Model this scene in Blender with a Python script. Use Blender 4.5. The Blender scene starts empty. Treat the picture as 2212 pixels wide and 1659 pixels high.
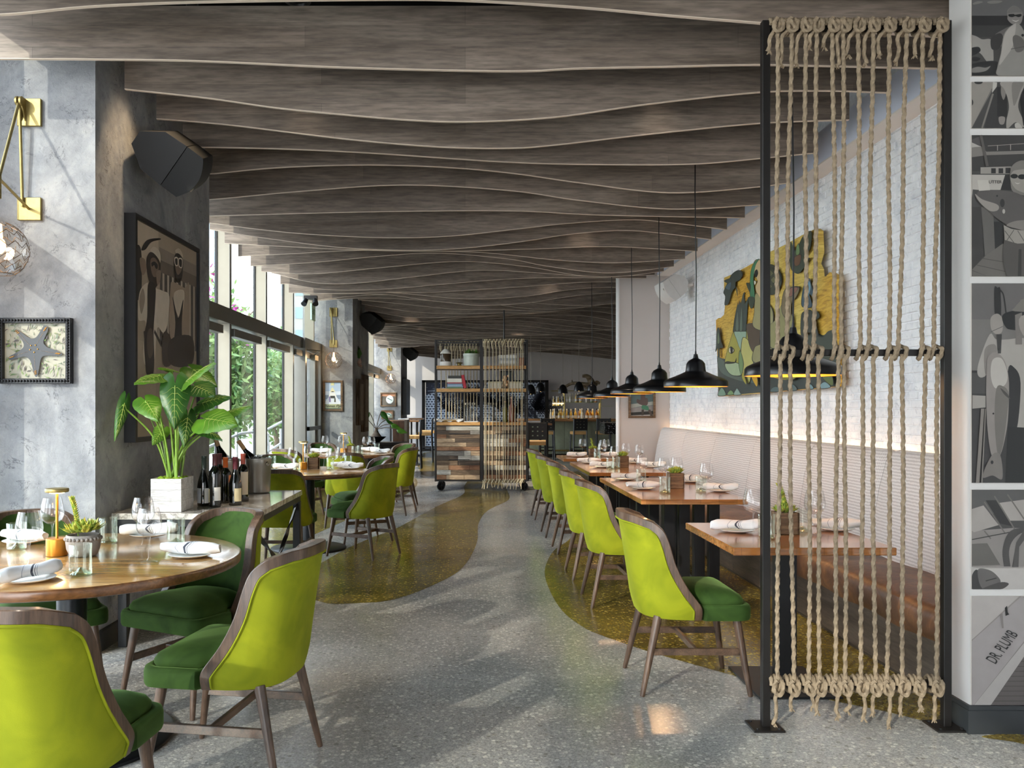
import bpy, bmesh, math, random
import numpy as np
from mathutils import Vector, Matrix
random.seed(7)
SC = bpy.context.scene
COL = SC.collection
PI = math.pi
# ------------------------------------------------------------------ camera, sky, sun, exposure
H = 1.36; F = 1850.0; VX = 1005.0; VY = 880.0      # eye height, focal length in pixels, vanishing point
cam = bpy.data.objects.new('camera', bpy.data.cameras.new('camera'))
cam.location = (0, 0, H); cam.rotation_euler = (PI/2, 0, 0)
cam.data.sensor_width = 36; cam.data.lens = F/2212*36
cam.data.shift_x = (1106-VX)/2212; cam.data.shift_y = (VY-829.5)/2212
cam.data.clip_end = 400
COL.objects.link(cam); SC.camera = cam
w = bpy.data.worlds.new('sky'); SC.world = w; w.use_nodes = True
nt = w.node_tree; bg = nt.nodes['Background']
tc = nt.nodes.new('ShaderNodeTexCoord'); sp = nt.nodes.new('ShaderNodeSeparateXYZ'); rmp = nt.nodes.new('ShaderNodeValToRGB')
nt.links.new(tc.outputs['Generated'], sp.inputs[0]); nt.links.new(sp.outputs['Z'], rmp.inputs[0]); nt.links.new(rmp.outputs[0], bg.inputs[0])
rmp.color_ramp.elements[0].position = 0.0; rmp.color_ramp.elements[0].color = (.95, .97, 1, 1)
rmp.color_ramp.elements[1].position = 0.8; rmp.color_ramp.elements[1].color = (.62, .78, 1, 1)
bg.inputs[1].default_value = 8.5
sun = bpy.data.objects.new('sun', bpy.data.lights.new('sun', 'SUN'))
sun.data.energy = 3.0; sun.data.angle = math.radians(.6); sun.data.color = (1, .93, .80)
sun.rotation_euler = Vector((-.72, -1, .50)).to_track_quat('Z', 'Y').to_euler()
COL.objects.link(sun)
SC.view_settings.view_transform = 'Standard'; SC.view_settings.look = 'None'
SC.view_settings.exposure = 0.35; SC.view_settings.gamma = 1.0
SC.view_settings.use_curve_mapping = False
SC.cycles.max_bounces = 8; SC.cycles.diffuse_bounces = 5; SC.cycles.glossy_bounces = 4
SC.cycles.transparent_max_bounces = 24; SC.cycles.transmission_bounces = 6
SC.cycles.caustics_reflective = False; SC.cycles.caustics_refractive = False
SC.cycles.use_denoising = True
SC.cycles.sample_clamp_indirect = 6.0

# ------------------------------------------------------------------ measuring helpers (real planes of the room)
def onY(x, y, Y):                      # point on a plane facing the entrance at depth Y
    s = F/Y; return Vector(((x-VX)/s, Y, H+(VY-y)/s))
def onX(x, y, X):                      # point on a wall plane at X
    Y = X*F/(x-VX); return Vector((X, Y, H+(VY-y)*Y/F))
def onZ(x, y, z=0.0):                  # point on a level plane
    s = (y-VY)/(H-z); return Vector(((x-VX)/s, F/s, z))
LW = .0151                             # the window wall runs a little off square
def lx(a, Y): return -a+LW*Y
def lY(x, a): return a*F/(VX+LW*F-x)

# ------------------------------------------------------------------ mesh helper
class MB:
    def __init__(s): s.v = []; s.f = []; s.m = []
    def add(s, vs, fs, m=0):
        o = len(s.v); s.v += [tuple(p) for p in vs]; s.f += [tuple(i+o for i in f) for f in fs]
        s.m += [m]*len(fs); return s
    def box(s, x0, x1, y0, y1, z0, z1, m=0, R=None):
        vs = [Vector(p) for p in ((x0,y0,z0),(x1,y0,z0),(x1,y1,z0),(x0,y1,z0),(x0,y0,z1),(x1,y0,z1),(x1,y1,z1),(x0,y1,z1))]
        if R is not None: vs = [R @ p for p in vs]
        return s.add(vs, [(0,3,2,1),(4,5,6,7),(0,1,5,4),(1,2,6,5),(2,3,7,6),(3,0,4,7)], m)
    def cbox(s, x0, x1, y0, y1, z0, z1, b=.004, m=0, R=None):      # box with chamfered edges
        vs = []; 
        for sx in (0,1):
            for sy in (0,1):
                for sz in (0,1):
                    X = (x0,x1)[sx]; Y = (y0,y1)[sy]; Z = (z0,z1)[sz]
                    dx = b*(1-2*sx); dy = b*(1-2*sy); dz = b*(1-2*sz)
                    vs += [(X, Y+dy, Z+dz), (X+dx, Y, Z+dz), (X+dx, Y+dy, Z)]
        i = lambda a, bb, c, k: ((a*2+bb)*2+c)*3+k
        fs = []
        for a in (0,1):
            fs.append(tuple(i(a, *q, 0) for q in ((0,0),(1,0),(1,1),(0,1))))
            fs.append(tuple(i(q[0], a, q[1], 1) for q in ((0,0),(1,0),(1,1),(0,1))))
            fs.append(tuple(i(q[0], q[1], a, 2) for q in ((0,0),(1,0),(1,1),(0,1))))
            for c in (0,1):
                fs.append((i(a,c,0,0), i(a,c,1,0), i(a,c,1,1), i(a,c,0,1)))
                fs.append((i(a,0,c,0), i(a,1,c,0), i(a,1,c,2), i(a,0,c,2)))
                fs.append((i(0,a,c,1), i(1,a,c,1), i(1,a,c,2), i(0,a,c,2)))
                for d in (0,1): fs.append((i(a,c,d,0), i(a,c,d,1), i(a,c,d,2)))
        vs = [Vector(p) for p in vs]
        if R is not None: vs = [R @ p for p in vs]
        return s.add(vs, fs, m)
    def tube(s, pts, r, n=8, m=0, cap=True, closed=False, lobes=0, amp=0., pitch=.05):
        pts = [Vector(p) for p in pts]; N = len(pts)
        rs = r if isinstance(r, (list, tuple)) else [r]*N
        up = None; L = 0.; vs = []
        for i, p in enumerate(pts):
            a = pts[i-1] if (i > 0 or closed) else p; b = pts[(i+1) % N] if (i < N-1 or closed) else p
            t = (b-a)
            t = t.normalized() if t.length > 1e-9 else Vector((0,0,1))
            if up is None:
                up = Vector((0,0,1)) if abs(t.z) < .9 else Vector((1,0,0))
            up = (up - t*up.dot(t))
            up = up.normalized() if up.length > 1e-6 else t.orthogonal().normalized()
            sd = t.cross(up)
            if i: L += (p-pts[i-1]).length
            ph = 2*PI*L/pitch if lobes else 0
            for k in range(n):
                an = 2*PI*k/n
                rr = rs[i]*(1+amp*math.cos(lobes*an-ph)) if lobes else rs[i]
                vs.append(p+(up*math.cos(an)+sd*math.sin(an))*rr)
        fs = []
        for i in range(N if closed else N-1):
            j = (i+1) % N
            for k in range(n):
                fs.append((i*n+k, i*n+(k+1) % n, j*n+(k+1) % n, j*n+k))
        if cap and not closed:
            fs.append(tuple(range(n-1, -1, -1))); fs.append(tuple((N-1)*n+k for k in range(n)))
        return s.add(vs, fs, m)
    def cyl(s, p0, p1, r0, r1=None, n=16, m=0): return s.tube([p0, p1], [r0, r0 if r1 is None else r1], n, m)
    def lathe(s, prof, n=24, c=(0,0,0), m=0, sx=1, sy=1):         # prof: list of (radius, z)
        vs = []; fs = []
        for r, z in prof:
            for k in range(n):
                a = 2*PI*k/n; vs.append((c[0]+r*sx*math.cos(a), c[1]+r*sy*math.sin(a), c[2]+z))
        for i in range(len(prof)-1):
            for k in range(n): fs.append((i*n+k, i*n+(k+1) % n, (i+1)*n+(k+1) % n, (i+1)*n+k))
        if prof[0][0] > 1e-4: fs.append(tuple(range(n-1, -1, -1)))
        if prof[-1][0] > 1e-4: fs.append(tuple((len(prof)-1)*n+k for k in range(n)))
        return s.add(vs, fs, m)
    def shell(s, prof, n=24, c=(0,0,0), m=0):                      # lathe without caps
        vs = []; fs = []
        for r, z in prof:
            for k in range(n):
                a = 2*PI*k/n; vs.append((c[0]+r*math.cos(a), c[1]+r*math.sin(a), c[2]+z))
        for i in range(len(prof)-1):
            for k in range(n): fs.append((i*n+k, i*n+(k+1) % n, (i+1)*n+(k+1) % n, (i+1)*n+k))
        return s.add(vs, fs, m)
    def ball(s, c, r, n=12, m=0, sc=(1,1,1)):
        vs = []; fs = []; h = n//2
        for i in range(h+1):
            p = PI*i/h
            for k in range(n):
                a = 2*PI*k/n
                vs.append((c[0]+r*sc[0]*math.sin(p)*math.cos(a), c[1]+r*sc[1]*math.sin(p)*math.sin(a), c[2]-r*sc[2]*math.cos(p)))
        for i in range(h):
            for k in range(n): fs.append((i*n+k, i*n+(k+1) % n, (i+1)*n+(k+1) % n, (i+1)*n+k))
        return s.add(vs, fs, m)
    def prism(s, poly, fn, t0, t1, m=0):                            # poly (u,v) -> fn(u,v,t)
        n = len(poly)
        vs = [fn(u, v, t0) for u, v in poly]+[fn(u, v, t1) for u, v in poly]
        fs = [tuple(range(n-1, -1, -1)), tuple(range(n, 2*n))]+[(i, (i+1) % n, n+(i+1) % n, n+i) for i in range(n)]
        return s.add(vs, fs, m)
    def grid(s, P, m=0, flip=False):                                # P: rows of points
        R = len(P); C = len(P[0]); fs = []
        for i in range(R-1):
            for j in range(C-1):
                f = (i*C+j, i*C+j+1, (i+1)*C+j+1, (i+1)*C+j)
                fs.append(f[::-1] if flip else f)
        return s.add([p for r in P for p in r], fs, m)
    def xf(s, M): s.v = [tuple(M @ Vector(p)) for p in s.v]; return s
    def mesh(s, name, mats, smooth=None, merge=False):
        me = bpy.data.meshes.new(name); me.from_pydata(s.v, [], s.f)
        for mm in (mats if isinstance(mats, (list, tuple)) else [mats]): me.materials.append(mm)
        if any(s.m): me.polygons.foreach_set('material_index', s.m)
        bm = bmesh.new(); bm.from_mesh(me)
        if merge: bmesh.ops.remove_doubles(bm, verts=bm.verts, dist=1e-5)
        if len(s.f) < 60000: bmesh.ops.recalc_face_normals(bm, faces=bm.faces)
        bm.to_mesh(me); bm.free()
        if smooth is not None:
            me.shade_smooth(); me.set_sharp_from_angle(angle=math.radians(smooth))
        me.update(); return me
    def build(s, name, mats, parent=None, smooth=35, kind=None, merge=False, label=None):
        o = bpy.data.objects.new(name, s.mesh(name, mats, smooth, merge)); COL.objects.link(o)
        if parent is not None: o.parent = parent
        if kind: o['kind'] = kind
        if label: o['label'] = label
        return o
def tag(o, label, cat, group=None):
    o['label'] = label; o['category'] = cat
    if group: o['group'] = group
    return o
def thing(name, label, cat, loc=(0,0,0), rz=0, group=None):
    o = bpy.data.objects.new(name, None); o.empty_display_size = .1; COL.objects.link(o)
    o.location = loc; o.rotation_euler = (0,0,rz); return tag(o, label, cat, group)
def struct(name, mb, m, smooth=35, parent=None):
    o = mb.build(name, m, parent, smooth)
    if parent is None: o['kind'] = 'structure'
    return o
def snode(name):
    o = bpy.data.objects.new(name, None); COL.objects.link(o); o['kind'] = 'structure'; return o
KIDS = {}
def kids(o):
    return [c for c in COL.objects if c.parent == o]
def proto_tree(root):
    lst = []
    allo = list(COL.objects)
    for c in allo:
        if c.parent == root: lst.append((c, [g for g in allo if g.parent == c]))
    return lst
def dup(root, tree, loc, rz, label, group=None, sc=None):
    r = root.copy(); COL.objects.link(r); r.location = loc; r.rotation_euler = (0,0,rz); r['label'] = label
    if group: r['group'] = group
    if sc: r.scale = (sc, sc, sc)
    for c, gs in tree:
        d = c.copy(); COL.objects.link(d); d.parent = r
        for g in gs:
            e = g.copy(); COL.objects.link(e); e.parent = d
    return r
class Kind:
    """first call places the prototype itself, later calls copy it with its parts"""
    def __init__(s, root): s.root = root; s.tree = None; s.used = False
    def put(s, loc, rz, label, group=None, sc=None):
        if s.tree is None: s.tree = proto_tree(s.root)
        if not s.used:
            s.used = True; r = s.root; r.location = loc; r.rotation_euler = (0,0,rz); r['label'] = label
            if group: r['group'] = group
            if sc: r.scale = (sc, sc, sc)
            return r
        return dup(s.root, s.tree, loc, rz, label, group, sc)
def catmull(pts, k=6, closed=False):
    n = len(pts); out = []
    P = [Vector(p) for p in pts]
    rng = n if closed else n-1
    for i in range(rng):
        p0 = P[i-1] if (closed or i > 0) else P[0]; p1 = P[i]; p2 = P[(i+1) % n]; p3 = P[(i+2) % n] if (closed or i < n-2) else P[-1]
        for j in range(k):
            t = j/k
            out.append(.5*((2*p1)+(p2-p0)*t+(2*p0-5*p1+4*p2-p3)*t*t+(3*p1-p0-3*p2+p3)*t**3))
    if not closed: out.append(P[-1])
    return out

# ------------------------------------------------------------------ materials
def srgb(h):
    h = h.lstrip('#'); r = []
    for i in (0,2,4):
        c = int(h[i:i+2], 16)/255; r.append(c/12.92 if c <= .04045 else ((c+.055)/1.055)**2.4)
    return (*r, 1)
class NT:
    def __init__(s, name):
        s.mat = bpy.data.materials.new(name); s.mat.use_nodes = True; s.t = s.mat.node_tree; s.b = s.t.nodes['Principled BSDF']
    def n(s, typ, **kw):
        nd = s.t.nodes.new(typ)
        for k, v in kw.items():
            if k.startswith('i_'):
                key = k[2:]; key = int(key) if key.isdigit() else key.replace('_', ' ')
                nd.inputs[key].default_value = v
            else: setattr(nd, k, v)
        return nd
    def l(s, a, b): s.t.links.new(a, b)
    def coord(s, scale=(1,1,1), kind='Object', rot=(0,0,0)):
        tc = s.n('ShaderNodeTexCoord'); mp = s.n('ShaderNodeMapping'); mp.inputs['Scale'].default_value = scale; mp.inputs['Rotation'].default_value = rot
        s.l(tc.outputs[kind], mp.inputs[0]); return mp.outputs[0]
    def noise(s, co, scale, detail=3, rough=.5, dist=0):
        nd = s.n('ShaderNodeTexNoise'); nd.inputs['Scale'].default_value = scale; nd.inputs['Detail'].default_value = detail
        nd.inputs['Roughness'].default_value = rough; nd.inputs['Distortion'].default_value = dist; s.l(co, nd.inputs['Vector']); return nd.outputs[0]
    def ramp(s, fac, stops):
        r = s.n('ShaderNodeValToRGB'); e = r.color_ramp.elements
        while len(e) < len(stops): e.new(.5)
        for i, (p, c) in enumerate(stops): e[i].position = p; e[i].color = c if len(c) == 4 else (*c, 1)
        s.l(fac, r.inputs[0]); return r.outputs[0]
    def mix(s, fac, a, b, mode='MIX'):
        m = s.n('ShaderNodeMix', data_type='RGBA', blend_type=mode)
        for sock, v in ((m.inputs[0], fac), (m.inputs[6], a), (m.inputs[7], b)):
            if hasattr(v, 'links') or isinstance(v, bpy.types.NodeSocket): s.l(v, sock)
            else: sock.default_value = v
        return m.outputs[2]
    def bump(s, h, strength=.3, dist=.01, prev=None):
        b = s.n('ShaderNodeBump'); b.inputs['Strength'].default_value = strength; b.inputs['Distance'].default_value = dist
        s.l(h, b.inputs['Height'])
        if prev is not None: s.l(prev, b.inputs['Normal'])
        return b.outputs[0]
    def base(s, c): 
        if isinstance(c, bpy.types.NodeSocket): s.l(c, s.b.inputs['Base Color'])
        else: s.b.inputs['Base Color'].default_value = c
        return s
    def set(s, **kw):
        for k, v in kw.items():
            k = k.replace('_', ' '); 
            if isinstance(v, bpy.types.NodeSocket): s.l(v, s.b.inputs[k])
            else: s.b.inputs[k].default_value = v
        return s
def plain(name, hexc, rough=.6, metal=0., var=.08, scale=20, bump=0., spec=.5, **kw):
    m = NT(name); co = m.coord(); c = srgb(hexc)
    nz = m.noise(co, scale, 4)
    lo = tuple(max(0, x*(1-var)) for x in c[:3]); hi = tuple(min(1, x*(1+var)) for x in c[:3])
    m.base(m.ramp(nz, [(.3, lo), (.7, hi)])); m.set(Roughness=rough, Metallic=metal, Specular_IOR_Level=spec, **kw)
    if bump: m.set(Normal=m.bump(nz, bump, .005))
    return m.mat
def wood(name, dark, mid, light, rough=.45, axis=0, scale=1., coat=0., spec=.5, planks=None):
    m = NT(name); sc = [9, 9, 9]; sc[axis] = .9
    co = m.coord(tuple(x*scale for x in sc))
    n1 = m.noise(co, 1.6, 5, .6, .6); n2 = m.noise(co, 14, 3, .6)
    c = m.ramp(n1, [(.3, srgb(dark)), (.5, srgb(mid)), (.72, srgb(light))])
    g = m.ramp(n2, [(.35, (.62,.62,.62)), (.6, (1,1,1))])
    c = m.mix(1, c, g, 'MULTIPLY')
    if planks:
        bt = m.n('ShaderNodeTexBrick'); co2 = m.coord((1,1,1), rot=planks[2]); m.l(co2, bt.inputs['Vector'])
        bt.inputs['Color1'].default_value = (.72,.72,.72,1); bt.inputs['Color2'].default_value = (1.0,1.0,1.0,1); bt.inputs['Mortar'].default_value = (.45,.45,.45,1)
        bt.inputs['Scale'].default_value = 1; bt.inputs['Brick Width'].default_value = planks[0]; bt.inputs['Row Height'].default_value = planks[1]
        bt.inputs['Mortar Size'].default_value = .0008; bt.offset = .37
        c = m.mix(1, c, bt.outputs[0], 'MULTIPLY')
    m.base(c); m.set(Roughness=rough, Coat_Weight=coat, Coat_Roughness=.12, Specular_IOR_Level=spec, Normal=m.bump(n2, .12, .002))
    return m.mat
def velvet(name, dark, light, sheen, rough=.85):
    m = NT(name); co = m.coord()
    n1 = m.noise(co, 5, 3, .6, .8); n2 = m.noise(co, 350, 2)
    lw = m.n('ShaderNodeLayerWeight', i_Blend=.35)
    c = m.mix(m.ramp(n1, [(.35, (0,0,0)), (.7, (1,1,1))]), srgb(dark), srgb(light))
    m.base(c); m.set(Roughness=rough, Sheen_Weight=.55, Sheen_Roughness=.35, Sheen_Tint=srgb(sheen), Specular_IOR_Level=.2, Normal=m.bump(n2, .25, .001)); return m.mat
def glass(name, tint=(1,1,1), base=.04, edge=.5, edgecol=None):
    m = NT(name); t = m.t; t.nodes.remove(m.b)
    tr = m.n('ShaderNodeBsdfTransparent'); tr.inputs[0].default_value = (*tint, 1)
    gl = m.n('ShaderNodeBsdfGlossy'); gl.inputs[1].default_value = .02 if True else 0
    if edgecol: gl.inputs[0].default_value = (*edgecol, 1)
    lw = m.n('ShaderNodeLayerWeight', i_Blend=.35)
    mr = m.n('ShaderNodeMapRange'); mr.inputs[3].default_value = base; mr.inputs[4].default_value = edge
    m.l(lw.outputs['Facing'], mr.inputs[0])
    mx = m.n('ShaderNodeMixShader'); m.l(mr.outputs[0], mx.inputs[0]); m.l(tr.outputs[0], mx.inputs[1]); m.l(gl.outputs[0], mx.inputs[2])
    m.l(mx.outputs[0], t.nodes['Material Output'].inputs[0]); return m.mat
def emit(name, col, strength):
    m = NT(name); m.base(col); m.set(Emission_Color=col, Emission_Strength=strength); return m.mat

M = {}
# terrazzo, grey and olive
def terrazzo(name, base, base2, chips, big):
    m = NT(name); co = m.coord()
    b = m.ramp(m.noise(co, big, 4, .6, .5), [(.32, srgb(base)), (.68, srgb(base2))])
    vo = m.n('ShaderNodeTexVoronoi'); vo.inputs['Scale'].default_value = 50; m.l(co, vo.inputs['Vector'])
    sep = m.n('ShaderNodeSeparateColor'); m.l(vo.outputs['Color'], sep.inputs[0])
    # chip mask: close to the cell's centre, radius varies by cell
    ml = m.n('ShaderNodeMath', operation='MULTIPLY'); m.l(sep.outputs[0], ml.inputs[0]); ml.inputs[1].default_value = .62
    lt = m.n('ShaderNodeMath', operation='LESS_THAN'); m.l(vo.outputs['Distance'], lt.inputs[0]); m.l(ml.outputs[0], lt.inputs[1])
    cc = m.ramp(sep.outputs[1], [(0, srgb(chips[0])), (.55, srgb(chips[1])), (.8, srgb(chips[2])), (.93, srgb(chips[3]))])
    lt2 = m.n('ShaderNodeMath', operation='MULTIPLY'); m.l(lt.outputs[0], lt2.inputs[0]); lt2.inputs[1].default_value = .82
    c = m.mix(lt2.outputs[0], b, cc)
    v2 = m.n('ShaderNodeTexVoronoi'); v2.inputs['Scale'].default_value = 170; m.l(co, v2.inputs['Vector'])
    s2 = m.n('ShaderNodeSeparateColor'); m.l(v2.outputs['Color'], s2.inputs[0])
    g = m.ramp(s2.outputs[0], [(0, (.72,.72,.72)), (.5, (1,1,1)), (.9, (1.25,1.25,1.2))])
    c = m.mix(1, c, g, 'MULTIPLY')
    m.base(c); m.set(Roughness=m.ramp(m.noise(co, 3, 3), [(.3, (.16,.16,.16)), (.7, (.27,.27,.27))]), Specular_IOR_Level=.62); return m.mat
M['floor'] = terrazzo('terrazzo_grey', '8a8884', 'a5a39f', ('aaa69f','bbb6ae','d2cdc3','7a7670'), .9)
M['olive'] = terrazzo('terrazzo_olive', '594b1e', '7d6a2b', ('7d6c30','9a8840','bba95e','5a4d24'), 1.3)
# plaster of the columns
def plaster(name, a, b, c2):
    m = NT(name); co = m.coord()
    c = m.ramp(m.noise(co, 1.6, 5, .65, .8), [(.3, srgb(a)), (.52, srgb(b)), (.74, srgb(c2))])
    c = m.mix(1, c, m.ramp(m.noise(co, 6, 7, .78), [(.30, (.74,.75,.78)), (.60, (1.06,1.06,1.05))]), 'MULTIPLY')
    vo = m.noise(co, 11, 7, .78, .7)
    cr = m.ramp(vo, [(.40, (0,0,0)), (.47, (1,1,1))])
    k1 = m.noise(co, 4.5, 6, .7, .9); sb = m.n('ShaderNodeMath', operation='SUBTRACT', i_1=.5); m.l(k1, sb.inputs[0]); ab = m.n('ShaderNodeMath', operation='ABSOLUTE'); m.l(sb.outputs[0], ab.inputs[0])
    ln = m.ramp(ab.outputs[0], [(.0, (0,0,0)), (.014, (1,1,1))]); mk = m.ramp(m.noise(co, 5.5, 3, .6), [(.52, (1,1,1)), (.60, (0,0,0))])
    crk = m.mix(1, ln, mk, 'LIGHTEN'); c = m.mix(1, c, m.ramp(crk, [(0, (.42,.42,.44)), (1, (1,1,1))]), 'MULTIPLY')
    cr = m.mix(1, cr, crk, 'MULTIPLY')
    m.base(c); m.set(Roughness=.85, Normal=m.bump(cr, .38, .005, m.bump(m.noise(co, 24, 6, .75), .55, .01))); return m.mat
M['plaster'] = plaster('rough_plaster', '7a7c80', '999a9c', 'b9b7b3')
M['white'] = plain('painted_wall', 'e4e3e2', .6, var=.02, scale=3)
M['warmwall'] = plain('painted_wall_taupe', 'c4bcb7', .7, var=.02, scale=3)
M['cream'] = plain('painted_soffit', 'efe6de', .6, var=.02, scale=3)
M['blue_white'] = plain('painted_fascia', 'e4e7f4', .6, var=.02, scale=3)
M['black'] = plain('black_ceiling', '0b0b0c', .9, spec=.1)
M['skirting'] = plain('charcoal_skirting', '2b2e30', .45, var=.05)
M['steel'] = plain('black_steel', '1d1d1f', .38, .3, var=.1)
M['steel_brown'] = plain('bronzed_steel', '1b1816', .4, .3, var=.12)
M['alu'] = plain('brushed_aluminium_mullion', '999180', .5, .0, var=.04, scale=6)
M['alu_dark'] = plain('grey_window_frame', '77756f', .4, .4, var=.05, scale=6)
M['gasket'] = plain('black_gasket', '222427', .6)
M['pane'] = glass('window_glass', (.80,.83,.82), .03, .3)
M['baffle'] = wood('smoked_oak_laminate', '67594b', '86776a', 'a09182', .55, 0, .55, planks=(2.2, .11, (PI/2,0,0)))
M['edge'] = plain('pale_edge_band', 'd5c4b2', .5, var=.03)
def brickmat():
    m = NT('white_painted_brick'); co = m.coord()
    n1 = m.noise(co, 7, 5, .7, .4); n2 = m.noise(co, 60, 5, .7)
    inf = m.n('ShaderNodeObjectInfo')
    c = m.ramp(n1, [(.28, srgb('cbcdd2')), (.45, srgb('e8e8e9')), (.7, srgb('f6f5f4'))])
    c = m.mix(1, c, m.ramp(m.noise(co, 22, 4, .8, 1.), [(.30, (.62,.63,.66)), (.42, (1,1,1))]), 'MULTIPLY')
    m.base(c); m.set(Roughness=.7, Normal=m.bump(n2, .5, .004)); return m.mat
M['brick'] = brickmat()
M['mortar'] = plain('whitewashed_mortar', 'e4e4e6', .85, var=.1, scale=30, bump=.3)
M['lime'] = velvet('lime_velvet', '757d12', '8e9319', 'a9b448')
M['green'] = velvet('green_velvet', '253a14', '38521f', '86a860')
M['walnut'] = wood('walnut_frame', '3a2b20', '574233', '705845', .4, 2, 1.2, coat=.15)
M['walnut_x'] = wood('walnut_rail', '3a2b20', '574233', '705845', .4, 0, 1.2, coat=.15)
M['tabletop'] = wood('varnished_oak_top', 'a3743c', 'cb9c5e', 'deb57c', .2, 0, .5, coat=.6, planks=(1.1, .13, (0,0,0)))
M['tabletop2'] = wood('varnished_cherry_top', '8c5225', 'b0723b', 'c88f55', .2, 0, .6, coat=.55, planks=(1.5, .12, (0,0,PI/2)))
M['tedge'] = wood('tabletop_edge', '5b3a20', '7c5230', '94683f', .3, 0, .8, coat=.3)
M['iron'] = plain('cast_iron', '17191c', .35, .4, var=.15, scale=9)
M['glass'] = glass('clear_stemware', (.99,.99,.99), .02, .32)
M['tumbler'] = glass('bubbled_tumbler_glass', (.97,.985,.97), .02, .32, (.92,1,.94))
M['tumbler_base'] = glass('tumbler_foot_glass', (.80,.86,.78), .12, .5, (.95,1,.88))
M['china'] = plain('white_china', 'efefec', .2, var=.01)
M['linen'] = plain('white_linen', 'ebe9e6', .85, var=.04, scale=120, bump=.15)
def napmat():
    m = NT('striped_linen'); tc = m.n('ShaderNodeTexCoord'); sx = m.n('ShaderNodeSeparateXYZ'); m.l(tc.outputs['Object'], sx.inputs[0])
    a = m.n('ShaderNodeMath', operation='MULTIPLY_ADD'); m.l(sx.outputs['Y'], a.inputs[0]); a.inputs[1].default_value = -1.1; m.l(sx.outputs['X'], a.inputs[2])
    b = m.n('ShaderNodeMath', operation='MULTIPLY_ADD'); m.l(a.outputs[0], b.inputs[0]); b.inputs[1].default_value = 4; b.inputs[2].default_value = .5
    W_ = srgb('ebe9e6'); K_ = srgb('484a54'); g_ = srgb('a9aab0')
    c = m.ramp(b.outputs[0], [(0, W_), (.42, g_), (.43, W_), (.56, K_), (.60, W_), (.625, K_), (.635, W_), (.66, g_), (.668, W_)])
    m.t.nodes[-1].color_ramp.interpolation = 'CONSTANT' if m.t.nodes[-1].type == 'VALTORGB' else 'LINEAR'
    for nd in m.t.nodes:
        if nd.type == 'VALTORGB': nd.color_ramp.interpolation = 'CONSTANT'
    m.base(c); m.set(Roughness=.85, Normal=m.bump(m.noise(m.coord(), 120, 3), .15, .003)); return m.mat
M['stripe'] = napmat()
M['brass'] = plain('brushed_brass', '9b8a58', .45, .85, var=.1, scale=40)
M['copper_lamp'] = plain('satin_gold_lamp', 'c98f3c', .35, .85, var=.05)
M['concrete'] = plain('concrete_pot', '8a8580', .85, var=.12, scale=30, bump=.3)
M['boxwood'] = wood('weathered_planter_wood', '4f3c2b', '7a5f45', '957a5a', .7, 0, 3)
M['whitewood'] = wood('whitewashed_planter', 'b3aeaa', 'd6d3d0', 'e8e6e4', .6, 0, 2.0)
M['succ'] = plain('succulent_green', '7f9a3c', .5, var=.35, scale=30)
M['succ_y'] = plain('succulent_yellow_green', 'b0b04a', .5, var=.3, scale=40)
M['soil'] = plain('dark_soil', '2a2118', .95, var=.3, scale=80, bump=.5)
M['moss'] = plain('green_moss', '7c9a22', .95, var=.4, scale=90, bump=.6)
M['leather'] = None
def leather():
    m = NT('brown_suede_leather'); co = m.coord()
    c = m.ramp(m.noise(co, 3.2, 7, .72, 1.2), [(.30, srgb('3f2d21')), (.5, srgb('664630')), (.72, srgb('95683e'))])
    m.base(c); m.set(Roughness=.42, Specular_IOR_Level=.5, Normal=m.bump(m.noise(co, 10, 5, .7), .25, .01)); return m.mat
M['leather'] = leather()
def weave(name, a, b, sc=55):
    m = NT(name); co = m.coord()
    w1 = m.n('ShaderNodeTexWave', bands_direction='Z', i_Scale=sc*.3, i_Distortion=1.5); w1.inputs['Detail Scale'].default_value = 3; m.l(co, w1.inputs[0])
    w2 = m.n('ShaderNodeTexWave', bands_direction='Y', i_Scale=sc*.36, i_Distortion=1.5); m.l(co, w2.inputs[0])
    h = m.mix(.35, w1.outputs[0], w2.outputs[0])
    m.base(m.ramp(h, [(.25, srgb(a)), (.7, srgb(b))])); m.set(Roughness=.85, Normal=m.bump(h, .4, .003)); return m.mat
M['weave'] = weave('ribbed_weave_fabric', 'b0aaa6', 'd0cbc8')
M['rope_pale'] = plain('pale_jute_rope', 'c2b394', .9, var=.15, scale=60)
M['rope'] = plain('jute_rope', '8a7962', .9, var=.2, scale=60, bump=.4)
M['marble'] = None
def marble():
    m = NT('grey_marble'); co = m.coord()
    c = m.ramp(m.noise(co, 3, 8, .65, 2.2), [(.35, srgb('d8d4cd')), (.48, srgb('c4beb4')), (.52, srgb('948d84')), (.56, srgb('cfc9c0'))])
    m.base(c); m.set(Roughness=.08, Specular_IOR_Level=.7, Coat_Weight=.4); return m.mat
M['marble'] = marble()
M['bottle'] = plain('dark_bottle_glass', '0a0d0a', .06, 0, spec=.8)
M['label_white'] = plain('paper_label', 'dedad2', .7, var=.03)
M['bucket'] = plain('brushed_steel_bucket', 'a8a39b', .3, .9, var=.06, scale=6)
def leafmat(name, a, b, trans=.25):
    m = NT(name); co = m.coord(); lw = m.noise(co, 7, 3)
    c = m.ramp(lw, [(.3, srgb(a)), (.7, srgb(b))]); m.base(c)
    m.set(Roughness=.35, Specular_IOR_Level=.45)
    tl = m.n('ShaderNodeBsdfTranslucent'); m.l(c, tl.inputs[0]); mx = m.n('ShaderNodeMixShader'); mx.inputs[0].default_value = trans
    m.l(m.b.outputs[0], mx.inputs[1]); m.l(tl.outputs[0], mx.inputs[2]); m.l(mx.outputs[0], m.t.nodes['Material Output'].inputs[0]); return m.mat
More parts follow.
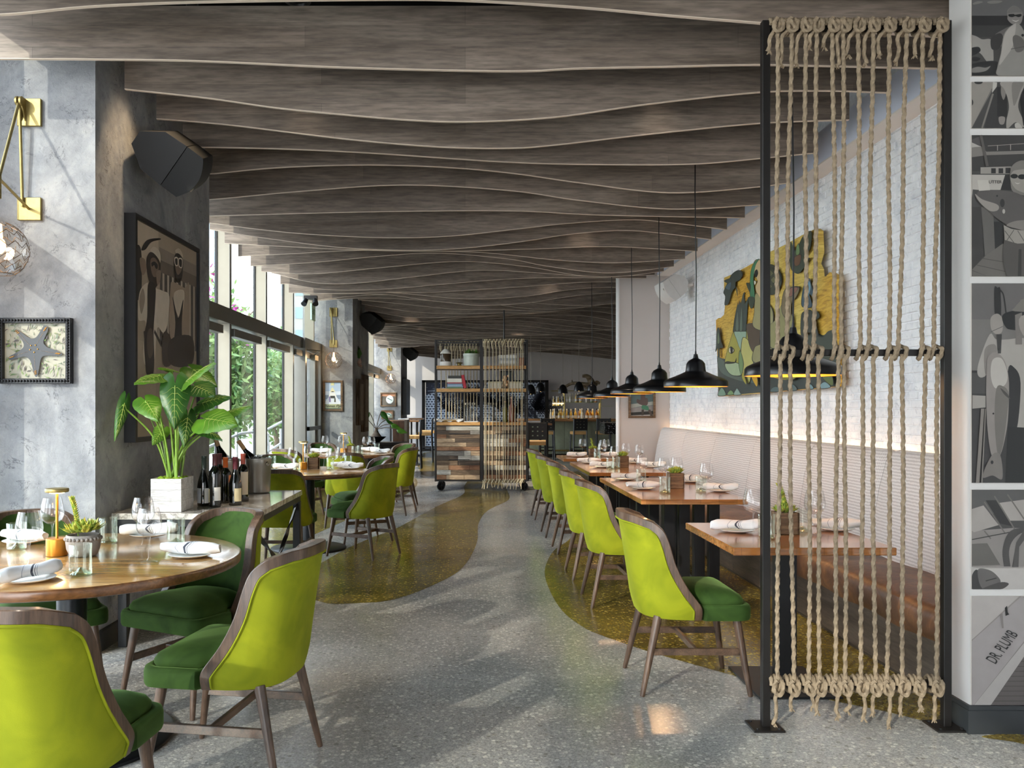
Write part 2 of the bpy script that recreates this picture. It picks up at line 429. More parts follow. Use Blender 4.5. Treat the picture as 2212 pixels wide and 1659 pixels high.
M['leaf'] = leafmat('elephant_ear_leaf', '3f6b1c', '6b9a2e')
M['leaf_dark'] = leafmat('elephant_ear_leaf_dark', '28501d', '41702a')
M['leaf_vein'] = leafmat('pale_leaf_vein', 'a5b95a', 'b8c66c')
M['stem'] = plain('green_stem', '7da03c', .4, var=.15)
M['tree_leaf'] = leafmat('outdoor_foliage', '5c7c3c', '93a86a', .35)
M['tree_leaf2'] = leafmat('outdoor_foliage_deep', '3f6a3a', '7c9c5c', .35)
M['blossom'] = plain('pink_blossom', 'b03a8c', .7)
M['trunk'] = plain('tree_bark', '6a5a4a', .9, var=.3, bump=.4)
M['lampblack'] = plain('satin_black_shade', '141416', .28, .2, var=.05)
M['lampgold'] = plain('warm_gold_shade_lining', 'd99a3a', .4, .35, var=.03)
M['bulb'] = emit('warm_bulb', (1, .62, .25, 1), 18)
M['filament'] = emit('warm_filament_bulb', (1, .62, .28, 1), 4)
M['led'] = emit('warm_led_strip', (1, .66, .36, 1), 5)
M['globe'] = glass('clear_glass_globe', (.985,.98,.97), .015, .22)
M['wire'] = plain('bronze_wire', '5b4632', .4, .7)
M['spk'] = plain('black_speaker_cabinet', '070709', .6, var=.2, scale=8)
M['spk_g'] = plain('black_speaker_grille', '101112', .7, var=.2, scale=200)
M['spkw'] = plain('white_speaker_cabinet', 'c9c6c2', .5, var=.03)
M['barwood'] = wood('bar_counter_wood', '6e4a2c', '9a6d42', 'b88a5c', .3, 0, .8, coat=.3)
M['shelfwood'] = wood('honey_pine_shelf', 'b58346', 'd09c5c', 'dfb279', .5, 0, 1.4)
# ================================================================== STRUCTURE
ZC = 3.8
fl = MB(); fl.box(-14, 8, -4, 30, -.1, 0); floor = struct('floor', fl, M['floor'])
def inlay(pts, k=8):
    P = catmull([onZ(x, y, 0) if not isinstance(x, str) else None for x, y in pts], k, True)
    mb = MB(); n = len(P)
    mb.add([(p.x, p.y, .0012) for p in P], [tuple(range(n))]); return mb
struct('floor_inlay', inlay([(700,1302),(770,1303),(850,1295),(940,1262),(1000,1225),(1030,1172),(1034,1130),(1055,1102),(1098,1080),(1097,1063),(1085,1045),(1060,1030),(1020,1033),(1003,1050),(1000,1068),(942,1095),(861,1139),(807,1160),(752,1184),(705,1210),(655,1240),(645,1275)], 7), M['olive'], parent=floor)
rp = [onZ(*p) for p in [(1232,1020),(1240,1050),(1252,1085),(1255,1125),(1231,1164),(1196,1190),(1177,1230),(1186,1272),(1215,1320),(1260,1355),(1300,1373),(1396,1406),(1511,1439),(1640,1475),(1766,1507),(1907,1536),(1996,1558),(2060,1573)]]
P = catmull(rp, 7); mb = MB(); pts = [(p.x, p.y, .0012) for p in P]+[(2.4, 3.6, .0012), (2.4, 18.2, .0012)]
mb.add(pts, [tuple(range(len(pts)))]); struct('floor_inlay', mb, M['olive'], parent=floor)
struct('floor_inlay', inlay([(560,1215),(640,1170),(685,1152),(752,1122),(830,1090),(900,1050),(880,1020),(800,1005),(700,1010),(600,1060),(540,1130)], 7), M['olive'], parent=floor)
struct('floor_inlay', inlay([(2120,1592),(2180,1585),(2212,1588),(2260,1600),(2260,1625),(2200,1605)], 6), M['olive'], parent=floor)
struct('floor_inlay', inlay([(905,985),(935,975),(965,985),(960,1010),(930,1030),(905,1015)], 6), M['olive'], parent=floor)

# ceiling plenum and baffles
c = MB(); c.box(-2.95, 8, -4, 28, ZC, ZC+.1); ceiling = struct('ceiling', c, M['black'])
BC = {  # bottom edge of each baffle as seen on its own plane
-1: [(0,33),(199,15),(450,5),(800,0),(1000,2),(1249,17),(1447,35),(1641,51),(1770,63),(2032,80)],
0: [(0,128),(398,132),(746,147),(1100,155),(1249,149),(1447,145),(1641,141),(1895,146),(2030,149)],
1: [(263,193),(448,213),(597,234),(746,249),(895,261),(1019,264),(1199,254),(1398,226),(1641,200),(1796,197),(1910,201)],
2: [(340,258),(497,271),(746,301),(945,318),(1100,321),(1199,314),(1398,291),(1641,267),(1830,260)],
3: [(404,318),(597,322),(796,331),(1100,351),(1298,356),(1497,355),(1641,343),(1753,332)],
4: [(457,376),(597,363),(771,357),(945,361),(1100,374),(1249,395),(1447,417),(1641,404),(1696,396)],
5: [(443,432),(646,414),(870,400),(1100,412),(1249,433),(1447,452),(1641,443)],
6: [(443,467),(800,458),(1100,456),(1298,465),(1604,471)],
7: [(443,481),(574,497.6),(694,508),(843,514),(977,510),(1136,493),(1226,483),(1362,475),(1452,482),(1565,496)],
8: [(452,496),(589,517),(738,535),(888,541),(1007,536),(1136,521),(1226,507),(1339,498),(1429,504),(1530,517)],
9: [(484,526),(619,533),(768,540),(947,543),(1158,538),(1316,533),(1503,543)],
10: [(514,554),(619,549),(783,541),(1000,544),(1090,550),(1203,562),(1328,568),(1477,560)],
11: [(541,575),(679,567),(828,553),(947,547),(1100,560),(1181,575),(1316,590),(1454,576)],
12: [(567,587),(679,591.6),(828,578),(992,565),(1136,576),(1249,595),(1339,597),(1434,586)],
13: [(589,590),(679,611),(768,612),(888,599),(1037,584),(1181,591),(1271,597),(1415,594)],
14: [(626,614),(709,626),(828,625),(947,615),(1100,603),(1226,600),(1397,601.5)],
15: [(646,633),(743,634),(843,631),(947,631),(1136,619),(1226,612),(1337,609)],
16: [(700,630),(843,632),(1007,646),(1136,640),(1226,627),(1337,621)],
17: [(717,635),(828,636),(917,648),(1000,657),(1037,660),(1136,655),(1337,632)]}
def baffle_Y(k): return 4.36+.5*k
rb = random.Random(3)
for k in range(-3, 44):
    Y = baffle_Y(k)
    # ends
    if 1 <= k <= 4: x0 = -1.93
    elif 14.2 < Y < 16.6: x0 = -1.80
    elif 23.2 < Y < 25.6: x0 = -1.62
    else: x0 = lx(2.62, Y)
    if k <= 0: x1 = 2.40
    elif k <= 14: x1 = 2.40
    else: x1 = 5.6
    if k < -1: cp = [(x0, 3.12), (-.5, 3.1), (1, 3.14), (x1, 3.08)]
    elif k in BC:
        s = F/Y; cp = [((x-VX)/s, H+(VY-y)/s) for x, y in BC[k]]
    else:
        ph = .62*(k-17); a = .085
        cp = [(x0+(x1-x0)*i/9., 3.05-.012*max(0, k-34)+(a+.03*(k > 34))*math.sin(1.25*(x0+(x1-x0)*i/9.)+1.9+ph)+.03*math.sin(2.3*i+ph*.7)) for i in range(10)]
    cp = sorted(cp)
    if cp[0][0] > x0: cp = [(x0, cp[0][1])]+cp
    if cp[-1][0] < x1: cp = cp+[(x1, cp[-1][1])]
    sm = catmull([(a, b, 0) for a, b in cp], 8)
    xs = [p.x for p in sm]; zs = [p.y for p in sm]
    N = 64; XX = [x0+(x1-x0)*i/N for i in range(N+1)]
    ZZ = list(np.interp(XX, xs, zs)); t = .009; zt = 3.40
    mb = MB(); ed = MB()
    for i in range(N):
        a, b = XX[i], XX[i+1]; za, zb = ZZ[i]+.003, ZZ[i+1]+.003
        mb.add([(a,Y-t,za),(b,Y-t,zb),(b,Y-t,zt),(a,Y-t,zt),(a,Y+t,za),(b,Y+t,zb),(b,Y+t,zt),(a,Y+t,zt)], [(0,1,2,3),(5,4,7,6),(3,2,6,7)]+([(4,0,3,7)] if i == 0 else [])+([(1,5,6,2)] if i == N-1 else []))
        e = .0035
        ed.add([(a,Y-t-.001,za-e),(b,Y-t-.001,zb-e),(b,Y-t-.001,zb),(a,Y-t-.001,za),(a,Y+t+.001,za-e),(b,Y+t+.001,zb-e),(b,Y+t+.001,zb),(a,Y+t+.001,za)], [(0,1,2,3),(5,4,7,6),(1,0,4,5),(3,2,6,7)])
    o = mb.build('baffle', M['baffle'], ceiling, 30, merge=True)
    ed.build('edge_band', M['edge'], o, 30, merge=True)
# ---- left columns (wall angle LW)
def col_block(a0, a1, Y0, Y1, z0, z1, mb):
    vs = []
    for z in (z0, z1):
        vs += [(lx(a0, Y0), Y0, z), (lx(a1, Y0), Y0, z), (lx(a1, Y1), Y1, z), (lx(a0, Y1), Y1, z)]
    mb.add(vs, [(0,3,2,1),(4,5,6,7),(0,1,5,4),(1,2,6,5),(2,3,7,6),(3,0,4,7)])
for i, (Y0, Y1) in enumerate(((4.72, 6.72), (14.4, 16.4), (23.4, 25.4))):
    mb = MB(); col_block(2.95, 2.11, Y0, Y1, 0, ZC, mb); cc_ = struct('column', mb, M['plaster'])
    mb = MB(); col_block(2.7, 2.095, Y0-.015, Y1+.015, 0, .11, mb); col_block(2.7, 2.099, Y0-.011, Y1+.011, .11, .118, mb); struct('baseboard_column', mb, M['skirting'])
# ---- glazing
def glazing(n, Ya, Yb, mull):
    root = snode('window_%d' % n)
    ai, ag = 2.68, 2.83          # inner plane, glass plane
    for Y in mull:
        mb = MB(); col_block(ag, ai, Y-.03, Y+.03, 0, 3.7, mb); mb.build('mullion', M['alu'], root, 30)
        mb = MB(); col_block(ai+.001, ai-.006, Y-.034, Y+.034, 0, 3.7, mb); mb.build('mullion_cap', M['alu_dark'], root, 30)
        mb = MB(); col_block(ag+.004, ag-.02, Y-.045, Y+.045, 0, 3.7, mb); mb.build('gasket', M['gasket'], root, 30)
    mb = MB(); col_block(ag, ai-.02, Ya, Yb, 2.26, 2.42, mb); mb.build('transom', M['alu_dark'], root, 30)
    mb = MB(); col_block(ag, ai, Ya, Yb, 3.55, ZC, mb); col_block(ag, ai, Ya, Yb, 0, .12, mb); mb.build('rail', M['alu_dark'], root, 30)
    ys = [Ya]+list(mull)+[Yb]
    for a, b in zip(ys[:-1], ys[1:]):
        if b-a < .2: continue
        mb = MB(); col_block(ai+.06, ai-.035, a+.06, b-.06-.30*(b-a > 1), 2.13, 2.215, mb); mb.build('blind_cassette', M['alu_dark'], root, 30)
        for z0, z1 in ((.12, 2.26), (2.42, 3.55)):
            mb = MB(); mb.add([(lx(ag,a+.04), a+.04, z0), (lx(ag,b-.04), b-.04, z0), (lx(ag,b-.04), b-.04, z1), (lx(ag,a+.04), a+.04, z1)], [(0,1,2,3)]); mb.build('pane', M['pane'], root, 30)
    return root
glazing(1, -3.8, 4.72, [-1.81+1.58*i for i in range(5)])
g2 = glazing(2, 6.72, 12.98, [7.67, 9.25, 10.83, 12.41])
g3 = glazing(3, 16.4, 23.4, [17.2+1.58*i for i in range(4)])
g4 = glazing(4, 25.4, 28.0, [26.4])
# door beside second column
d = snode('door_1')
mb = MB()
for a, b in ((12.98, 13.10), (14.24, 14.4)): col_block(2.80, 2.62, a, b, 0, 2.42, mb)
col_block(2.80, 2.62, 13.0, 14.4, 2.26, 2.42, mb); mb.build('door_frame', M['alu_dark'], d)
mb = MB()
for a, b in ((13.12, 13.22), (14.12, 14.22)): col_block(2.74, 2.69, a, b, .02, 2.24, mb)
col_block(2.74, 2.69, 13.12, 14.22, 2.14, 2.24, mb); col_block(2.74, 2.69, 13.12, 14.22, .02, .25, mb)
lf = mb.build('door_leaf', M['alu_dark'], d)
mb = MB(); col_block(2.69, 2.60, 13.16, 13.24, 1.0, 1.06, mb); col_block(2.62, 2.59, 13.16, 14.18, 1.0, 1.06, mb); mb.build('push_bar', M['steel'], lf)
mb = MB(); col_block(2.69, 2.62, 13.75, 14.05, 2.12, 2.20, mb); mb.tube([(lx(2.64,13.8),13.8,2.2),(lx(2.5,13.5),13.5,2.25),(lx(2.66,13.3),13.3,2.26)], .012); mb.build('door_closer', M['alu'], lf)
mb = MB(); col_block(2.72, 2.715, 13.2, 14.14, .25, 2.14, mb); mb.build('door_glass', M['pane'], lf)
mb = MB(); col_block(2.83, 2.68, 12.98, 14.4, 3.5, ZC, mb); mb.build('header', M['alu_dark'], d)
mb = MB(); col_block(2.832, 2.828, 13.0, 14.4, 2.42, 3.5, mb); mb.build('pane', M['pane'], d)
mb = MB(); col_block(2.83, 2.68, 13.96, 14.02, 2.42, 3.5, mb); mb.build('mullion', M['alu'], d)

# ---- right side: brick wall, ledge, wing wall, photo pier, back wall
XW = 2.75
mb = MB(); mb.box(XW+.012, XW+.25, 3.72, 11.56, 0, 3.8); wr = struct('wall_right', mb, M['mortar'])
BH, BL = .0535, .142
bm_ = []
rbk = random.Random(11)
z = .98; r = 0; bricks = []
while z < 3.13:
    y = 3.72+(0 if r % 2 else -.071)
    while y < 11.55:
        y0 = max(y+.002, 3.73); y1 = min(y+BL-.003, 11.55)
        if y1-y0 > .02: bricks.append((y0, y1, z+.002, min(z+BH-.003, 3.138)))
        y += BL
    z += BH; r += 1
def big(b):
    ym = (b[0]+b[1])/2; px = VX+XW*F/ym; py = VY-((b[2]+b[3])/2-H)*F/ym
    return -1 if px > 2035 or py < -20 else (b[1]-b[0])*(b[3]-b[2])/ym**3
bricks.sort(key=big, reverse=True)
def brick_geo(mb, b):
    j = [rbk.uniform(-.0015, .0015) for _ in range(6)]; p = rbk.uniform(.004, .013); q = .0035
    y0, y1, z0, z1 = b[0]+j[0], b[1]+j[1], b[2]+j[2]*.6, b[3]+j[3]*.6
    X0 = XW+.012; X1 = XW+.012-p
    mb.add([(X0,y0,z0),(X0,y1,z0),(X0,y1,z1),(X0,y0,z1),(X1,y0+q,z0+q),(X1+j[4],y1-q,z0+q),(X1+j[5],y1-q,z1-q),(X1,y0+q,z1-q)],
           [(4,7,6,5),(0,4,5,1),(1,5,6,2),(2,6,7,3),(3,7,4,0)])
for b in bricks[:290]:
    mb = MB(); brick_geo(mb, b); mb.build('brick', M['brick'], wr, None)
mb = MB()
for b in bricks[290:]: brick_geo(mb, b)
mb.build('brick_courses', M['brick'], wr, None, kind='stuff')
mb = MB(); mb.box(2.59, XW+.2, 3.72, 11.56, 3.14, 3.375); struct('trim_1', mb, M['blue_white'])
mb = MB(); mb.box(2.588, XW+.1, 3.72, 11.56, 3.132, 3.142); struct('trim_2', mb, M['cream'])
mb = MB(); mb.box(2.075, 3.4, 11.56, 11.70, 0, 3.8); struct('wall_wing', mb, M['warmwall'])
mb = MB(); mb.box(2.06, 2.078, 11.545, 11.715, 0, 3.8); struct('trim_3', mb, M['white'])
mb = MB(); mb.box(2.11, 3.4, 3.58, 3.735, 0, 3.8); struct('wall_photo_pier', mb, plain('pier_paint', 'c6c3bf', .6, var=.02, scale=3))
mb = MB(); mb.box(2.092, 3.4, 3.562, 3.752, 0, .098); mb.box(2.097, 3.4, 3.567, 3.747, .098, .116); struct('baseboard_right', mb, M['skirting'])
mb = MB(); mb.box(3.3, 3.5, -4, 3.58, 0, 3.8); struct('wall_right_front', mb, M['white'])
mb = MB(); mb.box(6.6, 6.8, 11.7, 28, 0, 3.8); struct('wall_bar_side', mb, M['warmwall'])
mb = MB(); mb.box(3.3, 6.8, 11.56, 11.7, 0, 3.8); struct('wall_bar_front', mb, M['warmwall'])
mb = MB(); mb.box(-3.0, 6.8, 27.6, 27.8, 0, 3.8); struct('wall_back', mb, M['warmwall'])
mb = MB(); mb.box(-2.95, 3.5, -4.0, -3.9, 3.3, 3.9); struct('trim_4', mb, M['alu_dark'])
mb = MB(); mb.box(-.6, 3.5, -4.0, -3.85, 0, 3.8); struct('wall_daylight_block', mb, M['white'])  # unseen partial wall, added to cut the daylight from behind the camera

# ---- outside the windows
mb = MB(); mb.box(-60, -14, -10, 160, -.4, -.05); mb.box(-14,8,30,160,-.4,-.05); struct('ground_outside', mb, plain('pale_pavement', '8a867e', .8, var=.06, scale=1))
def tree(name, label, x, y, h, r, n, mats, trunk_h, seed, cat='tree', group=None, blossom=0):
    rr = random.Random(seed); t = thing(name, label, cat, (x, y, 0), 0, group)
    mb = MB(); mb.tube([(0,0,-.05),(.05,.02,trunk_h*.6),(-.04,.05,trunk_h),(.03,0,h*.7)], [.09,.07,.06,.02], 8)
    for i in range(7):
        a = rr.uniform(0, 6.3); z = rr.uniform(trunk_h*.8, h*.6)
        mb.tube([(0,0,z),(math.cos(a)*r*.4, math.sin(a)*r*.4, z+.4),(math.cos(a)*r*.75, math.sin(a)*r*.75, z+.8)], [.04,.025,.01], 5)
    mb.build('trunk', M['trunk'], t)
    mb = MB(); cl = []
    for i in range(26):
        while True:
            p = Vector((rr.uniform(-1,1), rr.uniform(-1,1), rr.uniform(-1,1)))
            if p.length < 1: break
        cl.append((p, rr.uniform(.28, .5)))
    for i in range(n):
        cpt, cr = rr.choice(cl); q = Vector((rr.gauss(0,1), rr.gauss(0,1), rr.gauss(0,1))).normalized()*cr*rr.uniform(.5,1)
        p = cpt*.72+q; ctr = Vector((p.x*r, p.y*r, trunk_h*.15+(h-trunk_h*.15)*(p.z+1.1)/2.2))
        d1 = Vector((rr.gauss(0,1), rr.gauss(0,1), rr.gauss(0,1)-.3)).normalized(); d2 = d1.orthogonal().normalized()
        l = rr.uniform(.06, .12)
        mm = 1 if rr.random() < .35 else 0
        if blossom and rr.random() < blossom*(max(0, p.z)**2): mm = 2
        mb.add([ctr-d1*l, ctr-d2*l*.38, ctr+d1*l, ctr+d2*l*.38], [(0,1,2,3)], mm)
    f = mb.build('foliage', mats, t, None, kind='stuff'); return t
TM = [M['tree_leaf'], M['tree_leaf2'], M['blossom']]
tree('street_tree', 'tall pale-green street tree with pink blossom outside the wide second window bay', -4.7, 13.6, 3.7, 1.0, 6500, TM, .9, 1, blossom=.5)
tree('street_tree', 'leafy tree with pink blossom tips outside the third window bay', -5.3, 18.2, 4.6, 1.3, 6500, TM, 1.0, 2, blossom=.6)
tree('street_tree', 'dense green tree close outside the glass door by the second column', -5.0, 22.5, 3.6, 1.4, 6000, TM, .8, 3)
tree('street_tree', 'leafy tree partly hidden by the near column, outside the first window bay', -5.4, 10.6, 3.0, 1.1, 5000, TM, .8, 4)
tree('street_tree', 'farthest green tree outside, beyond the third column', -6.2, 31, 4.5, 1.9, 5000, TM, 1.0, 5)
# white ramp railing outside
rl = thing('ramp_railing', 'white tubular ramp railing outside the windows', 'railing', (0, 0, 0))
M['railw'] = plain('white_tube_paint', 'dcdcda', .5)
P0, P1 = Vector((-3.2, 9.0, 0)), Vector((-3.35, 17.5, 0))
for i in range(9):
    p = P0.lerp(P1, i/8); mb = MB(); mb.cyl((p.x, p.y, -.05), (p.x, p.y, 1.0+.08*math.sin(i)), .022, n=8); mb.build('post', M['railw'], rl)
for k, z in enumerate((.35, .6, .98)):
    mb = MB(); mb.tube([(P0.x, P0.y, z-.25), (P0.lerp(P1,.4).x, P0.lerp(P1,.4).y, z), (P0.lerp(P1,.6).x, P0.lerp(P1,.6).y, z), (P1.x, P1.y, z+.3)], .022, 8); mb.build('rail', M['railw'], rl)
for i, (x, y, wdt, hh) in enumerate(((-32, 95, 9, 34), (-22, 120, 8, 26))):
    b = thing('tower_block', ('tall pale tower block with banded windows far outside', 'lower pale tower block behind the tall one far outside')[i], 'building', (x, y, 0))
    mb = MB(); mb.box(-wdt/2, wdt/2, 0, wdt, 0, hh); mb.build('wall', plain('tower_wall%d' % i, 'a29e96', .8), b)
    for k in range(int(hh/3.2)):
        for j in range(4):
            mb = MB(); mb.box(-wdt/2+wdt*(j+.12)/4, -wdt/2+wdt*(j+.88)/4, -.08, .02, 3.2*k+1, 3.2*k+2.6); mb.build('window', M['pane'] if False else M['towerglass'] if 'towerglass' in M else M.setdefault('towerglass', plain('tower_glass', '7f97a8', .2)), b, None)
# ================================================================== CHAIRS
def interp(x, pts):
    for (a, b), (c_, d_) in zip(pts[:-1], pts[1:]):
        if x <= c_: return b+(d_-b)*max(0, (x-a))/(c_-a)
    return pts[-1][1]
def make_chair():
    t = thing('dining_chair', 'x', 'chair')
    W, p = .255, .7
    rim = [(-.25,.853),(-.2,.845),(-.128,.818),(-.087,.778),(-.070,.716),(-.058,.615),(-.026,.52),(.02,.44),(.029,.41),(.030,.362)]
    sm = catmull([(a, b, 0) for a, b in rim[2:]], 5)
    S = []
    for i in range(9):
        ph = math.radians(60*i/9); y = .03-.28*max(0, math.cos(ph))**p; S.append((ph, y, interp(y, rim)))
    for q in sm:
        cv = max(0, min(1, (.03-q.x)/.28)); ph = math.acos(min(1, cv**(1/p))); S.append((ph, q.x, q.y))
    full = [(-a, b, c_) for a, b, c_ in S[::-1]]+S[1:]
    def plan(ph, y): return Vector((math.copysign(W*abs(math.sin(ph))**p, ph), y, 0))
    PL = [plan(a, b) for a, b, c_ in full]
    NR = []
    for i in range(len(PL)):
        a = PL[max(0, i-1)]; b = PL[min(len(PL)-1, i+1)]; d = (b-a).normalized() if (b-a).length > 1e-6 else Vector((0,1 if PL[i].x > 0 else -1,0)); NR.append(Vector((d.y, -d.x, 0)))
    for i in range(len(PL)):
        if abs(full[i][0]) > math.radians(84): NR[i] = Vector((math.copysign(1, full[i][0]), 0, 0))
    def P3(i, z, off=0.):
        q = PL[i]-NR[i]*off
        k = max(0, z-.41)
        sx = 1-.17*k/.44
        ins = max(0, (.45-z)/.09)**2*.018
        q2 = q-NR[i]*ins
        return Vector((q2.x*sx, q2.y-.14*k-.05*k*k, z))
    n = len(full); rows = 12
    out = MB(); inn = MB()
    G = [[P3(i, .362+(full[i][2]-.004-.362)*j/rows) for i in range(n)] for j in range(rows+1)]
    G2 = [[P3(i, .362+(full[i][2]-.004-.362)*j/rows, .034) for i in range(n)] for j in range(rows+1)]
    out.grid(G); inn.grid(G2, flip=True)
    out.build('outer_back', M['lime'], t, 60); inn.build('inner_back', M['green'], t, 60)
    # wooden rim and piping
    RP = [P3(i, full[i][2]) for i in range(n)]
    wd = MB(); secs = []; pipe = []; pin = []
    for i in range(n):
        a = RP[max(0, i-1)]; b = RP[min(n-1, i+1)]; T = (b-a).normalized(); N = NR[i]
        q = T.cross(N); q.normalize()
        if i < 1 or i > n-2: q = Vector((0,-1,0)) if False else q
        base = RP[i]
        hw = .036
        secs.append([base+N*.004+q*.003, base+N*.001, base-N*.034, base-N*.037+q*.003, base-N*.037+q*hw, base+N*.004+q*hw])
        pipe.append(base+N*.003+q*(hw+.005)); pin.append(base-N*.036+q*(hw+.004))
    vs = [v for s_ in secs for v in s_]; k = 6
    fs = [(i*k+j, i*k+(j+1) % k, (i+1)*k+(j+1) % k, (i+1)*k+j) for i in range(n-1) for j in range(k)]
    fs += [tuple(range(k)), tuple((n-1)*k+j for j in range(k))]
    wd.add(vs, fs); wd.build('rim', M['walnut'], t, 40)
    mb = MB(); mb.tube(pipe[1:-1], .0042, 6); mb.build('piping', M['lime'], t, 60)
    # underside closing pan
    # seat
    def outline(sc, z, n_=40):
        pts = []
        cs = [(.25, .27, .055), (-.25, .27, .055)]
        for c0, a0 in (((.25-.06, .27-.06), 0), ((-.25+.06, .27-.06), 90)):
            for j in range(7):
                an = math.radians(a0+90*j/6); pts.append((c0[0]+.06*math.cos(an), c0[1]+.06*math.sin(an)))
        pts += [(-.25, .05), (-.218, .03)]
        for j in range(9):
            ph = math.radians(-84+168*j/8); pts.append((W*.86*math.copysign(abs(math.sin(ph))**.7, ph), .03-.235*math.cos(ph)**.7))
        pts += [(.218, .03), (.25, .05)]
        cx, cy = 0, .03
        return [Vector((cx+(x-cx)*sc, cy+(y-cy)*sc, z)) for x, y in pts]
    def loft(layers):
        mb = MB(); k = len(layers[0]); vs = [v for L in layers for v in L]
        fs = [(i*k+j, i*k+(j+1) % k, (i+1)*k+(j+1) % k, (i+1)*k+j) for i in range(len(layers)-1) for j in range(k)]
        fs += [tuple(range(k))[::-1], tuple((len(layers)-1)*k+j for j in range(k))]
        return mb.add(vs, fs)
    loft([outline(.95, .358), outline(.985, .361), outline(1, .372), outline(1, .412), outline(.985, .427), outline(.95, .432), outline(.90, .430), outline(.87, .422)]).build('seat', M['green'], t, 50)
    loft([outline(.86, .420), outline(.885, .434), outline(.885, .448), outline(.84, .466), outline(.68, .487), outline(.42, .498), outline(.12, .502)]).build('seat_cushion', M['green'], t, 70)
    # legs
    feet = {}
    for sx in (-1, 1):
        for sy in (-1, 1):
            top = Vector((sx*.185, (.205 if sy > 0 else -.165), .37)); ft = Vector((sx*.222, (.262 if sy > 0 else -.248), 0))
            mb = MB(); mb.tube([ft, ft.lerp(top, .03), top], [.0105, .012, .021], 14); mb.build('leg', M['walnut'], t); feet[(sx, sy)] = (top, ft)
    zs = .205
    def at(sx, sy): a, b = feet[(sx, sy)]; return b.lerp(a, zs/.37)
    st = []
    for sx in (-1, 1):
        a, b = at(sx, -1), at(sx, 1); d = (b-a).normalized()
        mb = MB(); 
        M4 = Matrix.Translation((a+b)/2) @ Matrix.Rotation(math.atan2(d.y, d.x), 4, 'Z'); L = (b-a).length/2-.006
        mb.cbox(-L, L, -.009, .009, -.016, .016, .002); mb.xf(M4); mb.build('side_stretcher', M['walnut_x'], t); st.append((a+b)/2)
    mb = MB(); a, b = st; mb.cbox(a.x+.009, b.x-.009, a.y-.009, a.y+.009, zs-.014, zs+.014, .002); mb.build('cross_stretcher', M['walnut_x'], t)
    return t
CH = Kind(make_chair())
def chair(x, y, dx, dy, label, group):
    return CH.put((x, y, 0), math.atan2(-dx, dy), label, group)
GA, GB, GC, GW = 'chairs around the front round table', 'chairs around the middle round table', 'chairs around the farthest round table', 'chairs along the banquette tables'
chair(-1.21, 2.47, .10, 1, 'lime and green chair cut off at the lower left corner, back to the viewer', GA)
chair(-.864, 3.26, -.985, .17, 'nearest lime-backed green chair at the aisle side of the front round table', GA)
chair(-1.262, 4.055, -.46, -.888, 'green chair turned seat-first between front round table and marble console', GA)
chair(-2.0, 4.02, .62, -.78, 'green chair by the textured column behind the front round table', GA)
chair(-.93, 7.90, -.88, .47, 'lime-backed chair at the aisle side of the middle round table', GB)
chair(-1.06, 8.80, -.90, -.43, 'green chair just behind the aisle chair of the middle round table', GB)
chair(-1.56, 7.33, .03, 1, 'lime chair seen from behind beyond the marble console end', GB)
chair(-1.95, 9.05, .45, -.89, 'green chair at the window side of the middle round table', GB)
chair(-1.36, 9.55+.35, .0, 1, 'lime chair seen square from behind between middle and farthest round tables', GC)
chair(-.93, 11.0, -.97, .24, 'lime-backed chair at the aisle side of the farthest round table', GC)
chair(-1.0, 11.95, -.7, -.71, 'green chair with pale rim at the far aisle side of the farthest round table', GC)
chair(-1.98, 12.1, .4, -.9, 'green chair at the far window side of the farthest round table', GC)
chair(-2.12, 10.75, .5, .86, 'lime chair at the near window side of the farthest round table', GC)
chair(1.08, 4.25, 1, 0.0, 'nearest lime chair facing the banquette, beside the rope screen', GW)
for i, (Y, x) in enumerate(((6.02, 1.10), (6.95, 1.09), (8.15, 1.10), (9.15, 1.08), (10.55, 1.08))):
    chair(x, Y, 1, .02, ('second lime chair from the rope screen in the banquette row', 'third lime chair from the rope screen in the banquette row', 'fourth lime chair from the rope screen in the banquette row', 'fifth lime chair from the rope screen in the banquette row', 'farthest lime chair of the banquette row, by the rolling shelf')[i], GW)

# ================================================================== TABLES
def round_table(x, y, r, label, rb=.36):
    t = thing('round_table', label, 'table', (x, y, 0), 0, 'round dining tables')
    mb = MB(); mb.lathe([(r-.012,.708),(r-.003,.712),(r,.72),(r,.742),(r-.004,.748)], 96); mb.build('table_edge', M['tedge'], t, 40)
    mb = MB(); mb.lathe([(r-.004,.745),(r-.004,.748),(r-.012,.75)], 96); mb.build('tabletop', M['tabletop'], t, 40)
    mb = MB(); mb.cyl((0,0,.02), (0,0,.708), .058, n=32); mb.build('pedestal', M['iron'], t)
    mb = MB(); mb.lathe([(rb,0),(rb,.012),(rb-.01,.018),(.09,.024),(.062,.03)], 64); mb.build('base_plate', M['iron'], t, 30)
    mb = MB(); mb.box(-.28, .28, -.03, .03, .69, .708); mb.box(-.03, .03, -.28, .28, .69, .708); mb.build('top_bracket', M['iron'], t)
    return t
round_table(-1.608, 3.50, .67, 'large round oak table nearest the viewer with black pedestal', .40)
round_table(-1.51, 8.26, .60, 'middle round oak table beyond the marble console')
round_table(-1.54, 11.4, .60, 'farthest round oak table by the second column')
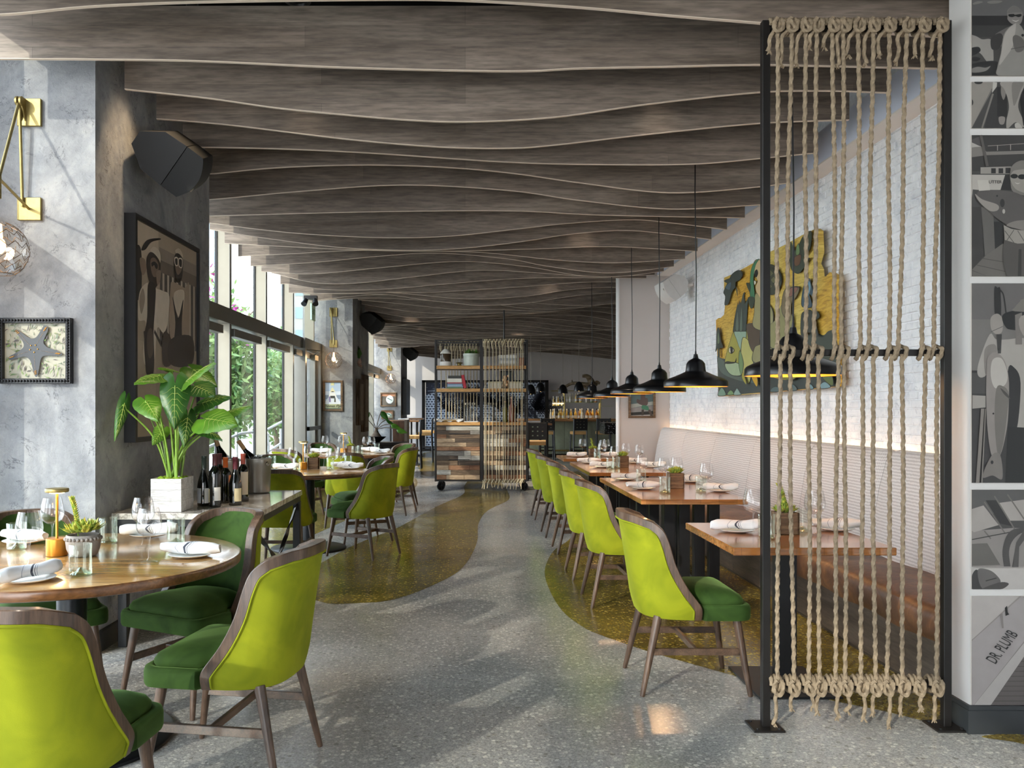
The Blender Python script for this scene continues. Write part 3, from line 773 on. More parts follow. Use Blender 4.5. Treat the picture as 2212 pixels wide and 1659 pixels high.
def wall_table(Y0, Y1, label, n):
    x0, x1 = 1.165, 1.875; cx = (x0+x1)/2
    t = thing('banquette_table', label, 'table', (0,0,0), 0, 'square-edged tables along the banquette')
    mb = MB(); mb.cbox(x0, x1, Y0, Y1, .716, .75, .003); mb.build('tabletop', M['tabletop2'], t)
    if n == 1:
        cy = (Y0+Y1)/2+.1
        mb = MB(); mb.cbox(cx+.01, cx+.10, cy-.045, cy+.045, .012, .716, .003); mb.build('pedestal', M['steel'], t)
        mb = MB(); mb.cbox(cx-.15, cx+.24, cy-.24, cy+.24, 0, .012, .002); mb.build('base_plate', M['steel'], t)
    else:
        for cy in (Y0+.38, Y1-.42):
            for k in range(4):
                xx = cx-.12+k*.105
                mb = MB(); mb.cbox(xx, xx+.075, cy-.03, cy+.03, .012, .716, .002); mb.build('pedestal_slat', M['steel'], t)
            mb = MB(); mb.cbox(cx-.16, cx+.30, cy-.2, cy+.2, 0, .012, .002); mb.build('base_plate', M['steel'], t)
    return t
wall_table(3.72, 4.53, 'wooden table behind the rope screen, nearest of the banquette tables', 1)
wall_table(5.67, 7.43, 'long wooden table second from the rope screen on slatted black pedestals', 2)
wall_table(8.0, 9.54, 'long wooden table third from the rope screen', 2)
wall_table(10.16, 10.95, 'farthest wooden banquette table next to the wing wall', 1)

# ================================================================== BANQUETTE
bq = thing('banquette', 'long banquette with brown suede seat and ribbed pale grey back', 'bench', (0,0,0))
mb = MB(); mb.box(2.2, 2.72, 3.76, 11.54, 0, .30)
mb.build('plinth', wood('dark_plinth_board', '2e2620', '40362e', '50453b', .4, 1, .7), bq)
for i in range(12):
    y0 = 3.78+i*.647
    mb = MB(); mb.cbox(2.192, 2.2, y0, y0+.64, .02, .30, .002); mb.build('plinth_panel', M['plinth'] if 'plinth' in M else M.setdefault('plinth', wood('dark_plinth_panel', '453a32', '5c5046', '6e6156', .35, 1, .7)), bq)
mb = MB(); rs = random.Random(5)
N = 90; sec = []
for i in range(N+1):
    y = 3.76+(11.54-3.76)*i/N; wob = lambda a: .006*math.sin(i*.9+a)+rs.uniform(-.002,.002)
    sec.append([Vector((2.10+wob(0)*.5, y, .305+wob(1))), Vector((2.088, y, .34)), Vector((2.085+wob(2)*.5, y, .40)), Vector((2.095, y, .44+wob(3)*.5)), Vector((2.13, y, .462+wob(1)*.4)), Vector((2.3, y, .475+wob(4))), Vector((2.45, y, .47+wob(5))), Vector((2.62, y, .455)), Vector((2.62, y, .305))])
k = 9; vs = [v for s_ in sec for v in s_]
mb.add(vs, [(i*k+j, i*k+(j+1) % k, (i+1)*k+(j+1) % k, (i+1)*k+j) for i in range(N) for j in range(k)]+[tuple(range(k)), tuple(N*k+j for j in range(k))])
mb.build('seat', M['leather'], bq, 50)
ys = [3.76, 4.15, 5.33, 6.5, 7.76, 8.96, 10.2, 11.50]
for a, b in zip(ys[:-1], ys[1:]):
    mb = MB(); rows = []
    prof = [(2.50,.45),(2.52,.62),(2.555,.85),(2.60,1.04),(2.625,1.085),(2.66,1.10),(2.70,1.095),(2.72,1.07),(2.72,.45)]
    m_ = 14
    for i in range(m_+1):
        u = i/m_; e = min(u, 1-u)*(b-a); ins = .018*max(0, 1-e/.05)**2
        rows.append([Vector((px_+(ins if j < 5 else 0), a+.003+(b-a-.006)*u, pz-(ins if 3 <= j <= 7 else 0))) for j, (px_, pz) in enumerate(prof)])
    k = len(prof); vs = [v for s_ in rows for v in s_]
    mb.add(vs, [(i*k+j, i*k+(j+1) % k, (i+1)*k+(j+1) % k, (i+1)*k+j) for i in range(m_) for j in range(k)]+[tuple(range(k)), tuple(m_*k+j for j in range(k))])
    mb.build('back_cushion', M['weave'], bq, 50)
mb = MB(); mb.box(2.722, 2.752, 3.76, 11.54, 1.045, 1.06); tag(mb.build('light_strip', M['led']), 'warm glowing light strip along the foot of the brick wall', 'light')
# ================================================================== CONSOLE
cs = thing('marble_console', 'marble topped black steel console against the near textured column', 'table', (0,0,0))
cx0, cx1, cy0, cy1 = -2.0, -1.18, 4.84, 6.2
mb = MB(); mb.cbox(cx0, cx1, cy0, cy1, .725, .76, .003); mb.build('marble_top', M['marble'], cs)
mb = MB(); mb.box(cx0+.01, cx1-.01, cy0+.01, cy0+.045, .685, .725); mb.box(cx0+.01, cx1-.01, cy1-.045, cy1-.01, .685, .725); mb.box(cx0+.01, cx0+.045, cy0+.045, cy1-.045, .685, .725); mb.box(cx1-.045, cx1-.01, cy0+.045, cy1-.045, .685, .725); mb.build('steel_frame', M['steel'], cs)
for x in (cx0+.03, cx1-.055):
    for y in (cy0+.015, cy1-.065):
        mb = MB(); mb.cbox(x, x+.05, y, y+.05, 0, .685, .002); mb.build('leg', M['steel'], cs)
def twisted(a, b, w_=.014, t_=.004, turns=2.5):
    mb = MB(); a = Vector(a); b = Vector(b); d = (b-a).normalized(); u = d.orthogonal().normalized(); v = d.cross(u); vs = []; n_ = 40
    for i in range(n_+1):
        an = turns*PI*max(0, min(1, (i/n_-.15)/.7)); c_ = a.lerp(b, i/n_); p_ = u*math.cos(an)+v*math.sin(an); q_ = -u*math.sin(an)+v*math.cos(an)
        vs += [c_+p_*w_+q_*t_, c_-p_*w_+q_*t_, c_-p_*w_-q_*t_, c_+p_*w_-q_*t_]
    return mb.add(vs, [(i*4+j, i*4+(j+1) % 4, i*4+4+(j+1) % 4, i*4+4+j) for i in range(n_) for j in range(4)])
twisted((cx1-.03, cy0+.06, .66), (cx1-.03, cy1-.06, .08)).build('cross_brace', M['steel'], cs)
twisted((cx1-.03, cy1-.06, .66), (cx1-.03, cy0+.06, .08)).build('cross_brace', M['steel'], cs)

# ================================================================== TABLEWARE kinds
def make_wine():
    t = thing('wine_glass', 'x', 'glass')
    mb = MB(); mb.shell([(.006,.098),(.023,.102),(.040,.115),(.048,.133),(.0495,.152),(.045,.182),(.037,.214),(.0362,.214),(.044,.182),(.0483,.152),(.047,.134),(.039,.117),(.022,.105),(.001,.102)], 28); mb.build('bowl', M['glass'], t, 60)
    mb = MB(); mb.shell([(.034,.0),(.034,.0015),(.02,.005),(.006,.011),(.0038,.02),(.0034,.05),(.0038,.085),(.007,.1)], 24); mb.build('stem', M['glass'], t, 60)
    return t
def make_tumbler():
    t = thing('tumbler', 'x', 'glass')
    mb = MB(); mb.shell([(.034,.0),(.039,.004),(.0395,.03),(.038,.07),(.040,.112),(.0385,.113),(.0365,.07),(.0375,.03),(.034,.014),(.018,.017),(.008,.026),(.0,.03)], 26); mb.build('body', M['tumbler'], t, 60)
    mb = MB(); mb.shell([(.0,.001),(.033,.001),(.036,.006),(.03,.012),(.015,.016),(.007,.024),(.0,.028)], 20); mb.build('foot', M['tumbler_base'], t, 60)
    return t
def make_plate():
    t = thing('side_plate', 'x', 'plate')
    mb = MB(); mb.lathe([(.045,.0),(.05,.002),(.075,.006),(.088,.012),(.0895,.0135),(.087,.0145),(.073,.009),(.05,.005),(.0,.0045)], 40); mb.build('dish', M['china'], t, 50)
    return t
def make_napkin(seed):
    rr = random.Random(seed); mb = MB(); N = 34; K = 18; L = .125; rows = []
    for i in range(N+1):
        u = i/N; x = -L+2*L*u; fl_ = 1-.25*max(0, abs(u-.5)*2-.8)/.2
        r0 = (.0285+.003*math.sin(u*7+seed))*fl_; row = []
        for k in range(K):
            a = 2*PI*k/K; rr_ = r0*(1+.10*math.sin(3*a+u*9+seed)+.03*math.sin(7*a))
            row.append(Vector((x+.006*math.sin(a*1.0+seed), rr_*1.12*math.cos(a), .027+rr_*.80*math.sin(a))))
        rows.append(row)
    vs = [v for r_ in rows for v in r_]; fs = []; ms = []
    for i in range(N):
        for k in range(K):
            fs.append((i*K+k, i*K+(k+1) % K, (i+1)*K+(k+1) % K, (i+1)*K+k))
            u = (i+.5)/N+.16*math.sin(2*PI*(k+.5)/K+.6)*1.0
            ms.append(0)
    for e, row in ((0, rows[0]), (N, rows[-1])):      # rolled ends: spiral hollow
        c_ = sum(row, Vector())/K; o = len(vs); s_ = 1 if e else -1
        vs += [c_.lerp(p, .55)-Vector((s_*.012,0,0)) for p in row]
        for k in range(K): fs.append((e*K+k, e*K+(k+1) % K, o+(k+1) % K, o+k)); ms.append(0)
        fs.append(tuple(o+k for k in range(K))); ms.append(0)
    mb.add(vs, fs); mb.m = ms
    o = mb.build('rolled_napkin', M['stripe'], None, 60); return tag(o, 'x', 'napkin')
def spike(mb, p, d, L, w_, m=0, up=None, curl=.25):
    d = Vector(d).normalized(); sd = d.cross(up or Vector((0,0,1)))
    sd = sd.normalized() if sd.length > 1e-3 else Vector((1,0,0)); nn = sd.cross(d)
    p = Vector(p)
    a = p; b = p+d*L*.45+nn*L*.02; c_ = p+d*L+nn*L*curl
    mb.add([a-sd*w_*.45, a+sd*w_*.45, b+sd*w_+nn*w_*.25, b-sd*w_+nn*w_*.25, c_, b-nn*w_*.35, b+nn*w_*.1], [(0,1,5),(1,2,5),(2,4,5),(4,3,5),(3,0,5),(0,6,1),(1,6,2),(2,6,4),(4,6,3),(3,6,0)], m)
def succulent_mesh(seed, r, tall, z0):
    rr = random.Random(seed); mb = MB()
    for c in range(7):
        cx, cy = (0, 0) if c == 0 else (r*.62*math.cos(c*1.05), r*.62*math.sin(c*1.05)); z = z0+.012+.012*(c == 0)+rr.uniform(0,.012)
        for ring, (el, n_, L) in enumerate(((.15, 9, .042), (.55, 8, .038), (1.0, 6, .030))):
            for j in range(n_):
                a = 2*PI*(j+.5*ring)/n_+rr.uniform(-.15,.15)
                spike(mb, (cx, cy, z), (math.cos(a)*math.cos(el), math.sin(a)*math.cos(el), math.sin(el)), L*rr.uniform(.85,1.2)*(1.35 if r > .05 else 1), .0085 if r <= .05 else .0105, 0 if rr.random() < .5 else 1)
    if tall:
        for s_ in range(1 if r > .05 else 2):
            x, y = rr.uniform(-.02,.02), rr.uniform(-.02,.02); H_ = tall*(1-.35*s_); P_ = catmull([(x,y,z0),(x-.006,y,z0+H_*.4),(x-.016,y,z0+H_*.75),(x-.03,y+.005,z0+H_)], 6)
            mb.tube(P_, .003, 5, 0)
            for i, q in enumerate(P_[2:]):
                for j in range(5):
                    a = i*2.4+j*1.26; spike(mb, q, (math.cos(a), math.sin(a), .6), .02, .006, (i+j) % 2)
    return mb
def make_boxplant(seed, tall):
    t = thing('succulent_box', 'x', 'plant')
    mb = MB(); s_ = .047; h = .098
    for a in range(4):
        mb.add([Vector((math.cos(a*PI/2)*x-math.sin(a*PI/2)*y, math.sin(a*PI/2)*x+math.cos(a*PI/2)*y, z)) for x, y, z in ((-s_,-s_,0),(s_,-s_,0),(s_,-s_+.008,0),(-s_,-s_+.008,0),(-s_,-s_,h),(s_,-s_,h),(s_,-s_+.008,h),(-s_,-s_+.008,h))], [(0,3,2,1),(4,5,6,7),(0,1,5,4),(1,2,6,5),(2,3,7,6),(3,0,4,7)])
    mb.build('box', M['boxwood'], t, 30)
    mb = MB(); mb.box(-.039,.039,-.039,.039,.004,.086); mb.build('soil', M['soil'], t)
    succulent_mesh(seed, .04, tall, .086).build('succulent', [M['succ'], M['succ_y']], t, None)
    return t
def make_lamp():
    t = thing('table_lamp', 'x', 'lamp')
    mb = MB(); mb.lathe([(.041,0),(.042,.002),(.042,.068),(.040,.07)], 40); mb.build('base', M['copper_lamp'], t, 40)
    mb = MB(); mb.cyl((0,0,.07),(0,0,.262), .0055, n=12); mb.build('rod', M['copper_lamp'], t)
    mb = MB(); mb.lathe([(.010,.258),(.044,.260),(.046,.263),(.046,.272),(.044,.275)], 40); mb.build('shade', M['brass'], t, 40)
    mb = MB(); mb.lathe([(.0055,.2555),(.028,.2555),(.028,.258),(.0055,.258)], 24); mb.build('light_disc', M['bulb'], t)
    return t
WG, TU, PL_ = Kind(make_wine()), Kind(make_tumbler()), Kind(make_plate())
NK = [Kind(make_napkin(i)) for i in (1, 4, 8)]
BX = [Kind(make_boxplant(1, 0)), Kind(make_boxplant(5, .13))]
LP = Kind(make_lamp())
TT = .7515
def zt(x, y, z=.75): q = onZ(x, y, z); return (q.x, q.y, TT)
def wine(x, y, label, g): q = zt(x, y); return WG.put(q, 0, label, g)
def tumb(x, y, label, g): q = zt(x, y); return TU.put(q, random.uniform(0,3), label, g)
def setting(x, y, rz, place, g, k=0, dz=0, off=(0,0)):
    q = zt(x, y); PL_.put(q, 0, 'white side plate '+place, 'white side plates '+g)
    NK[k % 3].put((q[0]+off[0], q[1]+off[1], q[2]+.009), rz, 'rolled striped napkin '+place, 'rolled napkins '+g)
# ---- front round table
gA = 'on the front round table'
setting(62, 1256, 1.15, 'nearest the viewer on the front round table', gA, 0)
setting(412, 1203, -.12, 'at the right edge of the front round table', gA, 1)
setting(322, 1159, .35, 'at the back of the front round table toward the console', gA, 2)
setting(52, 1173, -.35, 'behind the gold lamp toward the column on the front round table', gA, 1)
wine(63, 1227, 'wine glass nearest the viewer, left of the gold lamp', 'wine glasses '+gA)
wine(113, 1181, 'wine glass directly behind the gold lamp', 'wine glasses '+gA)
wine(309, 1180, 'wine glass in front of the white planter box', 'wine glasses '+gA)
wine(322, 1215, 'wine glass beside the napkin at the right of the front round table', 'wine glasses '+gA)
tumb(174, 1243, 'tumbler in front of the concrete pot', 'tumblers '+gA)
tumb(234, 1173, 'greenish tumbler just behind the concrete pot', 'tumblers '+gA)
tumb(380, 1176, 'tumbler behind the right hand napkin of the front round table', 'tumblers '+gA)
tumb(36, 1187, 'tumbler left of the gold lamp near the table rim', 'tumblers '+gA)
q = zt(123, 1200); LP.put(q, 0, 'small gold rechargeable lamp on the front round table', 'gold table lamps')
pl_ = bpy.data.lights.new('lamp_light', 'POINT'); pl_.energy = 1.6; pl_.color = (1,.62,.3); pl_.shadow_soft_size = .02
lo = bpy.data.objects.new('lamp_light', pl_); COL.objects.link(lo); lo.location = (q[0], q[1], TT+.235)
q = zt(180, 1201)
pt = thing('potted_succulent', 'beaded concrete pot of succulents with tall stem beside the gold lamp', 'plant', q)
mb = MB(); mb.lathe([(.038,0),(.052,.004),(.064,.03),(.068,.06),(.066,.085),(.062,.088),(.058,.085),(.058,.07),(.0,.07)], 40); mb.build('pot', M['concrete'], pt, 50)
mb = MB(); [mb.ball((.068*math.cos(a*2*PI/26), .068*math.sin(a*2*PI/26), .072), .0075, 8) for a in range(26)]; mb.build('bead_band', M['concrete'], pt, 60, kind='stuff')
sm_ = succulent_mesh(9, .06, .15, .082); sm_.build('succulent', [M['succ'], M['succ_y']], pt, None)
# ---- middle and far round tables
gB, gC = 'on the middle round table', 'on the farthest round table'
setting(757, 1013, .1, 'on the near right of the middle round table', gB, 0)
setting(742, 1010, .1, 'on the far right of the middle round table', gB, 1)
setting(618, 1014, .2, 'on the window side of the middle round table', gB, 2)
for x, y, l in ((720,1016,'wine glass at the front of the middle round table'),(736,1012,'wine glass just right of the frontmost one on the middle round table'),(632,1014,'wine glass next to the ice bucket on the middle round table'),(664,1009,'wine glass behind the gold lamp of the middle round table'),(700,1009,'wine glass left of the napkins on the middle round table')): wine(x, y, l, 'wine glasses '+gB)
for x, y, l in ((713,1014,'tumbler behind the frontmost wine glass of the middle round table'),(752,1008,'tumbler beside the napkins of the middle round table'),(641,1016,'tumbler left of the gold lamp on the middle round table'),(588,1009,'tumbler at the window edge of the middle round table')): tumb(x, y, l, 'tumblers '+gB)
LP.put(zt(655, 1014), 0, 'gold lamp on the middle round table', 'gold table lamps')
BX[0].put(zt(678, 1013), .1, 'succulent in a wooden box on the middle round table', 'wooden succulent boxes', 1.15)
setting(822, 979, .05, 'on the right of the farthest round table', gC, 0)
setting(800, 975, .05, 'at the back of the farthest round table', gC, 1)
setting(692, 978, .05, 'on the window side of the farthest round table', gC, 2)
for x, y, l in ((702,975,'wine glass on the window side of the farthest round table'),(790,978,'left one of two wine glasses before the plant bowl'),(803,978,'right one of two wine glasses before the plant bowl'),(737,976,'wine glass next to the gold lamp of the farthest round table')): wine(x, y, l, 'wine glasses '+gC)
for x, y, l in ((766,983,'tumbler beside the succulent of the farthest round table'),(778,981,'tumbler just left of the two wine glasses on the farthest round table'),(814,976,'tumbler behind the right napkin on the farthest round table')): tumb(x, y, l, 'tumblers '+gC)
LP.put(zt(742, 980), 0, 'gold lamp on the farthest round table', 'gold table lamps')
BX[1].put(zt(757, 980), .2, 'succulent in a wooden box on the farthest round table', 'wooden succulent boxes')
# ---- banquette tables
g1, g2_, g3_, g4_ = 'on the table behind the rope screen', 'on the second banquette table', 'on the third banquette table', 'on the farthest banquette table'
setting(1590, 1149, .05, 'on the aisle side of the table behind the rope screen', g1, 0)
setting(1805, 1146, .0, 'on the bench side of the table behind the rope screen', g1, 1)
wine(1627, 1152, 'wine glass left of the black screen post', 'wine glasses '+g1)
wine(1760, 1156, 'wine glass behind the ropes on the nearest banquette table', 'wine glasses '+g1)
tumb(1656, 1163, 'tumbler behind the black screen post', 'tumblers '+g1)
tumb(1734, 1149, 'tumbler right of the succulent box behind the ropes', 'tumblers '+g1)
BX[1].put(zt(1696, 1152), .05, 'tall succulent in a weathered wooden box behind the ropes', 'wooden succulent boxes', 1.05)
setting(1390, 1057, .05, 'at the near aisle corner of the second banquette table', g2_, 1)
setting(1352, 1037, .05, 'at the far aisle corner of the second banquette table', g2_, 2)
setting(1556, 1062, -.1, 'at the near bench side of the second banquette table', g2_, 0)
setting(1492, 1042, -.1, 'at the far bench side of the second banquette table', g2_, 1)
for x, y, l in ((1434,1048,'wine glass left of the succulent box on the second banquette table'),(1462,1046,'wine glass behind the succulent box on the second banquette table'),(1526,1066,'wine glass at the bench side of the second banquette table'),(1387,1038,'wine glass at the far aisle side of the second banquette table')): wine(x, y, l, 'wine glasses '+g2_)
for x, y, l in ((1436,1065,'tumbler in front of the succulent box on the second banquette table'),(1514,1062,'tumbler left of the bench side wine glass on the second banquette table'),(1385,1044,'tumbler between the two aisle napkins of the second banquette table'),(1461,1036,'tumbler behind the succulent box of the second banquette table')): tumb(x, y, l, 'tumblers '+g2_)
BX[0].put(zt(1459, 1054), 0, 'spiky succulent in a wooden box on the second banquette table', 'wooden succulent boxes')
setting(1300, 1010, .05, 'at the near aisle corner of the third banquette table', g3_, 0)
setting(1272, 1001, .05, 'at the far aisle corner of the third banquette table', g3_, 1)
setting(1412, 1010, -.05, 'at the near bench side of the third banquette table', g3_, 2)
setting(1372, 1001, -.05, 'at the far bench side of the third banquette table', g3_, 0)
for x, y, l in ((1327,1010,'wine glass left of the succulent box on the third banquette table'),(1300,1000,'wine glass behind the aisle napkins of the third banquette table'),(1381,1004,'wine glass between the bench napkins of the third banquette table'),(1352,1000,'wine glass behind the succulent box on the third banquette table')): wine(x, y, l, 'wine glasses '+g3_)
for x, y, l in ((1318,1013,'tumbler in front of the wine glasses on the third banquette table'),(1290,999,'tumbler at the far aisle side of the third banquette table'),(1331,1012,'tumbler touching the succulent box on the third banquette table')): tumb(x, y, l, 'tumblers '+g3_)
BX[0].put(zt(1344, 1009), .1, 'succulent in a wooden box on the third banquette table', 'wooden succulent boxes')
setting(1246, 987, .05, 'on the aisle side of the farthest banquette table', g4_, 0)
setting(1318, 987, .05, 'on the bench side of the farthest banquette table', g4_, 1)
for x, y, l in ((1258,985,'wine glass at the aisle side of the farthest banquette table'),(1309,986,'wine glass at the bench side of the farthest banquette table'),(1302,989,'second wine glass at the bench side of the farthest banquette table')): wine(x, y, l, 'wine glasses '+g4_)
tumb(1290, 989, 'tumbler at the middle of the farthest banquette table', 'tumblers '+g4_)
BX[1].put(zt(1281, 987), .1, 'leggy succulent in a wooden box on the farthest banquette table', 'wooden succulent boxes')
# ================================================================== PENDANTS
def make_pendant():
    t = thing('pendant_lamp', 'x', 'lamp')
    R = .228
    mb = MB(); mb.shell([(.014,.215),(.020,.205),(.05,.188),(.066,.165),(.070,.12),(.074,.108),(.13,.082),(.19,.060),(.218,.045),(.226,.035),(R,.0)], 56); mb.build('shade', M['lampblack'], t, 40)
    mb = MB(); mb.shell([(.012,.205),(.04,.18),(.06,.15),(.064,.105),(.13,.078),(.19,.055),(.213,.042),(.221,.033),(.2255,.0)], 56); mb.build('shade_lining', M['lampgold'], t, 40)
    mb = MB(); mb.shell([(.2255,.0),(.2275,-.001),(R,.0)], 56); mb.build('rim', M['lampblack'], t)
    mb = MB(); mb.cyl((0,0,.205),(0,0,.235), .02, .014, 16)
    mb.cyl((0,0,.235),(0,0,.26), .008, .005, 10); mb.build('cap', M['lampblack'], t)
    mb = MB(); mb.tube([(0,0,.25),(.004,0,.8),(-.004,.002,1.4),(0,0,2.28)], .0042, 6); mb.build('cord', M['lampblack'], t)
    mb = MB(); mb.ball((0,0,.09), .032, 14); mb.cyl((0,0,.115),(0,0,.17),.016,n=10); mb.build('bulb', M['bulb'], t, 60)
    return t
PD = Kind(make_pendant())
names = ('pendant seen through the rope screen, largest of the row', 'second black pendant from the rope screen', 'third black pendant from the rope screen', 'fourth black pendant from the rope screen', 'fifth black pendant from the rope screen', 'farthest black dome pendant of the banquette row')
for i, (Y, x) in enumerate(((4.18,1.60),(6.2,1.668),(7.5,1.70),(9.15,1.78),(10.5,1.80),(12.3,1.82))):
    z = (1.515, 1.51, 1.495, 1.505, 1.49, 1.49)[i]
    PD.put((x, Y, z), 0, names[i], 'black pendant lamps over the banquette tables')
    L_ = bpy.data.lights.new('pendant_light', 'POINT'); L_.energy = 7; L_.color = (1,.6,.28); L_.shadow_soft_size = .04
    lo = bpy.data.objects.new('pendant_light', L_); COL.objects.link(lo); lo.location = (x, Y, z+.035)
# ================================================================== ROPE SCREEN
rs = thing('rope_screen', 'tall black steel screen strung with twelve twisted jute ropes', 'screen', (1.66, 3.64, 0))
def loc(mb): return mb.xf(Matrix.Translation((-1.66, -3.64, 0)))
SY = 3.64; sc_ = F/SY
XL, XR = 1.275, 2.043
for x in (XL, XR):
    mb = MB(); mb.cbox(x-.0165, x+.0165, SY-.0165, SY+.0165, .008, 3.0, .002); loc(mb).build('post', M['steel_brown'], rs)
    mb = MB(); mb.cbox(x-.068, x+.062, SY-.065, SY+.065, 0, .009, .002)
    fp = loc(mb).build('foot_plate', M['steel_brown'], rs)
    mb = MB()
    for sx in (-1, 1):
        for sy in (-1, 1): mb.cyl((x-.003+sx*.045, SY+sy*.045, .009), (x-.003+sx*.045, SY+sy*.045, .014), .006, n=8)
    loc(mb).build('bolts', M['steel'], fp, kind='stuff')
for z in (2.975, 1.592, .187):
    mb = MB(); mb.cbox(XL+.0165, XR-.0165, SY-.014, SY+.014, z-.014, z+.014, .002); loc(mb).build('rail', M['steel_brown'], rs)
tops = [1675,1705,1735,1760,1794,1818,1848,1880,1914,1953,1988,2026]
ma = [1674,1693,1735.5,1754,1799,1812,1852,1870,1915,1935,1986.5,2010.5]
mb_ = [1681,1701,1742,1762.6,1805,1819,1858,1879,1920,1943,1991.6,2018.7]
bot = [1674.5,1709,1743.5,1765.6,1798,1821,1855,1884,1910,1944,1977,2016]
RR = .0081
def rope(mb, pts, k=8, r=RR):
    mb.tube(catmull(pts, k), r, 9, lobes=3, amp=.27, pitch=.05)
rk = random.Random(4)
for i in range(12):
    X = [(v-VX)/sc_ for v in (tops[i], ma[i], mb_[i], bot[i])]
    top = MB(); sgn = 1 if i % 2 else -1
    # upper run
    f = SY-.024
    seg = lambda x0, z0, x1, z1, n_=44: [Vector((x0+(x1-x0)*j/n_, f+.003*math.sin(j*.4+i), z0+(z1-z0)*j/n_)) for j in range(n_+1)]
    mb = MB(); mb.tube([Vector((X[0]+(X[1]-X[0])*j/260+.003*math.sin(j*.03+i), f, 2.965+(1.60-2.965)*j/260)) for j in range(261)], RR, 9, lobes=3, amp=.27, pitch=.05)
    mb.tube([Vector((X[2]+(X[3]-X[2])*j/260+.003*math.sin(j*.025+i*2), f, 1.585+(.20-1.585)*j/260)) for j in range(261)], RR, 9, lobes=3, amp=.27, pitch=.05)
    ro = loc(mb).build('rope', M['rope'], rs, 70)
    # middle half-turn about the rail
    mb = MB(); cx = (X[1]+X[2])/2
    w_ = .018
    rope(mb, [(X[1], f, 1.63), (X[1]-.004, f-.002, 1.60), (X[1]-.010, f+.004, 1.575), (X[1]-.006, SY, 1.566), (cx+.004, SY+.024, 1.58), (cx+.012, SY+.020, 1.612), (X[2]+.010, SY-.004, 1.618), (X[2]+.016, f-.004, 1.605), (X[2]+.012, f-.006, 1.585), (X[2], f, 1.56)], 9)
    loc(mb).build('half_hitch', M['rope'], ro, 70)
    # top knot: two turns round the rail, strands crossing, tail
    for kz, xx, nm in ((2.975, X[0], 'top_knot'), (.187, X[3], 'bottom_knot')):
        mb = MB(); pts = []; tn = 2.3; rad = .029
        for j in range(34):
            a = tn*2*PI*j/33; sp_ = -.024+.040*j/33 if kz > 1 else -.022+.042*j/33
            pts.append((xx+sp_-.004, SY-math.cos(a)*(rad+.002), kz+math.sin(a)*rad*1.1))
        mb.tube(pts, RR, 8, lobes=3, amp=.27, pitch=.05)
        up_ = -1 if kz > 1 else 1
        rope(mb, [(xx+.014, SY-.03, kz+.024), (xx+.020, SY-.040, kz-.005), (xx+.004, SY-.046, kz-.034), (xx-.014, SY-.042, kz-.026), (xx-.018, SY-.036, kz+.004), (xx-.004, SY-.042, kz+.024)], 8)
        if i % 3: rope(mb, [(xx-.016, SY-.034, kz+.02), (xx-.002, SY-.045, kz-.004), (xx+.012, SY-.044, kz-.032)], 8)
        tl = (.09 if kz > 1 else .10)*(.45+rk.random()*.9); dx_ = -.03-.012*rk.random() if kz > 1 else (.012 if rk.random() < .4 else -.008)
        rope(mb, [(xx+dx_*.4, SY-.030, kz-.025), (xx+dx_, SY-.026, kz-.05), (xx+dx_+rk.uniform(-.008,.008), SY-.02, kz-.05-tl*.6), (xx+dx_+rk.uniform(-.014,.014), SY-.018, kz-.05-tl)], 8, RR*.9)
        e = mb.v[-1]; ez = kz-.05-tl
        for j in range(6): mb.tube([(xx+dx_, SY-.018, ez+.004), (xx+dx_+rk.uniform(-.014,.014), SY-.018+rk.uniform(-.01,.01), ez-.014)], [.004,.002], 4)
        loc(mb).build(nm, M['rope'], ro, 70)
# ================================================================== FLAT ART helper
FLAT = {}
def fm(hexc, rough=.45):
    if hexc not in FLAT: FLAT[hexc] = plain('print_'+hexc, hexc, rough, var=.05, scale=14)
    return FLAT[hexc]
def art(name, parent, fn, shapes, step=.0004, smooth=True, t0=0):
    """fn(u, v, t): point on the picture plane, t outwards. shapes: (colour, points, smooth?)"""
    mats = []; mb = MB()
    for i, sh in enumerate(shapes):
        colr, pts = sh[0], sh[1]; m_ = fm(colr)
        if m_ not in mats: mats.append(m_)
        if len(sh) > 2 and sh[2]: pts = [(p.x, p.y) for p in catmull([(a, b, 0) for a, b in pts], 5, True)]
        t = t0+step*(i+1)
        mb.add([fn(u, v, t) for u, v in pts], [tuple(range(len(pts)))], mats.index(m_))
    return mb.build(name, mats, parent, None)
def ell(cx, cy, rx, ry, rot=0, n=20):
    c_, s_ = math.cos(rot), math.sin(rot)
    return [(cx+rx*math.cos(a)*c_-ry*math.sin(a)*s_, cy+rx*math.cos(a)*s_+ry*math.sin(a)*c_) for a in (2*PI*i/n for i in range(n))]
def rect(a, b, c_, d_): return [(a, b), (c_, b), (c_, d_), (a, d_)]
def line(x0, y0, x1, y1, w_):
    d = math.hypot(x1-x0, y1-y0) or 1; nx, ny = -(y1-y0)/d*w_/2, (x1-x0)/d*w_/2
    return [(x0+nx, y0+ny), (x1+nx, y1+ny), (x1-nx, y1-ny), (x0-nx, y0-ny)]
def text(parent, body, mat, size, M4, name='lettering', shear=0., ext=.0004):
    cu = bpy.data.curves.new(name, 'FONT'); cu.body = body; cu.size = size; cu.extrude = ext; cu.shear = shear; cu.materials.append(mat); cu.align_x = 'CENTER'; cu.align_y = 'CENTER'
    tmp = bpy.data.objects.new('tmp', cu); COL.objects.link(tmp); dg = bpy.context.evaluated_depsgraph_get(); dg.update(); me = bpy.data.meshes.new_from_object(tmp.evaluated_get(dg)); bpy.data.objects.remove(tmp)
    o = bpy.data.objects.new(name, me); o['kind'] = 'stuff'; COL.objects.link(o); o.parent = parent; o.matrix_local = M4; return o
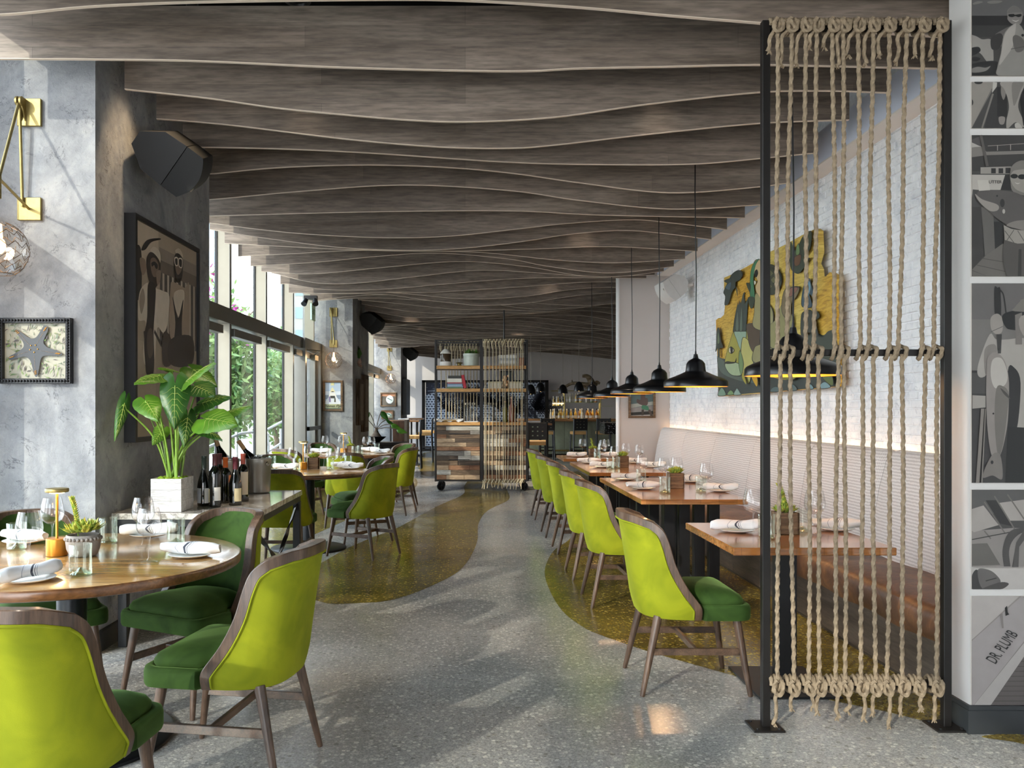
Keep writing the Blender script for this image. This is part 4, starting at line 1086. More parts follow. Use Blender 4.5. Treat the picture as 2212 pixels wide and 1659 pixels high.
# ================================================================== PHOTO PANELS on the right pier
PY = 3.572
def pf(u, v, t): q = onY(u, v, PY); return Vector((q.x, PY-t, q.z))
def dk(h, k=.80): return '%02x%02x%02x' % tuple(int(int(h[i:i+2], 16)*k) for i in (0, 2, 4))
def photo_panel(label, y0, y1, shapes, bg_='4a4845'):
    p = thing('photo_panel', label, 'picture', (0,0,0), 0, 'sepia fishing photographs on the white pier')
    mb = MB(); a = pf(2099, y1, 0); b = pf(2330, y0, 0); mb.box(a.x, b.x, PY, 3.5798, a.z, b.z); mb.build('backing', fm('b9b1a8'), p)
    def clamp(pts): return [(min(2330, max(2099, u)), min(y1, max(y0, v))) for u, v in pts]
    sh = [(dk(bg_), rect(2099, y0, 2330, y1))]
    for s_ in shapes:
        pts = s_[1]
        if len(s_) > 2 and s_[2]: pts = [(q.x, q.y) for q in catmull([(a_, b_, 0) for a_, b_ in pts], 5, True)]
        sh.append((dk(s_[0]), clamp(pts)))
    art('print', p, pf, sh, .00015); return p
k5 = 127/702.; A_ = lambda pts: [(2085+x*k5, y*k5) for x, y in pts]
photo_panel('sepia photo of a man in sunglasses holding a big fish, top of the pier', -60, 164, [
    ('6b6867', rect(2090,-60,2330,34)), ('2a2928', rect(2090,34,2330,60)), ('3d3b3a', rect(2090,55,2330,80)),
    ('8d8883', A_([(90,40),(150,15),(210,25),(160,45),(100,55)]), 1), ('8d8883', A_([(260,25),(330,8),(440,12),(400,38),(300,45)]), 1),
    ('a8a29a', A_([(20,420),(120,430),(200,470),(300,470),(330,560),(330,760),(260,740),(180,640),(60,580),(20,560)]), 1), ('252423', A_([(30,590),(150,560),(180,610),(100,660),(30,665)]), 1), ('252423', A_([(60,700),(120,680),(180,700),(140,730),(80,725)]), 1),
    ('282726', A_([(30,790),(200,740),(380,740),(390,880),(30,892)]), 1), ('8a857f', A_([(40,840),(140,800),(240,810),(300,790),(240,850),(100,870)]), 1),
    ('6f6a66', A_([(350,420),(440,360),(520,320),(560,330),(480,480),(420,560),(400,470)]), 1), ('3a3836', A_([(300,480),(330,430),(420,400),(450,470),(400,580),(340,600),(305,570)]), 1),
    ('8c8681', A_([(500,200),(500,130),(560,75),(620,85),(675,140),(680,220),(650,290),(560,290),(505,240)]), 1), ('7b7672', A_([(500,160),(530,100),(580,75),(640,100),(680,150),(600,150)]), 1),
    ('0c0c0c', A_([(515,175),(575,170),(590,180),(660,170),(665,195),(630,208),(595,195),(560,208),(520,200)]), 1), ('e0d8cf', A_([(550,240),(600,252),(640,240),(600,262)]), 1),
    ('9c968f', A_([(560,300),(620,280),(690,360),(760,560),(760,910),(395,905),(380,800),(420,640),(450,440),(500,350)]), 1), ('bcb5ac', A_([(570,300),(600,290),(590,400),(560,560),(470,700),(400,780),(430,620),(460,440),(510,350)]), 1),
    ('6c6762', A_([(560,470),(600,420),(690,480),(690,600),(600,620)]), 1), ('4f4b48', line(*A_([(540,590)])[0], *A_([(700,560)])[0], 1.5)), ('1b1a1a', ell(*A_([(680,425)])[0], 3, 3))])
photo_panel('sepia photo of a fish tail over a boat deck', 177, 277, [
    ('a39b92', A_([(20,960),(330,960),(320,1080),(60,1530),(20,1530)])), ('d3cbc1', A_([(330,970),(380,985),(370,1100),(320,1110)])), ('3a3836', A_([(320,1110),(380,1030),(440,1060),(500,1140),(500,1540),(230,1540)])),
    ('6b655f', line(*A_([(320,1060)])[0], *A_([(60,1530)])[0], 1.5)), ('8d867e', line(*A_([(330,1120)])[0], *A_([(200,1530)])[0], 4)),
    ('232221', A_([(380,1040),(420,1040),(500,1130),(500,1400),(380,1390)])), ('9a928a', A_([(400,1400),(470,1400),(460,1480),(410,1480)]), 1),
    ('aaa39a', A_([(420,980),(700,985),(660,1130),(630,1280),(690,1440),(690,1520),(600,1460),(500,1540),(490,1440),(520,1280),(490,1130)]), 1), ('8a847c', A_([(560,990),(690,990),(650,1100),(600,1240),(570,1240)]), 1), ('8f8880', A_([(430,1030),(480,1110),(455,1195),(425,1120)]), 1),
    ('141313', A_([(700,1040),(760,1040),(760,1540),(690,1500),(650,1200)])), ('c9c1b7', A_([(590,1480),(630,1470),(680,1530),(600,1530)]), 1), ('2d2b29', ell(*A_([(155,985)])[0], 9, 4)), ('2d2b29', ell(*A_([(60,1225)])[0], 6, 8))])
k6 = 127/638.; B_ = lambda pts: [(2085+x*k6, 280+y*k6) for x, y in pts]
ph3 = photo_panel('sepia photo of a woman in sunglasses holding a large fish on a dock', 292, 597, [
    ('3c3a38', rect(2090,292,2330,370)), ('8b857e', B_([(40,150),(170,180),(230,240),(638,230),(700,230),(700,262),(230,278),(40,300)])), ('5a5653', B_([(40,110),(160,70),(170,175),(40,150)])), ('c9c2b8', B_([(40,140),(170,185),(100,190),(40,195)])),
    ('a8a198', B_([(165,410),(500,400),(480,480),(165,480)])), ('262524', B_([(280,420),(330,420),(330,475),(280,475)])), ('262524', B_([(360,420),(410,420),(410,475),(360,475)])), ('262524', B_([(435,415),(490,415),(490,475),(435,475)])),
    ('c6beb4', B_([(60,490),(430,492),(380,655),(140,655),(80,650),(50,740),(46,560)])), ('262423', B_([(430,492),(520,492),(520,660),(380,655)])),
    ('d5cdc2', B_([(130,550),(250,548),(268,670),(150,690)])), ('3b3835', B_([(46,840),(46,1520),(200,1370),(170,840)])), ('1e1d1c', B_([(300,1000),(400,1000),(420,1240),(320,1320)])),
    ('6a655f', B_([(170,840),(300,860),(320,1320),(210,1370)])), ('716b64', B_([(50,1520),(210,1375),(400,1240),(440,1240),(440,1600),(50,1600)])), ('403d39', line(*B_([(120,1470)])[0], *B_([(430,1540)])[0], 1.2)), ('403d39', line(*B_([(190,1400)])[0], *B_([(430,1440)])[0], 1.2)), ('403d39', line(*B_([(60,1530)])[0], *B_([(240,1600)])[0], 1.2)),
    ('b8b0a6', line(*B_([(240,180)])[0], *B_([(700,150)])[0], 1)), ('b8b0a6', line(*B_([(345,170)])[0], *B_([(345,230)])[0], 1.5)), ('b8b0a6', line(*B_([(487,160)])[0], *B_([(487,225)])[0], 1.5)), ('5f5a55', line(*B_([(165,60)])[0], *B_([(235,400)])[0], 6)),
    ('837c75', B_([(480,480),(500,400),(560,350),(640,340),(720,400),(720,700),(520,680),(485,560)]), 1), ('a39b92', B_([(490,560),(500,470),(560,440),(720,450),(720,680),(560,660)]), 1), ('0e0d0d', ell(*B_([(525,508)])[0], 8, 5)), ('0e0d0d', ell(*B_([(610,515)])[0], 9, 5.5)), ('e6ded3', B_([(530,575),(560,585),(590,578),(560,592)]), 1),
    ('5c5753', B_([(130,680),(180,665),(350,660),(520,680),(640,740),(760,860),(760,1120),(600,1090),(400,1010),(250,890),(120,760)]), 1), ('a59d94', B_([(100,700),(180,760),(330,810),(360,850),(330,885),(250,880),(150,790)]), 1), ('8a837b', B_([(440,1040),(560,990),(760,1000),(760,1120),(560,1080)]), 1), ('2a2826', ell(*B_([(395,800)])[0], 5, 9)), ('1b1a19', ell(*B_([(338,722)])[0], 2, 2)), ('c4bcb2', ell(*B_([(410,890)])[0], 3, 5)),
    ('a79f95', B_([(410,1040),(490,1080),(640,1100),(760,1120),(760,1230),(560,1240),(420,1200)])), ('5c5751', line(*B_([(420,1100)])[0], *B_([(520,1230)])[0], 1.5)), ('5c5751', line(*B_([(520,1090)])[0], *B_([(440,1210)])[0], 1.5)), ('5c5751', line(*B_([(560,1100)])[0], *B_([(640,1230)])[0], 1.5)),
    ('56514c', B_([(410,1200),(560,1240),(760,1230),(760,1600),(600,1600),(575,1350),(560,1600),(440,1600),(400,1420)])), ('34312e', B_([(570,1300),(600,1300),(600,1600),(560,1600)]))])
q = pf(*B_([(312,575)])[0], .009); text(ph3, 'UTTER', fm('2a2826'), .018, Matrix.Translation(q) @ Matrix.Rotation(PI/2, 4, 'X'))
k7 = 127/458.; C_ = lambda pts: [(2085+x*k7, 600+y*k7) for x, y in pts]
photo_panel('sepia photo of a person in a brimmed hat weighing a spotted fish', 612, 1043, [
    ('6f6a67', rect(2090,612,2330,700)), ('7d7874', rect(2090,690,2330,800)), ('3b3938', rect(2090,803,2330,1043)), ('222120', rect(2090,801,2330,805)), ('4b4947', rect(2090,806,2330,850)),
    ('b5ada4', C_([(190,440),(240,480),(330,480),(458,470),(700,500),(700,1180),(380,1170),(300,640),(150,770),(95,750),(110,640)]), 1), ('8f8880', C_([(150,560),(230,520),(240,620),(160,760)]), 1),
    ('252423', C_([(330,730),(380,700),(430,820),(400,1180),(330,1180)]), 1), ('1a1918', C_([(330,1160),(700,1180),(700,1600),(310,1600)])),
    ('1c1b1b', C_([(225,85),(250,78),(272,95),(275,320),(232,320)]), 1), ('232221', C_([(262,85),(300,130),(320,270),(312,275),(292,140),(265,100)]), 1),
    ('a59d94', C_([(195,320),(225,285),(262,285),(290,330),(285,420),(240,440),(200,400)]), 1), ('3a3735', line(*C_([(200,420)])[0], *C_([(290,380)])[0], 1)), ('0f0f0f', C_([(285,300),(340,265),(458,250),(700,250),(700,420),(380,408),(310,380)]), 1), ('837c75', C_([(385,230),(420,190),(458,165),(700,160),(700,260),(385,262)]), 1),
    ('807972', C_([(385,290),(440,270),(440,520),(390,520)])), ('a59d94', C_([(430,300),(700,300),(700,480),(470,470)]), 1), ('3d3a38', C_([(240,440),(282,440),(275,590),(250,590)])), 
    ('9a928a', C_([(175,620),(230,580),(300,640),(335,780),(335,1000),(320,1180),(270,1380),(205,1390),(170,1180),(160,900),(165,700)]), 1), ('c9c1b7', C_([(210,640),(280,630),(325,740),(310,830),(230,860),(195,760)]), 1), ('7a736c', C_([(240,860),(300,850),(335,900),(330,1000),(290,1300),(250,1380),(225,1100)]), 1),
    ('857e76', C_([(205,1380),(270,1385),(285,1565),(210,1540),(130,1550)]), 1), ('151414', ell(*C_([(205,1437)])[0], 3, 4)), ('151414', ell(*C_([(215,1058)])[0], 2, 2)), ('4a4642', C_([(270,860),(320,900),(345,945),(300,910)]), 1),
    ('aca49b', C_([(40,915),(155,920),(155,1010),(40,1020)])), ('8c857c', C_([(118,1020),(145,1020),(105,1600),(78,1600)])), ('8c857c', C_([(150,1020),(158,1020),(130,1600),(120,1600)]))])
k8 = 127/405.; D_ = lambda pts: [(2085+x*k8, 1040+y*k8) for x, y in pts]
photo_panel('sepia photo of a boat foredeck with rails, panels and coiled hose', 1058, 1225, [
    ('5d5a58', rect(2090,1058,2330,1110)), ('9a938d', D_([(36,340),(330,320),(700,330),(700,600),(36,600)])), ('b4aca4', D_([(36,190),(125,165),(230,300),(60,350),(36,340)])), ('b4aca4', D_([(215,150),(405,125),(700,140),(700,270),(300,270)])), ('2b2a29', D_([(140,130),(215,128),(330,310),(240,290)])),
    ('77716b', line(*D_([(130,140)])[0], *D_([(275,360)])[0], 3)), ('77716b', line(*D_([(200,100)])[0], *D_([(340,330)])[0], 3)), ('77716b', line(*D_([(290,90)])[0], *D_([(405,260)])[0], 3)), ('77716b', line(*D_([(130,340)])[0], *D_([(175,395)])[0], 3)),
    ('6c6761', D_([(36,430),(150,425),(240,575),(36,580)])), ('34322f', line(*D_([(36,400)])[0], *D_([(330,345)])[0], 2)),
    ('4a4744', [(p.x, p.y) for p in catmull([(x, y, 0) for x, y in D_([(265,585),(255,480),(280,380),(330,330),(420,320),(500,330),(500,360),(400,350),(330,400),(300,480),(310,585)])], 4)]), ('55524e', D_([(320,590),(350,420),(405,330),(450,340),(370,450),(365,590)]))])
photo_panel('narrow sepia photo of a trucker cap on a deck', 1227, 1273, [
    ('cdc6be', rect(2090,1227,2330,1273)), ('3b3938', D_([(40,740),(45,650),(85,610),(130,740)]), 1), ('6d6864', D_([(85,612),(150,605),(210,640),(240,700),(120,740)]), 1), ('4b4744', D_([(110,745),(235,695),(300,705),(240,745)]), 1), ('2d2b29', line(*D_([(140,685)])[0], *D_([(215,665)])[0], 2))], 'cdc6be')
ph7 = photo_panel('sepia photo of a white deck locker with lettering above plank decking', 1288, 1523, [
    ('aaa29d', rect(2090,1288,2330,1523)), ('c3bbb4', D_([(36,780),(370,790),(100,1040),(36,1090)])), ('8a827e', line(*D_([(36,1095)])[0], *D_([(380,790)])[0], 1.5)),
    ('b1a8a6', D_([(36,1100),(380,800),(700,560),(700,1000),(405,1100),(60,1540),(36,1540)])), ('8d8580', line(*D_([(60,1540)])[0], *D_([(405,1105)])[0], 1)), ('c0b8b3', D_([(60,1540),(405,1110),(405,1205),(175,1540)])),
    ('6a625f', D_([(175,1540),(405,1205),(700,900),(700,1540)])) ]+[('3a3634', line(*D_([(405-(i*34)*.68, 1205+i*34)])[0], *D_([(700, 1205+i*34)])[0], .9)) for i in range(10)]+[
    ('1d1c1b', D_([(270,870),(285,855),(290,900),(300,915),(275,925)])), ('8f8782', D_([(235,920),(255,905),(262,1010),(250,1010)]))], 'aaa29d')
q = pf(*D_([(255,1135)])[0], .0045); ang = math.atan2(1190-1010, 360-175)
text(ph7, 'DR. PLUMB', fm('1b1a1a'), .052, Matrix.Translation(Vector((q.x, PY-.0045, q.z))) @ Matrix.Rotation(PI/2, 4, 'X') @ Matrix.Rotation(.92, 4, 'Z') @ Matrix.Diagonal((.62, 1.35, 1, 1)), shear=-.35)
# ================================================================== LEFT COLUMN THINGS
def make_sconce():
    t = thing('wall_sconce', 'x', 'lamp')       # origin: wall, midway; wall in XZ plane, -Y outwards
    mb = MB(); mb.cbox(-.065,.065,-.022,0,-.062,.062,.002); mb.build('lower_plate', M['brass'], t)
    mb = MB(); mb.cbox(-.065,.065,-.022,0,.455,.605,.002); u = mb.build('upper_plate', M['brass'], t)
    for x in (-.040, -.018):
        mb = MB(); mb.tube([(x-.005,-.062,.575),(x+.005,-.062,.575)], .026, 24); mb.box(x-.004,x+.004,-.062,-.02,.555,.60); mb.add([(x-.004,-.07,.56),(x+.004,-.07,.56),(x+.004,-.022,.48),(x-.004,-.022,.48),(x-.004,-.022,.56),(x+.004,-.022,.56)], [(0,1,2,3),(0,3,4),(1,5,2),(4,5,1,0),(3,2,5,4)]); mb.build('bracket', M['brass'], t)
    mb = MB(); mb.cyl((-.030,-.06,.57),(-.030,-.03,.01), .0085, n=12); mb.build('upright_rod', M['brass'], t)
    J = (.075,-.46,.05)
    mb = MB(); mb.cyl((-.030,-.068,.565), J, .0085, n=12); mb.build('diagonal_rod', M['brass'], t)
    mb = MB(); mb.cyl((0,-.02,0), J, .0075, n=12); mb.cyl((J[0],J[1],.075),(J[0],J[1],-.05),.012,n=12); mb.build('arm', M['brass'], t)
    gz = -.305; R = .137
    mb = MB(); mb.tube([(J[0],J[1],-.05),(J[0],J[1],gz+R)], .003, 6); mb.build('cord', M['wire'], t)
    mb = MB(); mb.shell([(R*math.sin(a), gz-R*math.cos(a)) for a in [math.radians(28+i*(152-12)/26.) for i in range(27)]], 40, (J[0],J[1],0)); g = mb.build('glass_globe', M['globe'], t, 80)
    # chicken wire net on the globe
    mb = MB(); n = 12; rows = [math.radians(30+i*12.2) for i in range(12)]; Rr = R+.002
    def sp_(a, p): return Vector((J[0]+Rr*math.sin(p)*math.cos(a), J[1]+Rr*math.sin(p)*math.sin(a), gz-Rr*math.cos(p)))
    for i in range(0, 11):
        for k in range(n):
            a0 = 2*PI*(k+.5*((i+1)//2 % 2))/n
            if i % 2 == 0: mb.tube([sp_(a0, rows[i]), sp_(a0, rows[i+1])], .0016, 4, cap=False)
            else:
                for s_ in (-.5, .5): mb.tube([sp_(a0, rows[i]), sp_(a0+2*PI*s_/n, rows[i]+math.radians(12.2))], .0016, 4, cap=False)
    mb.tube([sp_(2*PI*k/40, math.radians(29)) for k in range(40)], .0018, 5, closed=True)
    mb.build('wire_net', M['wire'], t, 60, kind='stuff')
    mb = MB(); mb.ball((J[0],J[1],gz+.02), .032, 14, sc=(1,1,1.35)); mb.cyl((J[0],J[1],gz+.06),(J[0],J[1],gz+.13), .018, .014, 14); mb.build('bulb', M['filament'], t, 60)
    return t
SN = Kind(make_sconce())
for i, (Y, X, z) in enumerate(((4.72, -2.395, 2.45), (14.4, -2.215, 2.43), (23.4, -2.07, 2.43))):
    SN.put((X, Y, z), 0, ('brass swing arm sconce on the near column, cut by the picture edge', 'brass swing arm sconce above the boat picture on the second column', 'brass swing arm sconce on the third column')[i], 'brass wall sconces with wired glass globes')
    L_ = bpy.data.lights.new('sconce_light', 'POINT'); L_.energy = 5; L_.color = (1,.7,.4); L_.shadow_soft_size = .03
    lo = bpy.data.objects.new('sconce_light', L_); COL.objects.link(lo); lo.location = (X+.03, Y-.46, z-.285)
# starfish picture
sf = thing('starfish_picture', 'square picture of a grey starfish in a black beaded frame on the near column', 'picture', (0,0,0))
SYY = 4.72
def fr(x0, y0, x1, y1, Y, dpt, wd_, name, mat, parent, fn=onY, front=None):
    a = fn(x0, y1, Y); b = fn(x1, y0, Y)
    for nm, bx in (('l', (a.x, a.x+wd_, a.z, b.z)), ('r', (b.x-wd_, b.x, a.z, b.z)), ('t', (a.x+wd_, b.x-wd_, b.z-wd_, b.z)), ('b', (a.x+wd_, b.x-wd_, a.z, a.z+wd_))):
        mb = MB(); mb.cbox(bx[0], bx[1], Y-dpt, Y, bx[2], bx[3], .002); mb.build(name, mat, parent)
    return a, b
a, b = fr(2, 688, 159, 829, SYY, .04, .028, 'frame_side', M['steel'], sf)
mb = MB(); n_ = 22
for i in range(n_+1):
    u = i/n_
    for p in ((a.x+.014+(b.x-a.x-.028)*u, b.z-.014), (a.x+.014+(b.x-a.x-.028)*u, a.z+.014), (a.x+.014, a.z+.014+(b.z-a.z-.028)*u), (b.x-.014, a.z+.014+(b.z-a.z-.028)*u)): mb.ball((p[0], SYY-.042, p[1]), .0075, 8)
mb.build('frame_beads', M['steel'], sf, 60, kind='stuff')
k9 = 170/1763.; E_ = lambda pts: [(x*k9, 680+y*k9) for x, y in pts]
rs_ = random.Random(2)
sh = [('a09c8a', E_([(120,180),(1520,180),(1520,1440),(120,1440)]))]
for i in range(210):
    x, y = rs_.uniform(180,1480), rs_.uniform(220,1400)
    if math.hypot(x-830, y-800) < 260: continue
    an = rs_.uniform(0, 3.1); L = rs_.uniform(30, 110); bx = rs_.uniform(-25,25)
    (x0,y0),(x1,y1),(x2,y2) = E_([(x-math.cos(an)*L, y-math.sin(an)*L), (x+bx, y+bx), (x+math.cos(an)*L, y+math.sin(an)*L)])
    x0, x1, x2 = (min(145.5, max(14.5, v)) for v in (x0,x1,x2)); y0, y1, y2 = (min(816, max(700, v)) for v in (y0,y1,y2))
    c_ = rs_.choice(['5c7a2c','3f5a1c','6f7c3a','3a2c2c','4a5a44','556a50'])
    w_ = rs_.uniform(1.2, 3.2); sh.append((c_, [(x0,y0),(x1-w_/2,y1-w_/2),(x2,y2),(x1+w_/2,y1+w_/2)]))
star = E_([(430,340),(560,420),(700,520),(790,540),(880,500),(960,380),(1040,260),(1120,270),(1120,360),(1040,540),(1030,640),(1130,740),(1300,800),(1430,860),(1420,900),(1300,915),(1050,915),(970,980),(940,1120),(900,1330),(860,1385),(820,1330),(770,1130),(720,1010),(620,935),(480,960),(300,1010),(255,980),(290,930),(440,850),(560,760),(590,680),(540,560),(440,430),(405,370)])
sh.append(('1c1e20', [(u+.8, v+1.2) for u, v in star], 1)); sh.append(('2c3036', star, 1))
art('print', sf, lambda u, v, t: Vector((onY(u, v, SYY).x, SYY-.012-t, onY(u, v, SYY).z)), sh, .00009)
mb = MB(); tips = [(430,370),(1090,300),(1390,880),(860,1330),(300,960)]
for tx, ty in tips:
    for j in range(13):
        u = .28+.72*j/12.; x, y = 820+(tx-820)*u, 790+(ty-790)*u; r_ = .0012+.0012*(j > 9)
        q = onY(*E_([(x, y)])[0], SYY); mb.ball((q.x, SYY-.0318, q.z), r_, 6)
        if j > 9:
            for o_ in (-18, 18): q = onY(*E_([(x+o_, y-o_*.5)])[0], SYY); mb.ball((q.x, SYY-.0318, q.z), .0022, 6)
for x, y in ((755,697),(857,688),(735,790),(907,778),(828,848)): q = onY(*E_([(x,y)])[0], SYY); mb.ball((q.x, SYY-.0318, q.z), .0036, 8)
mb.build('orange_spots', fm('e0a23c'), sf, 60, kind='stuff')
# framed photo on column side
def sideP(x, y, a): Y = lY(x, a); return Vector((lx(a, Y), Y, H+(VY-y)*Y/F))
bf = thing('framed_photo', 'large black framed sepia photo of two women holding lobsters, on the near column side', 'picture', (0,0,0))
AY0, AY1, Az0, Az1 = 5.10, 6.28, 1.15, 2.52
ao = 2.04
def sfn(u, v, t):                     # u,v 0..1 in picture (u away from the viewer, v up)
    Y = AY0+.02+(AY1-AY0-.04)*u; return Vector((lx(ao, Y)+t-.012, Y, Az0+.02+(Az1-Az0-.04)*v))
for Y0, Y1, z0, z1 in ((AY0,AY0+.03,Az0,Az1),(AY1-.03,AY1,Az0,Az1),(AY0+.03,AY1-.03,Az1-.03,Az1),(AY0+.03,AY1-.03,Az0,Az0+.03)):
    mb = MB(); col_block(2.109, ao, Y0, Y1, z0, z1, mb); mb.build('frame_side', M['steel'], bf)
mb = MB(); col_block(2.109, 2.056, AY0+.02, AY1-.02, Az0+.02, Az1-.02, mb); mb.build('backing', fm('4c443d'), bf)
k0 = lambda pts: [(((lY(260+x*180/563., ao)-AY0)/(AY1-AY0)), ((H+(VY-(440+y*180/563./1.0*1.0))*lY(260+x*180/563., ao)/F)-Az0)/(Az1-Az0)) for x, y in pts]
k0 = lambda pts: [(min(1, max(0, (lY(260+x*.3197, ao)-AY0)/(AY1-AY0))), min(1, max(0, (H+(VY-(440+y*.3197))*lY(260+x*.3197, ao)/F-Az0)/(Az1-Az0)))) for x, y in pts]
SHP = [('a89884', rect(0,0,1,1)), ('c2b09a', rect(0,.78,.34,1)), ('b3a28e', rect(0,.0,.3,.45)), ('6e6256', rect(.35,.80,1,.86)), ('8d8072', rect(.35,.86,1,.92)), ('57504a', rect(.36,.45,1,.80))]
SHP += [('b8ab9a', rect(.40+.075*i,.45,.43+.075*i,.80)) for i in range(8)]
SHP += [('2c2723', k0([(112,290),(150,300),(150,600),(112,610)]), 1), ('231f1c', k0([(150,290),(190,225),(270,212),(285,222),(220,240),(180,290)]), 1), ('cfc0ac', k0([(215,290),(240,272),(275,300),(285,360),(270,400),(220,310)]), 1), ('3a302a', k0([(185,370),(210,310),(250,330),(285,400),(270,520),(240,560),(200,500)]), 1), ('7a6655', k0([(215,360),(245,350),(270,400),(262,470),(235,480),(218,430)]), 1), ('191614', k0([(220,385),(240,375),(255,385),(265,400),(262,425),(248,420),(240,400),(225,410)]), 1),
        ('8c7766', k0([(140,350),(175,360),(185,430),(160,470),(145,420)]), 1), ('8c7766', k0([(255,450),(285,440),(280,510),(262,540)]), 1), ('d6c8b6', k0([(130,640),(150,560),(200,520),(250,560),(300,580),(345,620),(330,820),(300,870),(260,840),(240,1060),(180,1100),(160,1000),(180,800),(130,780)]), 1), ('a08f7d', k0([(135,640),(160,560),(175,640),(150,740)]), 1),
        ('2e2622', k0([(195,540),(230,520),(250,560),(245,700),(235,860),(240,1060),(230,1165),(190,1170),(175,1050),(170,900),(190,760)]), 1), ('5b4c40', k0([(195,860),(225,850),(232,1000),(205,1050),(188,960)]), 1), ('3a302a', line(*k0([(170,860)])[0], *k0([(190,1080)])[0], .02)), ('3a302a', line(*k0([(240,860)])[0], *k0([(290,960)])[0], .02)),
        ('cabba7', k0([(385,300),(410,285),(430,310),(438,350),(400,330)]), 1), ('2f2723', k0([(378,360),(390,320),(420,330),(440,380),(430,500),(395,520),(380,440)]), 1), ('7a6655', k0([(385,360),(425,360),(430,430),(405,470),(388,430)]), 1), ('e2d6c6', k0([(380,350),(402,350),(403,405),(384,400)]), 1), ('e2d6c6', k0([(408,355),(434,360),(432,420),(410,410)]), 1), ('191614', k0([(384,358),(399,357),(400,398),(387,395)]), 1), ('191614', k0([(411,362),(430,367),(429,413),(413,405)]), 1),
        ('a6937f', k0([(350,560),(375,520),(450,560),(480,540),(480,900),(440,960),(350,900)]), 1), ('cdbfac', k0([(380,590),(445,580),(440,700),(410,760),(380,680)]), 1), ('2e2622', k0([(365,620),(395,740),(410,760),(440,640),(430,800),(430,1000),(400,1060),(375,960),(385,800)]), 1), ('4c4037', k0([(300,880),(350,900),(360,1080),(300,1090)]), 1), ('3c332c', k0([(350,920),(500,900),(500,1090),(350,1090)]), 1)]
art('print', bf, sfn, SHP, .0001, t0=-.004)
# speakers
def make_speaker(mat, mg):
    t = thing('wall_speaker', 'x', 'speaker')
    mb = MB()   # cabinet: hexagonal wedge, front grille convex; faces +X locally
    w_, d_, h_ = .15, .15, .15
    prof = [(-.20,.05),(-.20,-.05),(-.10,-.15),(.02,-.16),(.02,.16),(-.10,.15)]
    n = len(prof); vs = [(x, y, -.16) for x, y in prof]+[(x, y, .16) for x, y in prof]
    mb.add(vs, [tuple(range(n-1,-1,-1)), tuple(range(n, 2*n))]+[(i, (i+1) % n, n+(i+1) % n, n+i) for i in range(n)]); mb.build('cabinet', mat, t, 30)
    mb = MB(); rows = []
    for i in range(13):
        y = -.16+.32*i/12; rows.append([Vector((.024, y, -.16)), Vector((.16-.045*(y/.16)**2, y, -.16)), Vector((.16-.045*(y/.16)**2, y, .16)), Vector((.024, y, .16))])
    vs = [v for r_ in rows for v in r_]
    mb.add(vs, [(i*4+j, i*4+(j+1) % 4, i*4+4+(j+1) % 4, i*4+4+j) for i in range(12) for j in range(4)]+[(0,1,2,3),(51,50,49,48)]); mb.build('grille', mg, t, 30)
    mb = MB(); mb.box(.15,.158,.05,.08,-.13,-.115); mb.build('badge', M['alu'], t)
    return t
SPK = make_speaker(M['spk'], M['spk_g']); tree_ = proto_tree(SPK)
def place_spk(o, pos, R): o.location = pos; o.rotation_euler = R
def spk_rot(p):
    z_ = Vector((p[0], p[1], p[2]-H-.25)).normalized(); z_ = (z_+Vector((.22,0,.10))).normalized(); x_ = Vector((.76,.05,-.62)); x_ = (x_-z_*x_.dot(z_)).normalized(); return Matrix((x_, z_.cross(x_), z_)).transposed().to_euler()
lab = ('large black loudspeaker above the framed photo on the near column', 'black loudspeaker on the side of the second column', 'small looking black loudspeaker on the side of the third column')
for i, p in enumerate(((-1.79, 5.30, 2.88), (-1.66, 15.4, 2.88), (-1.53, 24.1, 2.87))):
    o = SPK if i == 0 else dup(SPK, tree_, p, 0, lab[i])
    o['label'] = lab[i]; o['group'] = 'black loudspeakers on the columns'; place_spk(o, p, spk_rot(p)); o.scale = (1.18, .90, 1)
    mb = MB(); mb.cyl((lx(2.11, p[1]+.15), p[1]+.18, p[2]+.05), (p[0]-.06, p[1]+.02, p[2]+.03), .022, n=10); mb.box(lx(2.11, p[1])+.003, lx(2.11, p[1])+.018, p[1]+.12, p[1]+.24, p[2]-.02, p[2]+.12)
    tag(mb.build('speaker_bracket', M['steel']), ('steel wall bracket behind the loudspeaker on the near column', 'steel wall bracket behind the loudspeaker on the second column', 'steel wall bracket behind the loudspeaker on the third column')[i], 'bracket')
ws = make_speaker(M['spkw'], M['spkw']); ws['label'] = 'white loudspeaker high on the brick wall'; _x = Vector((-.80,-.16,-.58)).normalized(); _z = Vector((-.1,.98,0)); _z = (_z-_x*_z.dot(_x)).normalized(); _y = _z.cross(_x); place_spk(ws, (2.50, 10.4, 2.80), Matrix((_x, _y, _z)).transposed().to_euler()); ws.scale = (.85,.85,.85)
mb = MB(); mb.cyl((2.745, 10.3, 2.84), (2.58, 10.38, 2.81), .02, n=10); tag(mb.build('speaker_bracket', M['spkw']), 'white wall bracket behind the white loudspeaker', 'bracket')
